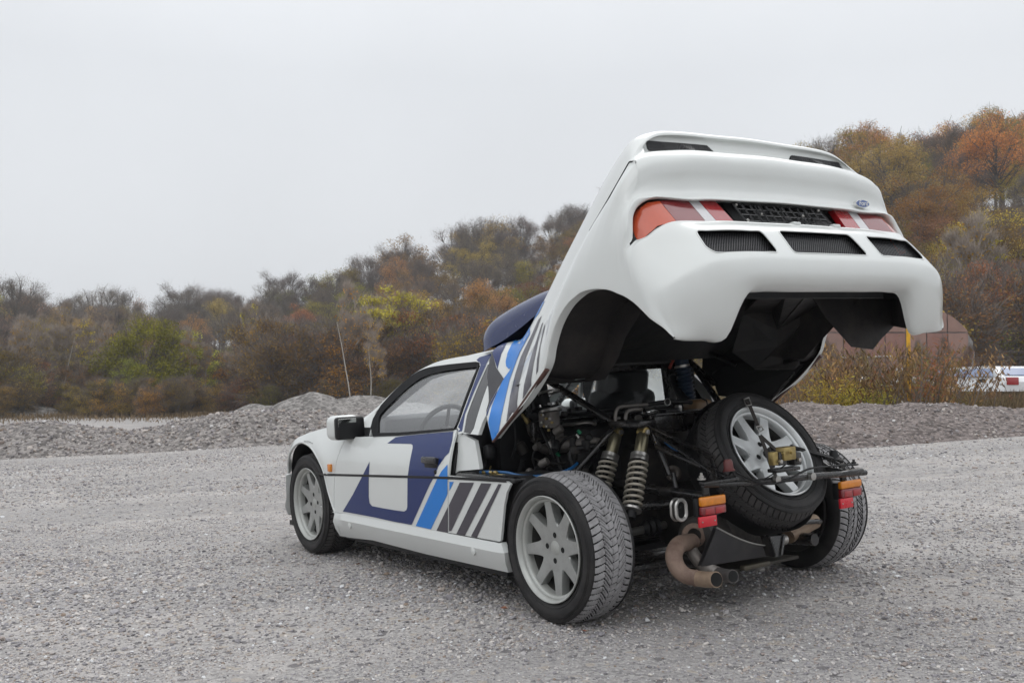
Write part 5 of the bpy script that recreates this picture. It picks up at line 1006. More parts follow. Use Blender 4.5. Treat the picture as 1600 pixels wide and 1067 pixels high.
# ============================================================ RAISED REAR CLAMSHELL (still in the car's frame)
YC = [0, .22, .42, .55, .655, .745, .752, .815, .865, .879]
def row(**k):
    """columns c0..c9 given as (x, z) or (x, y, z); missing ones are interpolated"""
    ks = sorted(int(a[1:]) for a in k); P = {}
    for a in ks:
        v = k['c%d' % a]; P[a] = (v[0], YC[a], v[1]) if len(v) == 2 else v
    out = []
    for i in range(10):
        if i in P: out.append(P[i]); continue
        lo = max(a for a in ks if a < i); hi = min(a for a in ks if a > i)
        if i < 4 and hi <= 4: t = (YC[i] - YC[lo]) / (YC[hi] - YC[lo])
        else: t = (i - lo) / (hi - lo)
        p = np.array(P[lo]) * (1 - t) + np.array(P[hi]) * t; out.append(tuple(p) if hi > 4 or lo > 4 else (p[0], YC[i], p[2]))
    return out
ROWS = [
 row(c0=(.62, 1.225), c3=(.62, 1.215), c4=(.63, .665, 1.175), c5=(.583, .74, 1.066), c6=(.543, .77, .991), c7=(.492, .80, .935), c8=(.45, .845, .875), c9=(.369, .872, .762)),
 row(c0=(.44, 1.27), c2=(.44, 1.26), c3=(.44, 1.235), c4=(.44, .655, 1.19), c5=(.40, .752, 1.02), c6=(.395, .757, 1.005), c7=(.36, .80, .945), c8=(.30, .85, .885), c9=(.25, .876, .842)),
 row(c0=(.25, 1.42), c2=(.25, 1.41), c3=(.25, 1.39), c4=(.245, .657, 1.345), c5=(.195, .752, 1.165), c6=(.188, .757, 1.148), c7=(.17, .81, 1.075), c8=(.13, .86, .995), c9=(.08, .878, .942)),
 row(c0=(.07, 1.595), c2=(.07, 1.585), c3=(.07, 1.565), c4=(.065, .66, 1.52), c5=(.005, .75, 1.355), c6=(-.002, .757, 1.338), c7=(-.01, .815, 1.25), c8=(-.035, .865, 1.14), c9=(-.060, .879, 1.07)),
 row(c0=(-.06, 1.715), c2=(-.06, 1.705), c3=(-.06, 1.69), c4=(-.065, .66, 1.645), c5=(-.135, .75, 1.50), c6=(-.140, .757, 1.485), c7=(-.125, .82, 1.385), c8=(-.11, .868, 1.26), c9=(-.103, .88, 1.161)),
 row(c0=(-.17, 1.825), c2=(-.17, 1.815), c3=(-.175, 1.80), c4=(-.19, .66, 1.765), c5=(-.258, .75, 1.625), c6=(-.262, .757, 1.61), c7=(-.23, .82, 1.50), c8=(-.185, .87, 1.36), c9=(-.156, .88, 1.25)),
 row(c0=(-.30, 1.94), c2=(-.30, 1.93), c3=(-.305, 1.915), c4=(-.32, .66, 1.880), c5=(-.375, .745, 1.728), c6=(-.378, .752, 1.714), c7=(-.335, .82, 1.60), c8=(-.27, .87, 1.44), c9=(-.236, .88, 1.324)),
 row(c0=(-.41, 2.02), c2=(-.41, 2.012), c3=(-.41, 1.995), c4=(-.43, .655, 1.955), c5=(-.478, .735, 1.832), c6=(-.472, .745, 1.803), c7=(-.42, .82, 1.66), c8=(-.345, .868, 1.48), c9=(-.323, .88, 1.365)),
 row(c0=(-.462, 2.018), c2=(-.462, 2.010), c3=(-.462, 1.995), c4=(-.480, .655, 1.935), c5=(-.512, .735, 1.858), c6=(-.506, .745, 1.836), c7=(-.455, .82, 1.69), c8=(-.385, .868, 1.50), c9=(-.37, .88, 1.375)),
 row(c0=(-.478, 2.000), c2=(-.478, 1.992), c3=(-.478, .56, 1.975), c4=(-.492, .655, 1.922), c5=(-.520, .735, 1.858), c6=(-.514, .745, 1.838), c7=(-.475, .82, 1.705), c8=(-.41, .868, 1.51), c9=(-.40, .88, 1.377)),
 row(c0=(-.462, 1.985), c2=(-.462, 1.977), c3=(-.462, .60, 1.962), c4=(-.50, .66, 1.905), c5=(-.526, .735, 1.857), c6=(-.521, .745, 1.838), c7=(-.49, .82, 1.715), c8=(-.43, .868, 1.52), c9=(-.425, .88, 1.377)),
 row(c0=(-.480, 1.932), c2=(-.480, 1.926), c3=(-.480, .60, 1.910), c4=(-.52, .665, 1.892), c5=(-.532, .735, 1.856), c6=(-.528, .745, 1.838), c7=(-.505, .82, 1.725), c8=(-.45, .868, 1.53), c9=(-.45, .88, 1.376)),
 row(c0=(-.530, 1.928), c2=(-.530, 1.920), c3=(-.530, .60, 1.902), c4=(-.532, .665, 1.887), c5=(-.540, .735, 1.855), c6=(-.537, .745, 1.838), c7=(-.52, .82, 1.735), c8=(-.47, .868, 1.54), c9=(-.475, .88, 1.373)),
 row(c0=(-.562, 1.912), c2=(-.562, 1.902), c3=(-.562, 1.888), c4=(-.560, .67, 1.870), c5=(-.555, .740, 1.842), c6=(-.555, .752, 1.83), c7=(-.535, .82, 1.73), c8=(-.50, .868, 1.545), c9=(-.502, .88, 1.369)),
 row(c0=(-.586, 1.880), c2=(-.586, 1.872), c3=(-.585, 1.858), c4=(-.58, .68, 1.838), c5=(-.572, .745, 1.81), c6=(-.570, .76, 1.79), c7=(-.55, .82, 1.70), c8=(-.52, .868, 1.54), c9=(-.53, .88, 1.361)),
 row(c0=(-.590, 1.840), c2=(-.590, 1.832), c3=(-.590, 1.820), c4=(-.585, .68, 1.80), c5=(-.575, .745, 1.775), c6=(-.573, .765, 1.76), c7=(-.555, .825, 1.68), c8=(-.54, .870, 1.53), c9=(-.555, .88, 1.351)),
 row(c0=(-.584, 1.795), c2=(-.584, 1.788), c3=(-.584, 1.778), c4=(-.582, .685, 1.76), c5=(-.575, .755, 1.735), c6=(-.573, .785, 1.715), c7=(-.565, .835, 1.645), c8=(-.56, .872, 1.515), c9=(-.575, .88, 1.343)),
 row(c0=(-.590, 1.750), c2=(-.590, 1.744), c3=(-.590, 1.735), c4=(-.59, .69, 1.725), c5=(-.585, .77, 1.705), c6=(-.58, .80, 1.685), c7=(-.575, .845, 1.62), c8=(-.575, .872, 1.50), c9=(-.592, .88, 1.336)),
 row(c0=(-.615, 1.725), c2=(-.615, 1.719), c3=(-.614, 1.710), c4=(-.612, .70, 1.70), c5=(-.600, .782, 1.692), c6=(-.596, .830, 1.648), c7=(-.606, .858, 1.580), c8=(-.59, .873, 1.49), c9=(-.612, .88, 1.326)),
 row(c0=(-.628, 1.714), c2=(-.628, 1.708), c3=(-.627, 1.700), c4=(-.618, .705, 1.697), c5=(-.603, .776, 1.680), c6=(-.600, .820, 1.634), c7=(-.612, .850, 1.560), c8=(-.60, .874, 1.48), c9=(-.632, .88, 1.315)),
 row(c0=(-.624, 1.704), c2=(-.624, 1.698), c3=(-.622, 1.690), c4=(-.606, .702, 1.692), c5=(-.594, .768, 1.670), c6=(-.594, .808, 1.625), c7=(-.618, .842, 1.540), c8=(-.605, .874, 1.475), c9=(-.642, .88, 1.309)),
 row(c0=(-.560, 1.700), c2=(-.560, 1.694), c3=(-.560, 1.686), c4=(-.560, .700, 1.684), c5=(-.552, .760, 1.660), c6=(-.560, .800, 1.618), c7=(-.619, .840, 1.535), c8=(-.608, .874, 1.473), c9=(-.648, .88, 1.305)),
 row(c0=(-.630, 1.598), c2=(-.630, 1.596), c3=(-.630, 1.592), c4=(-.640, .690, 1.585), c5=(-.630, .750, 1.566), c6=(-.618, .796, 1.538), c7=(-.622, .837, 1.524), c8=(-.615, .875, 1.463), c9=(-.66, .88, 1.296)),
 row(c0=(-.700, 1.606), c2=(-.700, 1.603), c3=(-.700, 1.598), c4=(-.688, .685, 1.594), c5=(-.668, .752, 1.572), c6=(-.652, .797, 1.540), c7=(-.629, .838, 1.515), c8=(-.625, .876, 1.450), c9=(-.668, .88, 1.290)),
 row(c0=(-.716, 1.600), c2=(-.716, 1.597), c3=(-.715, 1.590), c4=(-.706, .685, 1.582), c5=(-.690, .760, 1.556), c6=(-.672, .806, 1.522), c7=(-.645, .848, 1.497), c8=(-.645, .877, 1.42), c9=(-.682, .88, 1.278)),
 row(c0=(-.775, 1.565), c2=(-.775, 1.561), c3=(-.772, 1.552), c4=(-.765, .67, 1.535), c5=(-.745, .75, 1.50), c6=(-.715, .805, 1.465), c7=(-.685, .852, 1.43), c8=(-.68, .878, 1.37), c9=(-.705, .88, 1.258)),
 row(c0=(-.860, 1.463), c2=(-.860, 1.461), c3=(-.855, 1.455), c4=(-.843, .67, 1.445), c5=(-.822, .745, 1.42), c6=(-.790, .805, 1.39), c7=(-.745, .852, 1.36), c8=(-.72, .877, 1.32), c9=(-.735, .88, 1.233)),
 row(c0=(-.882, 1.425), c2=(-.882, 1.423), c3=(-.878, 1.415), c4=(-.868, .67, 1.40), c5=(-.850, .74, 1.38), c6=(-.815, .805, 1.35), c7=(-.775, .852, 1.32), c8=(-.750, .870, 1.28), c9=(-.757, .872, 1.213)),
 row(c0=(-.888, 1.375), c2=(-.888, 1.373), c3=(-.884, .53, 1.360), c4=(-.874, .63, 1.32), c5=(-.858, .72, 1.30), c6=(-.828, .785, 1.28), c7=(-.790, .840, 1.26), c8=(-.770, .858, 1.235), c9=(-.775, .857, 1.191)),
 row(c0=(-.872, 1.338), c2=(-.872, .41, 1.337), c3=(-.866, .50, 1.315), c4=(-.850, .595, 1.22), c5=(-.842, .70, 1.205), c6=(-.818, .77, 1.20), c7=(-.795, .822, 1.195), c8=(-.785, .838, 1.185), c9=(-.787, .842, 1.168)),
 row(c0=(-.842, 1.318), c2=(-.842, .40, 1.317), c3=(-.838, .492, 1.295), c4=(-.815, .578, 1.150), c5=(-.812, .69, 1.145), c6=(-.804, .765, 1.145), c7=(-.796, .808, 1.148), c8=(-.791, .822, 1.150), c9=(-.792, .826, 1.152)),
 row(c0=(-.815, 1.314), c2=(-.815, .398, 1.313), c3=(-.812, .487, 1.290), c4=(-.790, .572, 1.140), c5=(-.786, .685, 1.136), c6=(-.782, .76, 1.138), c7=(-.780, .790, 1.142), c8=(-.780, .814, 1.146), c9=(-.782, .817, 1.149)),
]
for r_ in range(5): ROWS[r_][6] = tuple(.62 * np.array(ROWS[r_][5]) + .38 * np.array(ROWS[r_][7]))
G = np.array(ROWS)                              # rows x 10 x 3
lip = G[:, 9].copy(); lip2 = G[:, 9].copy(); ctr = np.array([-.42, .86, 1.03])
dirv = (ctr - lip) * [1, 0, 1]; dirv /= np.linalg.norm(dirv, axis=1)[:, None]; lip2 = lip + dirv * .010; lip2[:, 1] = lip[:, 1] - .006; lip3 = lip + dirv * .016; lip3[:, 1] = lip[:, 1] - .035
for r_ in range(27, len(G)): w_ = min(1, (r_ - 26) / 3); lip2[r_] = lip[r_] + dirv[r_] * .010 * (1 - w_) - [0, .005, 0]; lip3[r_] = lip[r_] + dirv[r_] * .016 * (1 - w_) - [0, .03 * (1 - w_) + .010, 0]
G = np.concatenate([G, lip2[:, None], lip3[:, None]], 1)
Gm = G[:, ::-1] * [1, -1, 1]; FULL = np.concatenate([Gm[:, :-1], G], 1)   # 23 columns
GR_ = cr_grid(FULL, 4, 5); nr, nc = GR_.shape[:2]
du = np.gradient(GR_, axis=0); dv = np.gradient(GR_, axis=1); NN = np.cross(dv, du); NN /= np.linalg.norm(NN, axis=2)[:, :, None] + 1e-9
if NN[2 * 4, nc // 2, 2] < 0: NN = -NN
i0_, i1_ = 10, nc - 11                          # the inner skin stops where the wheel-arch lip begins
Vo = GR_.reshape(-1, 3); Vi = (GR_ - NN * .0025)[:, i0_:i1_ + 1].reshape(-1, 3); ni = i1_ - i0_ + 1; i = np.arange(nr * nc).reshape(nr, nc); K = nr * nc; ii_ = np.arange(nr * ni).reshape(nr, ni) + K
qd = lambda A: np.stack([A[:-1, :-1], A[:-1, 1:], A[1:, 1:], A[1:, :-1]], -1).reshape(-1, 4)
Q = qd(i); Q2 = qd(ii_)[:, ::-1]; fac = Q.tolist() + Q2.tolist(); mi = [0] * len(Q) + [1] * len(Q2)
for k in range(nr - 1):
    fac.append([int(i[k, 0]), int(i[k + 1, 0]), int(ii_[k + 1, 0]), int(ii_[k, 0])]); fac.append([int(i[k, -1]), int(i[k + 1, -1]), int(ii_[k + 1, -1]), int(ii_[k, -1])]); mi += [1, 1]
for r_ in (0, nr - 1):
    for c_ in range(nc - 1):
        a, b_ = min(max(c_ - i0_, 0), ni - 1), min(max(c_ + 1 - i0_, 0), ni - 1); f = [int(i[r_, c_]), int(i[r_, c_ + 1]), int(ii_[r_, b_])]
        if a != b_: f.append(int(ii_[r_, a]))
        fac.append(f); mi.append(0)
# the recess that carries the lamps is black
r0_, r1_ = 21 * 4 - 1, 22 * 4 + 1; cols = nc - 1
for r_ in range(r0_, r1_):
    for c_ in range(cols):
        yy = abs(GR_[r_, c_, 1])
        if yy < .85: mi[r_ * cols + c_] = 1
mb = MB(); mb.v = [Vo, Vi]; mb.n = len(Vo) + len(Vi); mb.f = fac; mb.m = mi
shell = mb.obj('rear_clamshell', [WHITE, LINER], C, 38)
# openings of the three lower grilles, cut through the shell
zl = lambda a, b_: (860 + a / 2.5, 180 + b_ / 2.5)
B0_ = bvh_of([shell])
def cast(px, py):
    h = B0_.ray_cast(Vector(CC), Vector(ray(px, py))); return np.array(h[0]) if h[0] is not None else None
L3 = [cast(*zl(*q)) for q in [(562, 450), (822, 451), (893, 536), (645, 538), (608, 518)]]
mT, mB = cast(*zl(886, 451)), cast(*zl(950, 538)); mir = lambda p: np.array([p[0], -p[1], p[2]])
polys = [L3, [mir(p) for p in L3][::-1], [mir(mT), mT, mB, mir(mB)]]
cutters = []; OUT = np.array([-.768, 0, .64])
def rounded3(P, r, n=5):
    A = [(p[1], p[2]) for p in P]; R_ = rounded(A, r, n); out = []
    for y_, z_ in R_:
        h = B0_.ray_cast(Vector((-1.6, y_, z_)), Vector((1, 0, 0))); out.append(np.array(h[0]))
    return out
for P in polys:
    pr_ = rounded3(P, .022, 4); n = len(pr_); V = [p + OUT * .05 for p in pr_] + [p - OUT * .07 for p in pr_]
    me = MB().add(V, [list(range(n)), list(range(n, 2 * n))[::-1]] + [[k, (k + 1) % n, (k + 1) % n + n, k + n] for k in range(n)]).obj('cut', WHITE, C, 0); cutters.append(me)
for c_ in cutters:
    md = shell.modifiers.new('b', 'BOOLEAN'); md.operation = 'DIFFERENCE'; md.object = c_; md.solver = 'EXACT'
bpy.context.view_layer.update(); dg = bpy.context.evaluated_depsgraph_get(); nm = bpy.data.meshes.new_from_object(shell.evaluated_get(dg))
shell.modifiers.clear(); shell.data = nm; nm.name = 'rear_clamshell'
for c_ in cutters: bpy.data.objects.remove(c_)
fix(nm, 38, recalc=False)
print('shell verts', len(nm.vertices))
for P in polys:
    pr_ = rounded3(P, .022, 4); c_ = np.mean(pr_, axis=0); V = [c_ + (p - c_) * 1.06 - OUT * .018 for p in pr_]; MB().add(V, [list(range(len(V)))]).obj('grille', MESH, shell, 0)
    pts = [p + OUT * .0005 for p in rounded3(P, .022, 6)]; d_ = []
    for k in range(len(pts)):
        a, b_ = pts[k], pts[(k + 1) % len(pts)]; m = max(1, int(np.linalg.norm(b_ - a) / .03)); d_ += [a + (b_ - a) * q_ / m for q_ in range(m)]
    d_ = [np.array(B0_.find_nearest(Vector(p))[0]) for p in d_]; d_ += d_[:2]; MB().tube(d_, .0032, 6, caps=False).obj('grille_surround', WHITE, shell)
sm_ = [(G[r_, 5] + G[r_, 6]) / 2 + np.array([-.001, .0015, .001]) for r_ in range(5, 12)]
for s in (1, -1): MB().tube([p * [1, s, 1] for p in sm_], .0026, 6, smooth=4).obj('spoiler_joint_shade', SOOT_SHADE, shell)  # black bead laid along the seam to paint the shade of its gap
# top vents in the spoiler recess
for s in (1, -1):
    P = [(.600, 1.958), (.262, 1.966), (.228, 1.930), (.612, 1.912)]; v, f, bd = tri_poly(rounded(P, .014), .03)
    for nm_, m_, o_ in (('spoiler_vent', MESH, .006), ('vent_backing', SOOT_SHADE, .0015)):
        V = [];
        for y_, z_ in v: h = B0_.ray_cast(Vector((-1.6, y_, z_)), Vector((1, 0, 0))); V.append((h[0][0] - o_, s * y_, z_))
        MB().add(V, f).obj(nm_, m_, shell, 0)
# tail lamps: lens blocks that follow the tail and wrap round its corner
def LX(y, z):
    y = abs(y); x = -.598 - (1.698 - z) * .82
    if y > .66: x += 4.3 * (y - .66) ** 2
    return x
def lens(name, px_poly, m, s=1, step=.03, rr=0):
    P = [hit(*q, lambda p: p[0] - LX(p[1], p[2])) for q in px_poly]; print(name, [tuple(p.round(3)) for p in P]) if s > 0 else 0; poly = [(p[1], p[2]) for p in P]
    if rr: poly = rounded(poly, rr)
    v, f, bd = tri_poly(poly, step); P3 = np.array([(LX(a, b_), a, b_) for a, b_ in v]); V, Fc = slab(P3, f, bd, np.array([.03, 0, -.004]))
    if s < 0: V = V * [1, -1, 1]
    return MB().add(V, Fc).obj(name, m, shell, 40)
zt5 = lambda a, b_: (960 + a / 4.446, 180 + b_ / 4.446)
for s in (1, -1):
    lens('indicator_lens', [zt5(*q) for q in [(315, 597), (352, 645), (428, 735), (300, 770), (230, 830), (172, 886), (155, 890), (143, 868), (143, 780), (155, 700), (185, 640), (230, 608)]], ORNL, s)
    lens('tail_light', [zt5(*q) for q in [(319, 597), (400, 592), (508, 592), (630, 735), (432, 737), (356, 645)]], REDD, s)
    lens('reversing_light', [zt5(*q) for q in [(512, 592), (582, 594), (706, 733), (634, 735)]], WHTL, s)
    lens('inner_tail_light', [zt5(*q) for q in [(586, 594), (702, 600), (828, 735), (710, 735)]], REDL, s)
# number plate carrier
pc = empty('plate_carrier', shell); cy0, cy1, zz0, zz1 = .292, -.235, 1.612, 1.692
PLX = lambda z_: -.612 - (1.698 - z_) * .80
def pbar(y0_, z0_, y1_, z1_, w=.008, mb=None, o_=0.0): mb.tube([(PLX(z0_) - o_, y0_, z0_), (PLX(z1_) - o_, y1_, z1_)], w, 4)
mb = MB()
for z_ in (zz0, zz1, 1.640, 1.666): pbar(cy0, z_, cy1, z_, .0045, mb)
for y_ in np.linspace(cy0, cy1, 12): pbar(y_, zz0, y_, zz1, .0045, mb)
for y_ in (.20, .165, -.06, -.10, .05): pbar(y_, zz0, y_ - .03, zz1, .004, mb, .004)
for y_, z_ in ((.18, 1.652), (.03, 1.63), (-.08, 1.66), (-.15, 1.64), (.1, 1.67)): mb.rbox((PLX(z_) - .004, y_, z_), (.010, .035, .012), .002)
mb.obj('carrier_lattice', BLACK, pc); mb = MB()
for y_, z_ in ((.282, 1.688), (-.225, 1.688), (.282, 1.616), (.17, 1.65), (-.09, 1.653)): mb.lathe([(0, -.008), (.006, -.007), (.006, 0)], (PLX(z_) - .002, y_, z_), (1, 0, .5), 10)
mb.obj('carrier_screw', STEEL, pc)
mb = MB(); yy = np.linspace(.31, -.31, 5); V = [(LX(0, z_) + .022, y_, z_) for z_ in (1.60, 1.70) for y_ in yy]; mb.add(V, [[k, k + 1, k + 6, k + 5] for k in range(4)]); mb.obj('lamp_backing', BLACK, shell, 0)
for y_ in (.02, -.235): MB().rbox((-.700, y_, 1.607), (.03, .045, .018), .007).obj('plate_lamp_pad', WHITE, shell)
# oval maker's badge on the right of the tail
bx_ = Vector(at(1341, 320, x=-.600)); bd_ = empty('oval_badge', shell, bx_ + Vector((-.020, 0, 0))); bd_.rotation_euler = (math.radians(90), 0, math.radians(-90)); bd_.rotation_euler = (math.radians(82), 0, math.radians(-90))
def ell(a, b_, z0_, z1_, m, nm, n=40):
    th = np.linspace(0, 2 * math.pi, n, endpoint=False); V = [(a * math.cos(t_), b_ * math.sin(t_), z0_) for t_ in th] + [(a * .97 * math.cos(t_), b_ * .95 * math.sin(t_), z1_) for t_ in th]
    MB().add(V, [list(range(n)), list(range(n, 2 * n))[::-1]] + [[k, (k + 1) % n, (k + 1) % n + n, k + n] for k in range(n)]).obj(nm, m, bd_, 30)
ell(.050, .0205, -.012, .004, CHROME, 'badge_rim'); ell(.046, .0175, -.010, .0055, mat('badge_blue', (.03, .07, .22), .25, coat=.8), 'badge_face')
fc = bpy.data.curves.new('t', 'FONT'); fc.body = 'Ford'; fc.size = .033; fc.align_x = 'CENTER'; fc.align_y = 'CENTER'; fc.extrude = .0008; fc.shear = .35; to = bpy.data.objects.new('t', fc); COL.objects.link(to); bpy.context.view_layer.update()
tm_ = bpy.data.meshes.new_from_object(to.evaluated_get(bpy.context.evaluated_depsgraph_get())); bpy.data.objects.remove(to); tm_.materials.clear(); tm_.materials.append(mat('badge_script', (.72, .73, .74), .25, metal=.6)); o = bpy.data.objects.new('badge_script', tm_); COL.objects.link(o); o.parent = bd_; o.location = (0, 0, .0065)
# vinyl on the front flank of the shell
BC = bvh_of([shell]); zs = lambda a, b_: (730 + a / 3.95, 430 + b_ / 3.95)
CHAR2 = mat('matt_charcoal', (0.045, 0.045, 0.05), .55)
decal('charcoal_flank', [zs(*q) for q in [(157, 478), (180, 570), (228, 640), (190, 700), (150, 770), (118, 850), (110, 700), (112, 560), (140, 478)]], BC, CHAR2, shell, 5)
decal('navy_flank', [zs(*q) for q in [(155, 476), (150, 440), (330, 240), (400, 190), (420, 178), (395, 205), (310, 320), (250, 410), (210, 490), (192, 560), (188, 580)]], BC, NAVY, shell, 5)
decal('navy_flank', [zs(*q) for q in [(120, 850), (150, 775), (192, 702), (178, 740), (140, 820), (120, 885)]], BC, NAVY, shell, 5)
decal('blue_stripe', [zs(*q) for q in [(480, 158), (430, 182), (370, 262), (300, 372), (250, 480), (238, 535), (242, 562), (258, 580), (278, 560), (340, 450), (388, 362), (388, 325), (400, 290), (440, 240)]], BC, BLUE, shell, 5)
decal('blue_stripe', [zs(*q) for q in [(340, 440), (300, 510), (262, 590), (225, 640), (190, 715), (152, 810), (131, 905), (155, 1022), (193, 980), (212, 870), (240, 745), (262, 650), (290, 570)]], BC, BLUE, shell, 5)
decal('charcoal_stripe', [zs(*q) for q in [(402, 362), (358, 450), (332, 505), (297, 615), (266, 745), (246, 880), (240, 925), (262, 900), (312, 830), (308, 790), (322, 660), (362, 510), (430, 335), (462, 250), (440, 275)]], BC, GREY, shell, 5)
decal('charcoal_stripe', [zs(*q) for q in [(450, 335), (388, 530), (352, 680), (343, 765), (360, 740), (396, 680), (396, 640), (410, 550), (440, 400), (470, 290), (462, 300)]], BC, GREY, shell, 5)
decal('charcoal_stripe', [zs(*q) for q in [(478, 300), (452, 420), (432, 520), (427, 615), (438, 590), (442, 540), (452, 440), (480, 320)]], BC, GREY, shell, 5)
# roof scoop: deep navy pod fixed to the front of the shell
sec = [(-.58, .0), (-.565, .10), (-.53, .165), (-.46, .195), (-.3, .215), (0, .222)]; sec = sec + [(-a, b_) for a, b_ in sec[-2::-1]]
axis0 = np.array([.945, 0, 1.195]); ax1 = np.array([.14, 0, 1.46]); dax = ax1 - axis0; La = np.linalg.norm(dax); dax /= La; upv = np.array([-dax[2], 0, dax[0]]); upv = upv if upv[2] > 0 else -upv
V = []; st_ = [(0, .10, .0), (.02, .45, -.02), (.07, .78, -.04), (.16, .95, -.05), (.30, 1.0, -.06), (.5, .90, -.06), (.72, .66, -.05), (.9, .38, -.05), (1.0, .18, -.06)]
for t_, k, dn in st_:
    for y_, h_ in sec:
        ys = y_ * (1.0 if t_ > .1 else .86 + .14 * (t_ / .1) ** .5); p = axis0 + dax * La * t_ + upv * (h_ * k * .88 + dn * (1 if h_ < .05 else 1)); V.append((p[0], ys, p[2]))
n = len(sec); SG = cr_grid(np.array(V).reshape(len(st_), n, 3), 5, 4); a_, b2 = SG.shape[:2]; ii = np.arange(a_ * b2).reshape(a_, b2)
Fc = np.stack([ii[:-1, :-1], ii[:-1, 1:], ii[1:, 1:], ii[1:, :-1]], -1).reshape(-1, 4).tolist() + [ii[0].tolist(), ii[-1].tolist()[::-1]]
MB().add(SG.reshape(-1, 3), Fc).obj('roof_scoop', mat('navy_gloss_paint', (.006, .017, .085), .24, coat=.25, spec=.35), shell, 50)
# rusty angle strip along the lower front edge of the shell, both sides
for s in (1, -1):
    e0 = np.array([.369, s * .868, .757]); e1 = np.array([-.075, s * .872, 1.066]); d_ = (e1 - e0); V = []
    MB().tube([e0 - [-.0, 0, .004], e0 * .5 + e1 * .5 - [0, 0, .012], e1 - [0, 0, .004]], [.008, .012, .013], 8, flat=.6).obj('edge_strip', BROWN, shell)
    # black inner skin of the flank, seen through from the far side
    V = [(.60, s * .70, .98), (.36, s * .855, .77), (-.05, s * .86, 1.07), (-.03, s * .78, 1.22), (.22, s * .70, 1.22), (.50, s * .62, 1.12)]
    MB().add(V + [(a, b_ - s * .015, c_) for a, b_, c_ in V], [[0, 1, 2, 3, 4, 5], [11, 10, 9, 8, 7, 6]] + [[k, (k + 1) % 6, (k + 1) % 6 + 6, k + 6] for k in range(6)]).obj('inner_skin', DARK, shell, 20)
# wheel-arch liners: moulded tubs with an inner wall
arcp = G[3:30, 9][:, [0, 2]]
for s in (1, -1):
    arc = [(a, b_) for a, b_ in arcp if True]; arc = [(.02, 1.02)] + arc[:18]; n = len(arc); V = []
    dep = [.868, .80, .70, .60, .585]
    for k, y_ in enumerate(dep):
        q_ = k / 4; V += [(-.40 + (a + .40) * (1 - .05 * q_) , s * y_, 1.02 + (b_ - 1.02) * (1.0 - .03 * q_) + .008 * (k == 0) - .004) for a, b_ in arc]
    Fc = [[k * n + j, k * n + j + 1, (k + 1) * n + j + 1, (k + 1) * n + j] for k in range(4) for j in range(n - 1)]
    base = 4 * n; lowp = [(.20, 1.005), (.05, 1.0), (-.10, 1.008), (-.20, 1.10), (-.25, 1.18), (-.37, 1.29)] if s > 0 else [(.03, 1.06), (-.10, 1.05), (-.20, 1.05)]
    V += [(a, s * .585, b_) for a, b_ in lowp]
    Fc.append([base + j for j in range(0, min(n, 15))] + [5 * n + j for j in range(len(lowp))][::-1])
    V += [(.22, s * .84, 1.0), (.20, s * .60, 1.0), (-.02, s * .60, 1.0), (-.04, s * .86, 1.035)]; m_ = 5 * n + len(lowp); Fc.append([m_, m_ + 1, m_ + 2, m_ + 3])
    MB().add(V, Fc).obj('arch_liner', LINER, shell, 35)
# folded plates inside the right rear corner, seen under the bumper
def plate(name, pts, m=LINER, th_=.006, parent=None):
    P = np.array(pts, float); n = len(P); nn = np.cross(P[1] - P[0], P[2] - P[0]); nn /= np.linalg.norm(nn) + 1e-9
    V = np.vstack([P, P + nn * th_]); return MB().add(V, [list(range(n)), list(range(n, 2 * n))[::-1]] + [[k, (k + 1) % n, (k + 1) % n + n, k + n] for k in range(n)]).obj(name, m, parent or shell, 0)
z6 = lambda a, b_: (1000 + a / 5.333, 440 + b_ / 5.333)
A1 = at(*z6(860, 268), y=-.36); A2 = at(*z6(1145, 405), y=-.50); A3 = at(*z6(1145, 540), y=-.50); A4 = at(*z6(960, 728), y=-.46); A5 = at(*z6(770, 590), y=-.36)
T1 = at(*z6(1030, 95), x=-.60); T2 = at(*z6(1225, 90), x=-.60); T3 = at(*z6(1395, 110), x=-.60); T3b = at(*z6(1500, 200), y=-.66)
Bm = at(*z6(1095, 255), y=-.47)
plate('liner_plate', [A1, T1, T2, Bm, A2]); plate('liner_plate', [Bm, T2, T3, A2]); plate('liner_plate', [A1, A2, A3, A4, A5], DARK)
D4 = at(*z6(1545, 290), y=-.80); D5 = at(*z6(1450, 580), y=-.80); D6 = at(*z6(1320, 650), y=-.66); D7 = at(*z6(1080, 620), y=-.52)
plate('liner_plate', [A2, T3, T3b, A3]); plate('liner_plate', [A3, T3b, D4, D5]); plate('liner_plate', [A3, D5, D6, D7])
plate('liner_flap', [D7, D6, at(*z6(1335, 690), y=-.66), at(*z6(1290, 730), y=-.62), at(*z6(960, 732), y=-.47), A4])
zf = lambda a, b_: at(a, b_, x=-.50)
F1, F2_, F3, F4, F5, F6 = zf(1288, 495), zf(1330, 542), zf(1362, 546), zf(1376, 529), zf(1396, 509), zf(1420, 512)
plate('liner_wing', [zf(1262, 455), F1, F2_, F3, F4, F5, F6, zf(1424, 455)], LINER)
plate('liner_wing', [at(1395, 509, x=-.5), at(1422, 514, x=-.74), at(1425, 455, x=-.78), at(1395, 455, x=-.5)], LINER)
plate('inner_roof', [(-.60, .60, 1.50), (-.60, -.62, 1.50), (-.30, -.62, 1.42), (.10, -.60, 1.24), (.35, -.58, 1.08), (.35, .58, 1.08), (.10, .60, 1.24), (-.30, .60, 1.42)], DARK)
plate('inner_rear_wall', [(-.68, .56, 1.30), (-.68, -.56, 1.30), (-.60, -.62, 1.50), (-.60, .60, 1.50)], DARK)
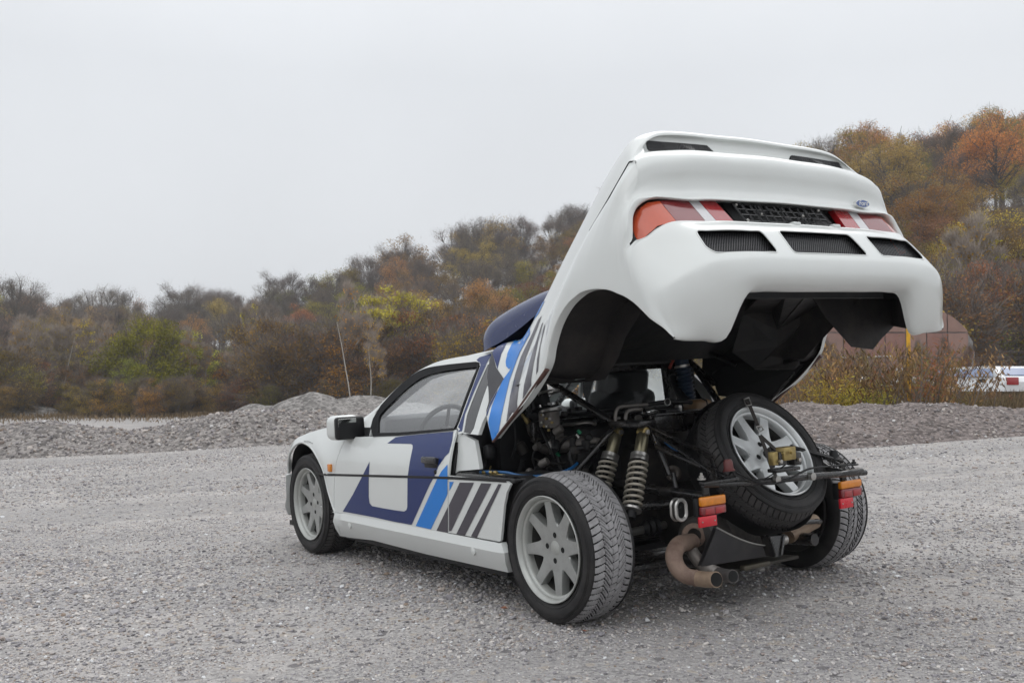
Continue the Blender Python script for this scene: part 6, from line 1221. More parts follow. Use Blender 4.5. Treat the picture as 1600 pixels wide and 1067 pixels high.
# hinge frame of the shell on the right: two black arms with a gap between
h = [at(1055, 535, x=.30), at(1115, 585, x=.05), at(1122, 612, x=.0), at(1185, 625, x=-.02)]
MB().tube([at(1058, 545, y=-.40), at(1116, 600, y=-.62)], .028, 4, flat=.6).obj('hinge_arm', FRAME, shell)
MB().tube([at(1075, 535, y=-.40), at(1150, 570, y=-.55)], .022, 4, flat=.6).obj('hinge_arm', FRAME, shell)
plate('hinge_plate', [at(1112, 586, y=-.62), at(1128, 574, y=-.60), at(1180, 560, y=-.62), at(1245, 575, y=-.70), at(1198, 628, y=-.78), at(1122, 618, y=-.66)], DARK, .02)
MB().tube([at(1198, 630, y=-.78), at(1250, 572, y=-.86)], .011, 6).obj('edge_strip', FRAME, shell)
MB().tube([at(1063, 535, y=-.30), at(1046, 575, y=-.30)], .0085, 8).obj('prop_rod', RROD, shell)
ic = empty('intercooler', shell); c0 = at(955, 520, x=.42); c1 = at(1046, 568, x=.42); yc, zc_ = (c0[1] + c1[1]) / 2, (c0[2] + c1[2]) / 2; wy = abs(c0[1] - c1[1]) + .14; wz_ = abs(c0[2] - c1[2])
MB().rbox((.46, yc + .06, zc_), (.07, wy, wz_), .01).obj('intercooler_core', DARK, ic); mb = MB()
FIN = mat('cooler_fin_black', (.018, .018, .02), .4)
for k in range(9): MB().box((.418, yc + .06, zc_ - wz_ / 2 + wz_ * (k + .5) / 9), (.018, wy * .98, wz_ / 9 * .5)).obj('fin', FIN, ic, 0)
MB().tube([at(1008, 505, x=.35), at(1040, 468, x=.2)], .006, 6).obj('blue_pipe', BHOSE, shell); MB().tube([at(968, 520, x=.40), at(1000, 519, x=.40)], .012, 8).obj('cooler_pipe', STEEL, shell)
# ============================================================ ENGINE BAY, SUSPENSION, TAIL FRAME
def T(name, pts, r, m=FRAME, seg=8, smooth=0, parent=None, label=None):
    o = MB().tube(pts, r, seg, smooth=smooth).obj(name, m, parent or C, 50)
    if label: o['label'] = label
    return o
# side members and sill box behind the door
for s in (1, -1):
    MB().rbox((.47, s * .80, .585), (.50, .13, .022), .008).obj('sill_shelf', FRAME, C)
    MB().rbox((.32, s * .70, .40), (.22, .26, .40), .03).obj('side_box', DARK, C)
    T('chassis_rail', [(.66, s * .42, .22), (.1, s * .36, .20), (-.40, s * .34, .23)], .028, FRAME)
    T('chassis_rail', [(.66, s * .44, .60), (.33, s * .44, .56), (.0, s * .36, .52), (-.42, s * .34, .50)], .022, FRAME)
# engine block, gearbox and dark clutter
ENG = mat('engine_castings', (.035, .033, .032), .55, metal=.4, var=.5, scale=25, bump=.4, bscale=60, dirt=(.09, .075, .06), dscale=16, damt=.6)
eb = empty('engine', C, (0, 0, 0)); MB().rbox((.34, .0, .47), (.50, .50, .44), .05).obj('engine_block', ENG, eb); MB().rbox((.36, -.02, .72), (.46, .20, .10), .03).obj('cam_cover', ENG, eb); MB().rbox((-.12, 0, .36), (.50, .36, .30), .08).obj('gearbox', ENG, eb)
MB().rbox((.42, .0, .64), (.40, .86, .30), .05).obj('engine_shroud', DARK, eb)
r3 = random.Random(3)
for k in range(26):
    p = np.array([r3.uniform(.16, .56), r3.uniform(.28, .62), r3.uniform(.42, .80)]); q_ = p + np.array([r3.uniform(-.1, .1), r3.uniform(-.05, .1), r3.uniform(-.22, -.02)])
    md_ = (p + q_) / 2 + np.array([r3.uniform(-.05, .05), r3.uniform(0, .06), r3.uniform(-.05, .05)]); T('engine_hose', [p, md_, q_], r3.choice([.006, .008, .011, .015]), r3.choice([BLACK, DARK, FRAME, BLACK]), 7, 5, eb)
for k in range(16):
    p = (r3.uniform(.15, .55), r3.uniform(.34, .60), r3.uniform(.44, .78)); MB().lathe([(0, -.03), (.018, -.028), (.020, .01), (.014, .02), (0, .022)], p, (r3.uniform(-1, 1), r3.uniform(.2, 1), r3.uniform(-1, 1)), 10).obj('fitting', r3.choice([ENG, ENG, FRAME, ALU, BLACK]), eb)
for k in range(10):
    p = (r3.uniform(.18, .55), r3.uniform(.38, .6), r3.uniform(.46, .80)); MB().rbox(p, (r3.uniform(.03, .07), r3.uniform(.02, .05), r3.uniform(.03, .08)), .006).obj('engine_bracket', r3.choice([ENG, DARK, FRAME]), eb)
# cast intake plenum
P_ = lambda px, py, y: at(px, py, y=y)
pl = MB(); y0_ = .42; pl.tube([P_(846, 700, y0_), P_(858, 698, y0_), P_(882, 694, y0_), P_(908, 692, y0_), P_(926, 690, y0_), P_(936, 688, y0_)], [.030, .060, .066, .056, .038, .018], 20, smooth=4, flat=.62); pl.tube([P_(876, 690, y0_), P_(874, 676, y0_)], [.055, .034], 14); pl.obj('intake_plenum', ALU, eb, 60)
T('intake_band', [P_(871, 712, .47), P_(876, 694, .485), P_(886, 684, .48), P_(900, 679, .46)], .0065, BLACK, 6, 4, eb)
for px, py in ((905, 675), (872, 710)): a = P_(px, py, .49); MB().lathe([(0, .012), (.0085, .011), (.009, -.008), (0, -.009)], a, (.2, .6, .8), 12).obj('hose_cap', GREEN, eb); MB().lathe([(0, .010), (.005, .010), (.006, -.010), (0, -.010)], a + np.array([.012, 0, -.018]), (.5, .3, .8), 10).obj('cap_stem', STEEL, eb)
# filter canister with brass ends, throttle body with clamps
T('filter_canister', [P_(826, 660, .52), P_(830, 672, .52), P_(841, 690, .52)], [.017, .021, .021], mat('olive_canister', (.06, .055, .045), .45, metal=.4), 14, 0, eb); T('canister_fitting', [P_(816, 648, .52), P_(822, 656, .52)], .010, BRASS, 8, 0, eb); T('canister_outlet', [P_(842, 694, .52), P_(836, 700, .52)], .016, ALU, 8, 0, eb); T('brass_union', [P_(822, 655, .525), P_(827, 662, .525)], .014, BRASS, 6, 0, eb)
T('intake_trunk', [P_(838, 600, .52), P_(842, 622, .52), P_(846, 640, .52)], .050, BLACK, 18, 3, eb)
for (a, b_), r_, m_ in ((((833, 637), (852, 632)), .010, CHROME), (((836, 645), (856, 640)), .008, STEEL), (((838, 615), (848, 613)), .010, STEEL)):
    c_ = (P_(*a, .575) + P_(*b_, .575)) / 2; MB().lathe([(.050, -.006), (.053, -.006), (.053, .006), (.050, .006)], c_ - np.array([0, .055, 0]), (P_(846, 650, .52) - P_(838, 605, .52)), 28).obj('hose_clamp', m_, eb)
MB().rbox(P_(858, 655, .50), (.10, .06, .08), .01).obj('throttle_body', ALU, eb)
for k in range(9): MB().rbox(P_(846 + 4 * (k % 5) + r3.uniform(-2, 2), 648 + 6 * (k // 2), .54), (.014, .012, .012), .003).obj('throttle_linkage', STEEL if k % 2 else BRASS, eb)
T('fuel_pipe', [P_(846, 668, .53), P_(854, 686, .53), P_(862, 705, .53), P_(866, 716, .52)], .009, BLACK, 8, 4, eb); T('braided_pipe', [P_(858, 690, .55), P_(864, 703, .55)], .006, STEEL, 6, 0, eb)
T('fuel_line', [P_(834, 716, .5), P_(850, 722, .5), P_(870, 724, .5), P_(886, 722, .5)], .0055, ENG, 6, 4, eb); T('foil_hose', [P_(880, 664, .40), P_(900, 662, .40), P_(920, 660, .38), P_(930, 662, .38)], .010, STEEL, 8, 3, eb)
T('blue_hose', [(.60, .80, .60), P_(790, 738, .78), P_(812, 743, .78), P_(840, 744, .74), P_(868, 741, .70), P_(890, 733, .62), P_(902, 724, .55)], .0075, BHOSE, 8, 5)
T('brake_pipe', [(.60, .74, .62), P_(765, 738, .78), P_(775, 741, .8), P_(790, 742, .8)], .0045, BRASS, 6, 4)
for px in (757, 768, 775): MB().lathe([(0, -.012), (.0085, -.010), (.0085, .012), (0, .014)], P_(px, 738, .80), (1, 0, .1), 6).obj('brass_union', BRASS, C)
MB().rbox(P_(764, 706, .74), (.06, .05, .07), .02).obj('wiring_boot', BLACK, C); T('wiring_loom', [P_(752, 700, .72), P_(758, 725, .74), P_(752, 738, .76)], .009, BLACK, 7, 4); T('wiring_loom', [P_(803, 650, .6), P_(806, 690, .6), P_(800, 715, .6)], .007, BLACK, 7, 4)
for a in ((792, 672), (815, 700), (806, 690), (780, 690)): MB().lathe([(0, -.03), (.026, -.028), (.028, .02), (.018, .03), (0, .03)], P_(*a, .55), (.2, .5, 1), 16).obj('canister', r3.choice([ENG, DARK]), eb)
# upper frame tubes: cage legs to the damper towers
TW = [(.12, .35, .775), (-.06, .35, .770)]
for s in (1, -1):
    m_ = lambda p: (p[0], p[1] * s, p[2])
    T('frame_tube', [m_(at(838, 583, y=.52)), m_((.115, .36, .80))], .0165)
    T('frame_tube', [m_((.12, .38, .77)), m_(P_(890, 748, .56)), ], .0145)
    T('frame_tube', [m_((-.04, .33, .80)), m_(at(1110, 712, x=-.36)), m_((-.535, .40, .585))], .010); T('frame_tube', [m_((-.05, .31, .775)), m_((-.545, .36, .575))], .0075)
    T('frame_tube', [m_((.115, .36, .80)), m_((-.06, .36, .80))], .019)
    T('frame_tube', [m_(at(1015, 665, x=-.06)), m_(at(1046, 742, x=-.16))], .0135)
    T('frame_tube', [m_((.66, .46, 1.10)), m_((.655, .50, .62))], .020)
    # paired coil-over dampers
    for top, bot in (((-.062, .352, .765), (-.165, .545, .415)), ((.118, .352, .762), (.075, .545, .42))):
        t0, b0 = np.array(m_(top)), np.array(m_(bot)); d = empty('coil_over_damper', C); ax = b0 - t0; Ln = np.linalg.norm(ax); ax /= Ln
        MB().lathe([(.0, .005), (.020, .006), (.026, .018), (.028, .035), (.028, .118), (.024, .125)], t0, ax, 24).obj('damper_body', BRONZE, d)
        MB().lathe([(.012, .12), (.016, Ln - .05), (.024, Ln - .04), (.024, Ln), (0, Ln)], t0, ax, 16).obj('damper_rod', BLACK, d)
        MB().lathe([(.030, .112), (.040, .112), (.040, .126), (.0395, .1265), (.0395, .129), (.040, .130), (.040, .146), (.030, .146)], t0, ax, 30).obj('spring_collar', STEEL, d)
        MB().lathe([(.030, Ln - .048), (.044, Ln - .046), (.044, Ln - .036), (.02, Ln - .03)], t0, ax, 24).obj('spring_seat', STEEL, d)
        a = np.cross(ax, [0, 1, 0]); a /= np.linalg.norm(a); b2 = np.cross(ax, a); nt = 8.2; u = np.linspace(0, 1, 150); th = u * nt * 2 * math.pi
        pts = t0 + np.outer(.146 + u * (Ln - .146 - .048), ax) + .0385 * (np.outer(np.cos(th), a) + np.outer(np.sin(th), b2)); MB().tube(pts, .0068, 7).obj('coil_spring', SPRING, d, 60)
        MB().lathe([(.010, -.024), (.021, -.022), (.021, .022), (.010, .024)], t0, (1, 0, 0), 18).obj('top_eye', BRASS, d); MB().lathe([(0, -.034), (.012, -.033), (.012, .033), (0, .034)], t0, (1, 0, 0), 6).obj('eye_bolt', STEEL, d)
    MB().rbox((.03, s * .335, .80), (.22, .10, .03), .006).obj('tower_plate', FRAME, C)
    # hub carrier, wishbones and drive shaft
    MB().lathe([(0, 0), (.075, .0), (.08, .05), (.05, .09), (0, .09)], (0, s * .60, .3125), (0, s, 0), 24).obj('hub_carrier', ENG, C)
    for x_, z_, r_ in ((-.17, .44, .018), (.12, .44, .016), (-.20, .20, .019), (.16, .20, .017)): T('wishbone', [(x_ * 1.1, s * .26, z_ + .01), (x_ * .55, s * .66, z_ + (.02 if z_ > .3 else -.01))], r_)
    T('drive_shaft', [(0, s * .2, .33), (0, s * .62, .315)], .018, STEEL, 12); MB().lathe([(.02, 0), (.045, .02), (.035, .035), (.042, .05), (.03, .065), (.034, .08), (.018, .1)], (0, s * .24, .33), (0, s, 0), 18).obj('shaft_gaiter', BLACK, C)
    T('anti_roll_bar', [(-.34, s * .0, .30), (-.34, s * .38, .30), (-.30, s * .50, .28), (-.10, s * .56, .25)], .011, FRAME, 8, 3)
# cross structure over the gearbox
MB().rbox((-.02, -.02, .835), (.13, .62, .012), .004).obj('top_cross_plate', FRAME, C); MB().rbox((-.055, -.02, .80), (.02, .60, .065), .004).obj('cross_member', FRAME, C); T('cross_tube', [(-.07, .30, .76), (-.07, -.34, .76)], .010, FRAME)
T('cross_tube', [(.12, .36, .80), (.12, -.36, .80)], .018)
T('coolant_pipe', [at(962, 660, x=.10), at(962, 645, x=.10), at(968, 636, x=.10), at(985, 634, x=.1), at(1012, 632, x=.08)], .0085, ALU, 8, 4); T('coolant_pipe', [at(978, 662, x=.06), at(978, 648, x=.06), at(984, 641, x=.06), at(1003, 639, x=.05)], .0085, ALU, 8, 4)
T('black_hose', [at(1000, 634, x=.1), at(1040, 628, x=.12), at(1075, 628, x=.16), at(1088, 632, x=.2)], .011, BLACK, 8, 4)
a = at(1016, 645, x=.02); MB().lathe([(.0, -.024), (.036, -.024), (.042, -.012), (.035, -.006), (.042, 0), (.036, .008), (.041, .014), (.030, .026), (0, .028)], a, (.1, .1, 1), 26).obj('chrome_bellows', CHROME, C); a = at(998, 655, x=.0); MB().lathe([(.0, -.016), (.018, -.014), (.018, .012), (0, .015)], a, (.6, -.4, .7), 14).obj('hose_union', STEEL, C)
MB().rbox(at(1044, 645, x=.02), (.07, .09, .04), .008).obj('fuse_box', BLACK, C); MB().rbox(at(1060, 640, x=.03), (.03, .02, .045), .004).obj('relay_bracket', STEEL, C)
c_ = at(1043, 628, x=.03); T('wire_ring', [c_ + np.array([0, .018 * math.cos(t_), .016 * math.sin(t_)]) for t_ in np.linspace(0, 6.2, 16)], .0022, STEEL, 5)
MB().rbox(at(1090, 637, x=.18), (.12, .105, .085), .022).obj('expansion_tank', TAN, C, 50); T('tank_strap', [at(1103, 650, x=.10), at(1106, 636, x=.10), at(1104, 626, x=.10), at(1096, 622, x=.12)], .0045, BLACK, 5)
for k in range(8): a = np.array(at(1068 + .8 * k, 578 + 6.2 * k, x=.42)); MB().lathe([(.036, -.008), (.047, 0), (.036, .008)], a, (.1, .1, 1), 20).obj('duct_ring', DBHOSE, C)
T('blue_duct', [at(1062, 555, x=.42), at(1067, 575, x=.42), at(1075, 625, x=.42)], .036, DBHOSE, 16, 3); MB().lathe([(.038, -.006), (.041, -.006), (.041, .006), (.038, .006)], at(1066, 572, x=.40), (.1, .1, 1), 20).obj('duct_clamp', STEEL, C)
T('air_duct', [at(1052, 590, x=.5), at(1058, 608, x=.45), at(1070, 624, x=.38), at(1088, 634, x=.3)], .022, BLACK, 10, 4)
T('frame_tube', [at(1050, 585, x=.60), at(1053, 645, x=.60)], .020); T('frame_tube', [at(1060, 560, y=-.52), at(1078, 640, y=-.45)], .012)
MB().rbox((.40, -.05, .84), (.30, .80, .02), .008).obj('parcel_tray', DARK, C); MB().rbox((.52, 0, .77), (.04, 1.1, .10), .01).obj('lower_rail', FRAME, C)
for k in range(12): a = at(880 + 14 * k + r3.uniform(-4, 4), 642 + r3.uniform(-6, 12), x=.35); MB().rbox(a, (.03, .025, .02), .005).obj('bay_fitting', r3.choice([ENG, STEEL, BLACK, DARK]), C)
T('brake_hose', [at(962, 668, x=.08), at(950, 676, x=.12), at(935, 690, x=.2), at(910, 702, x=.26)], .006, BLACK, 6, 4); T('yellow_tube', [at(1024, 690, x=-.1), at(1030, 698, x=-.1), at(1040, 702, x=-.1)], .003, mat('yellow_sleeve', (.45, .28, .03), .5), 5, 3); T('blue_cable', [at(1038, 690, x=-.12), at(1050, 700, x=-.15), at(1064, 706, x=-.18)], .0035, BHOSE, 5, 3)
a = at(1052, 739, x=-.16); MB().lathe([(.010, .006), (.022, .010), (.034, .006), (.036, -.004), (0, -.006)], a, (-.8, .55, .1), 24).obj('strut_boss', mat('worn_boss', (.05, .042, .035), .5, metal=.5, var=.4), C); T('frame_tube', [a, at(1062, 790, x=-.22)], .012); T('brake_line', [at(1035, 700, x=-.1), at(1040, 728, x=-.14), at(1048, 748, x=-.16)], .003, STEEL, 5, 3)
# tail frame: crossbar, lamps, reflectors, exhaust
B0 = at(1098, 757, x=-.545); B1 = at(1352, 738, x=-.545); bm_ = empty('rear_crossbar', C)
m0 = at(1210, 750, x=-.56)
MB().tube([B0, at(1160, 755, x=-.55), m0, at(1268, 744, x=-.555), B1], [.012, .013, .014, .015, .013], 12, smooth=4).obj('bar_tube', FRAME, bm_)
MB().rbox((B0 + at(1150, 752, x=-.545)) / 2 + np.array([0, 0, .008]), (.035, .20, .014), .004).obj('bar_plate', FRAME, bm_); MB().rbox((B1 + at(1290, 741, x=-.545)) / 2 + np.array([0, 0, .004]), (.036, .22, .020), .008).obj('bar_plate', FRAME, bm_)
for px, py in ((1213, 749), (1268, 744)): MB().lathe([(0, -.026), (.010, -.025), (.0165, -.016), (.0165, .012), (0, .014)], at(px, py, x=-.575), (-1, 0, 0), 16).obj('bar_bolt', STEEL, bm_)
for px, py in ((1096, 746), (1334, 724)): a = at(px, py, x=-.55); MB().lathe([(0, .020), (.006, .019), (.006, .008), (.011, .008), (.011, 0), (.018, -.002), (.018, -.008), (0, -.01)], a, (0, 0, 1), 12).obj('bar_stud', STEEL if px < 1200 else FRAME, bm_)
for (px, py), m_ in (((1138, 726), mat('dark_red_buffer', (.11, .022, .02), .4)), ((1303, 711), BLACK)):
    a = at(px, py, x=-.53 if px < 1200 else -.50); MB().lathe([(0, .024), (.014, .022), (.019, .012), (.020, -.018), (.024, -.02), (.024, -.026), (0, -.028)], a, (.1, 0, 1), 20).obj('rubber_buffer', m_, bm_)
T('bar_arm', [at(1283, 724, x=-.40), at(1300, 736, x=-.50), at(1316, 738, x=-.545)], .017, FRAME, 8, 0, bm_); T('bar_arm', [(-.12, .33, .70), (-.545, .34, .585)], .013, FRAME, 8, 0, bm_)
T('bar_cable', [at(1185, 752, x=-.58), at(1205, 742, x=-.60), at(1232, 722, x=-.62)], .003, BLACK, 5, 3); T('bar_cable', [at(1150, 738, x=-.56), at(1190, 755, x=-.58), at(1225, 752, x=-.59), at(1262, 733, x=-.59), at(1300, 728, x=-.57), at(1340, 725, x=-.56)], .0045, BLACK, 6, 4)
# latch with cadmium plated body
lt = empty('clamshell_latch', bm_); MB().rbox(at(1225, 733, x=-.60), (.05, .150, .016), .004).obj('latch_plate', FRAME, lt); MB().rbox(at(1240, 716, x=-.61), (.05, .045, .055), .006).obj('latch_arm', FRAME, lt)
MB().rbox(at(1217, 716, x=-.61), (.045, .05, .055), .006).obj('latch_arm', FRAME, lt); MB().rbox(at(1228, 708, x=-.62), (.045, .075, .055), .004).obj('latch_body', BRASS, lt); MB().rbox(at(1208, 716, x=-.62), (.03, .030, .055), .004).obj('latch_body', BRASS, lt)
for px, py in ((1222, 708), (1235, 707)): MB().lathe([(0, .0), (.006, .001), (.006, .012), (0, .013)], at(px, py, x=-.648), (-1, 0, 0), 12).obj('latch_pin', BRASS, lt)
for px, py in ((1218, 721), (1247, 718)): MB().lathe([(0, .0), (.009, .002), (.009, .012), (0, .013)], at(px, py, x=-.638), (-1, 0, 0), 8).obj('latch_nut', STEEL, lt)
# combination lamps and reflectors
for px0, px1, py0, pym, py1, rx0, rx1, ry0, ry1 in ((1093, 1132, 770, 787, 803, 1092, 1120, 805, 823), (1311, 1344, 746, 760, 776, 1312, 1333, 777, 794)):
    lp = empty('tail_lamp', C); x_ = -.545; xm_ = (px0 + px1) / 2; a, b_, c_ = at(px0, py0, x=x_), at(px1, pym, x=x_), at(px1, py1, x=x_); a[2], b_[2], c_[2] = at(xm_, py0 + 2, x=x_)[2], at(xm_, pym + 1, x=x_)[2], at(xm_, py1, x=x_)[2]; yc_ = (a[1] + b_[1]) / 2; w_ = abs(a[1] - b_[1])
    MB().rbox((x_ + .026, yc_ + .004, (a[2] + c_[2]) / 2 - .01), (.030, w_ * .98, abs(a[2] - c_[2]) * .97), .006).obj('lamp_housing', BLACK, lp)
    MB().rbox((x_ - .0, yc_, (a[2] + b_[2]) / 2 - .004), (.024, w_, abs(a[2] - b_[2]) * .93), .007, seg=3).obj('amber_lens', AMBER, lp, 50)
    MB().rbox((x_ - .0, yc_, (b_[2] + c_[2]) / 2 - .002), (.024, w_, abs(b_[2] - c_[2]) * .95), .007, seg=3).obj('red_lens', REDD, lp, 50)
    for k in range(2): MB().rbox((x_ - .0125, yc_ + (k - .5) * w_ * .42, (b_[2] + c_[2]) / 2 - .004), (.003, w_ * .36, abs(b_[2] - c_[2]) * .66), .004).obj('lens_facet', REDL, lp)
    p, q_ = at(rx0, ry0, x=-.555), at(rx1, ry1, x=-.555); p[2], q_[2] = at((rx0 + rx1) / 2, ry0, x=-.555)[2], at((rx0 + rx1) / 2, ry1, x=-.555)[2]; MB().rbox((-.553, (p[1] + q_[1]) / 2, (p[2] + q_[2]) / 2), (.012, abs(p[1] - q_[1]), abs(p[2] - q_[2]) * .92), .002).obj('reflector', REFL, C)
    for k in (-1, 1): MB().lathe([(0, .003), (.0035, .002), (.0035, -.002)], (-.560, (p[1] + q_[1]) / 2 + k * abs(p[1] - q_[1]) * .36, (p[2] + q_[2]) / 2), (-1, 0, 0), 8).obj('reflector_screw', STEEL, C)
    MB().box((-.51, yc_, .50), (.012, .03, .14)).obj('lamp_bracket', FRAME, C)
# oval chrome-ringed port left of the lamp
a = at(1060, 796, x=-.40); pt = empty('oval_port', C); 
def oval(y, z, hw_, hh_, n=14):
    out = [(y + hw_ * math.cos(t_), z + hh_ + hw_ * math.sin(t_)) for t_ in np.linspace(0, math.pi, n)] + [(y + hw_ * math.cos(t_), z - hh_ + hw_ * math.sin(t_)) for t_ in np.linspace(math.pi, 2 * math.pi, n)]; return out
for dx, m_, k in ((-.016, mat('worn_chrome', (.55, .54, .52), .35, metal=.7), 1.0), (.012, STEEL, 1.02)):
    pts = [(a[0] + dx, p[0], p[1]) for p in oval(a[1], a[2], .027 * k, .014 * k)]; pts += pts[:2]; MB().tube(pts, .0075, 6, caps=False).obj('port_ring', m_, pt)
ov2 = oval(a[1], a[2], .0285, .0145); n = len(ov2); MB().add([(a[0] + .014, p, q_) for p, q_ in ov2] + [(a[0] - .0135, p, q_) for p, q_ in ov2], [[k, (k + 1) % n, (k + 1) % n + n, k + n] for k in range(n)]).obj('port_body', ENG, pt, 40)
ov = oval(a[1], a[2], .026, .014); n = len(ov); MB().add([(a[0] + .02, p, q_) for p, q_ in ov] + [(a[0] - .014, p, q_) for p, q_ in ov], [list(range(n)), list(range(n, 2 * n))[::-1]] + [[k, (k + 1) % n, (k + 1) % n + n, k + n] for k in range(n)]).obj('port_face', SOOT_SHADE, pt, 0)
MB().lathe([(0, -.01), (.006, -.01), (.006, .002), (0, .003)], a + np.array([-.014, .004, .012]), (-1, 0, 0), 10).obj('port_pin', FRAME, pt)
# exhaust
ex = empty('exhaust', C); xa = lambda px, py, x: at(px, py, x=x)
T('exhaust_pipe', [xa(1082, 846, -.36), xa(1062, 850, -.40), xa(1053, 866, -.43), xa(1058, 886, -.46), xa(1072, 899, -.49), xa(1090, 903, -.52)], [.034, .035, .035, .034, .032, .031], RUST, 22, 6, ex); T('exhaust_tip', [xa(1088, 903, -.515), xa(1104, 905, -.572), xa(1119, 905, -.63)], .031, RUSTL, 24, 2, ex)
T('weld_bead', [xa(1086, 902.5, -.512), xa(1089, 903, -.518)], .0335, RUST, 20, 0, ex); T('exhaust_pipe', [xa(1078, 842, -.34), xa(1082, 862, -.38), xa(1096, 880, -.42), xa(1112, 891, -.45), xa(1126, 897, -.48)], [.024, .026, .027, .027, .027], GREYX, 20, 6, ex); T('exhaust_tip', [xa(1122, 896, -.475), xa(1134, 899, -.525), xa(1145, 900, -.575)], .027, mat('dark_exhaust_tip', (.13, .12, .115), .5, metal=.6, var=.2), 22, 2, ex)
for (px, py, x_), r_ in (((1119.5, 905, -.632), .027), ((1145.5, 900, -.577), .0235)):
    d_ = np.array(xa(px, py, x_)) - np.array(xa(px - 13, py, x_ + .054)); d_ /= np.linalg.norm(d_); MB().lathe([(0, .0006), (r_, .0006)], xa(px, py, x_), d_, 24).obj('tip_bore', SOOT_SHADE, ex)
MB().lathe([(.02, .05), (.08, .045), (.092, .03), (.095, -.35), (0, -.36)], xa(1095, 838, -.30), (-.3, .9, 0), 28).obj('silencer', mat('dark_silencer', (.05, .045, .042), .55, metal=.4, var=.3), ex)
MB().lathe([(.030, -.01), (.050, -.01), (.051, .004), (.030, .008)], xa(1084, 836, -.33), (-1, .5, .2), 24).obj('exhaust_flange', RUST, ex)
T('right_tailpipe', [xa(1232, 838, -.30), xa(1262, 820, -.28), xa(1272, 814, -.27)], [.032, .034, .036], RUSTL, 18, 3, ex); T('right_tailpipe', [xa(1215, 845, -.38), xa(1226, 842, -.38)], .024, STEEL, 16, 0, ex)
# shield under the spare wheel with its pale edge, sump plate, tow hook
V = []; U_ = np.linspace(0, 1, 16)
topL = [xa(1090 + 120 * u, 790 + 66 * u ** .7, -.40) for u in U_]; edge = [xa(1120 + 82 * u, 824 + 28 * math.sin(u * math.pi / 2), -.50) for u in U_]; low = [xa(1095 + 116 * u, 885 - 18 * u, -.46) for u in U_]; top2 = [xa(1120 + 82 * u, 824 + 28 * math.sin(u * math.pi / 2) - 1, -.46) for u in U_]
V = edge + low; n = 16; MB().add(V + [v + np.array([.02, 0, 0]) for v in V], [[k, k + 1, k + 1 + n, k + n] for k in range(n - 1)] + [[2 * n + k, 2 * n + k + n, 2 * n + k + 1 + n, 2 * n + k + 1] for k in range(n - 1)]).obj('heat_shield', mat('grey_black_shield', (.028, .027, .03), .42, var=.3, dirt=(.07, .065, .06), dscale=8, damt=.6), C, 40)
MB().tube(edge, .0035, 6).obj('shield_edge', mat('pale_edge', (.22, .215, .2), .5), C)
wl = []; 
for r_, h_ in ((.0, -.31), (.24, -.30), (.30, -.24), (.335, -.12)): wl.append((r_, h_))
MB().lathe(wl, spc + nsp * .12, nsp, 40).obj('spare_wheel_well', DARK, C)
MB().box((-.22, .02, .165), (.40, .44, .012), rot=Matrix.Rotation(.05, 3, 'Y')).obj('sump_guard', mat('sump_guard_alloy', (.035, .032, .027), .5, metal=.5, var=.4), C)
MB().rbox((-.44, .10, .185), (.03, .16, .02), .005).obj('guard_bracket', mat('guard_bracket_alloy', (.09, .08, .06), .5, metal=.5, var=.3), C)
th_ = [xa(1202, 838, -.53), xa(1226, 836, -.53), xa(1222, 868, -.55), xa(1211, 870, -.55)]; V = [np.array(p) for p in th_]; MB().add(V + [v + np.array([.05, 0, 0]) for v in V], [[0, 1, 2, 3], [7, 6, 5, 4]] + [[k, (k + 1) % 4, (k + 1) % 4 + 4, k + 4] for k in range(4)]).obj('tow_hook', FRAME, C, 0)
T('tow_hook_rim', [xa(1203, 838, -.535), xa(1213, 868, -.555)], .006, FRAME); T('tow_hook_rim', [xa(1225, 837, -.535), xa(1221, 867, -.555)], .006, FRAME)
# straps holding the spare wheel
sp = empty('spare_wheel_straps', C); c_ = np.array(spc); nv = np.array(nsp); FP = lambda px, py, o=.0: hit(px, py, lambda p: (p - c_) @ nv - (.118 + o))
def strap(name, pts, w, m):
    P = [np.array(p) for p in pts]; V = []
    for i_, p in enumerate(P):
        t_ = P[min(i_ + 1, len(P) - 1)] - P[max(i_ - 1, 0)]; t_ /= np.linalg.norm(t_); sd_ = np.cross(t_, nv); sd_ /= np.linalg.norm(sd_); V += [p - sd_ * w / 2, p + sd_ * w / 2, p + sd_ * w / 2 - nv * .003, p - sd_ * w / 2 - nv * .003]
    n = len(P); Fc = [[i_ * 4 + k, i_ * 4 + (k + 1) % 4, (i_ + 1) * 4 + (k + 1) % 4, (i_ + 1) * 4 + k] for i_ in range(n - 1) for k in range(4)]; MB().add(V, Fc).obj(name, m, sp, 30)
pA = FP(1164, 622, .012); pB = FP(1172, 634, .012); pC = FP(1186, 668, .004); pD = FP(1188, 680, .004); pE = FP(1212, 742, .01); pF = FP(1230, 716, .02)
strap('strap', [pA - nv * .12 + np.array([.03, 0, .0]), pA - nv * .05 + np.array([.0, 0, .006]), pA, pB, pC], .021, WEB); strap('strap', [pD, FP(1198, 706, .004), FP(1206, 730, .01), pE], .021, WEB); strap('strap', [pD, FP(1210, 700, .008), pF], .021, WEB)
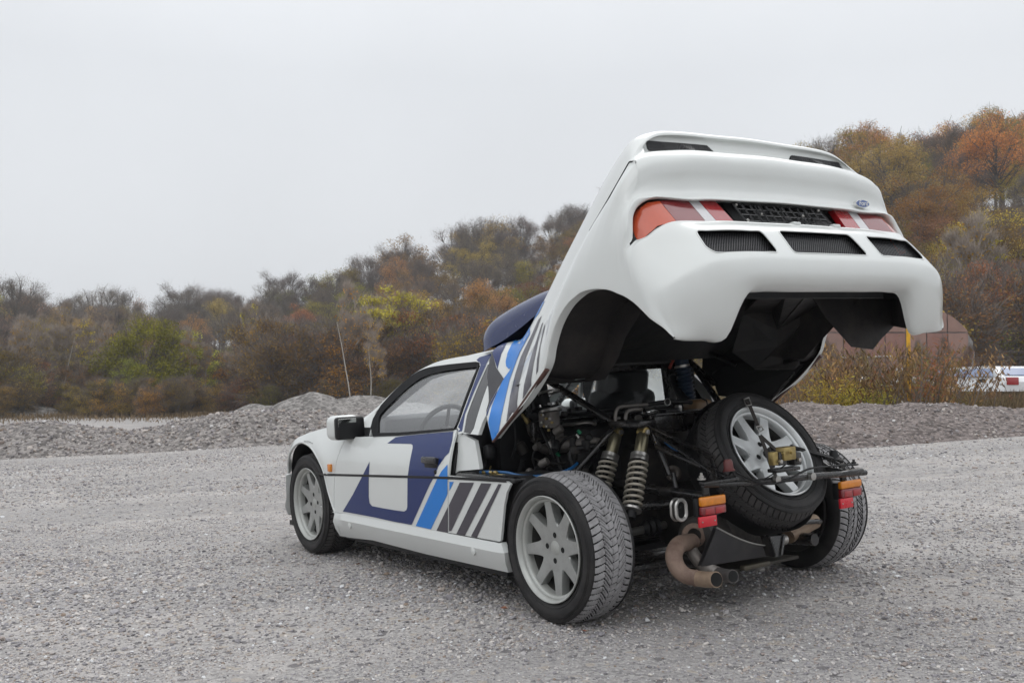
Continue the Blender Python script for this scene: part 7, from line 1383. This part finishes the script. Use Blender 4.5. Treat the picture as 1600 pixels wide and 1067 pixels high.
bk = [FP(*q_, .018) for q_ in ((1162, 624), (1170, 621), (1174, 632), (1166, 634))]; T('strap_buckle', bk + bk[:2], .0032, STEEL, 6, 0, sp); bk = [FP(*q_, .012) for q_ in ((1181, 667), (1189, 665), (1193, 671), (1186, 675))]; T('strap_buckle', bk + bk[:2], .0035, STEEL, 6, 0, sp)
T('spare_bracket', [spc + nsp * .02, spc + nsp * .12], .02, FRAME, 8, 0, sp)
# embossed lettering on the near rear tyre
def curved_text(body, r_, a0, size, y_, par):
    fc = bpy.data.curves.new('t', 'FONT'); fc.body = body; fc.size = size; fc.extrude = .0006; to = bpy.data.objects.new('t', fc); COL.objects.link(to); bpy.context.view_layer.update()
    me = bpy.data.meshes.new_from_object(to.evaluated_get(bpy.context.evaluated_depsgraph_get())); bpy.data.objects.remove(to)
    for v in me.vertices: a = a0 + v.co.x / r_; rr = r_ + v.co.y; v.co = Vector((rr * math.cos(a), y_ + v.co.z, rr * math.sin(a)))
    me.materials.clear(); me.materials.append(mat('tyre_lettering', (.035, .034, .034), .6)); o = bpy.data.objects.new('tyre_lettering', me); COL.objects.link(o); o.parent = par
wr = [o for o in C.children if o.name.split('.')[0] == 'wheel'][0]
# seen from outside on the left side, +x (front) lies to the left: mirror the reading direction
def side_text(body, r_, amid, size, y_, par):
    fc = bpy.data.curves.new('t', 'FONT'); fc.body = body; fc.size = size; fc.extrude = .0006; fc.align_x = 'CENTER'; to = bpy.data.objects.new('t', fc); COL.objects.link(to); bpy.context.view_layer.update()
    me = bpy.data.meshes.new_from_object(to.evaluated_get(bpy.context.evaluated_depsgraph_get())); bpy.data.objects.remove(to)
    for v in me.vertices: a = amid + v.co.x / r_; rr = r_ + v.co.y; v.co = Vector((-rr * math.sin(a), y_ + v.co.z, rr * math.cos(a)))
    me.materials.clear(); me.materials.append(mat('tyre_lettering', (.034, .033, .033), .6)); o = bpy.data.objects.new('tyre_lettering', me); COL.objects.link(o); o.parent = par
side_text('PIRELLI  P700', .249, .05, .030, .1190, wr)
print('total tris', sum(sum(len(p.vertices) - 2 for p in m.polygons) for m in bpy.data.meshes), 'objects', len(sc.objects))
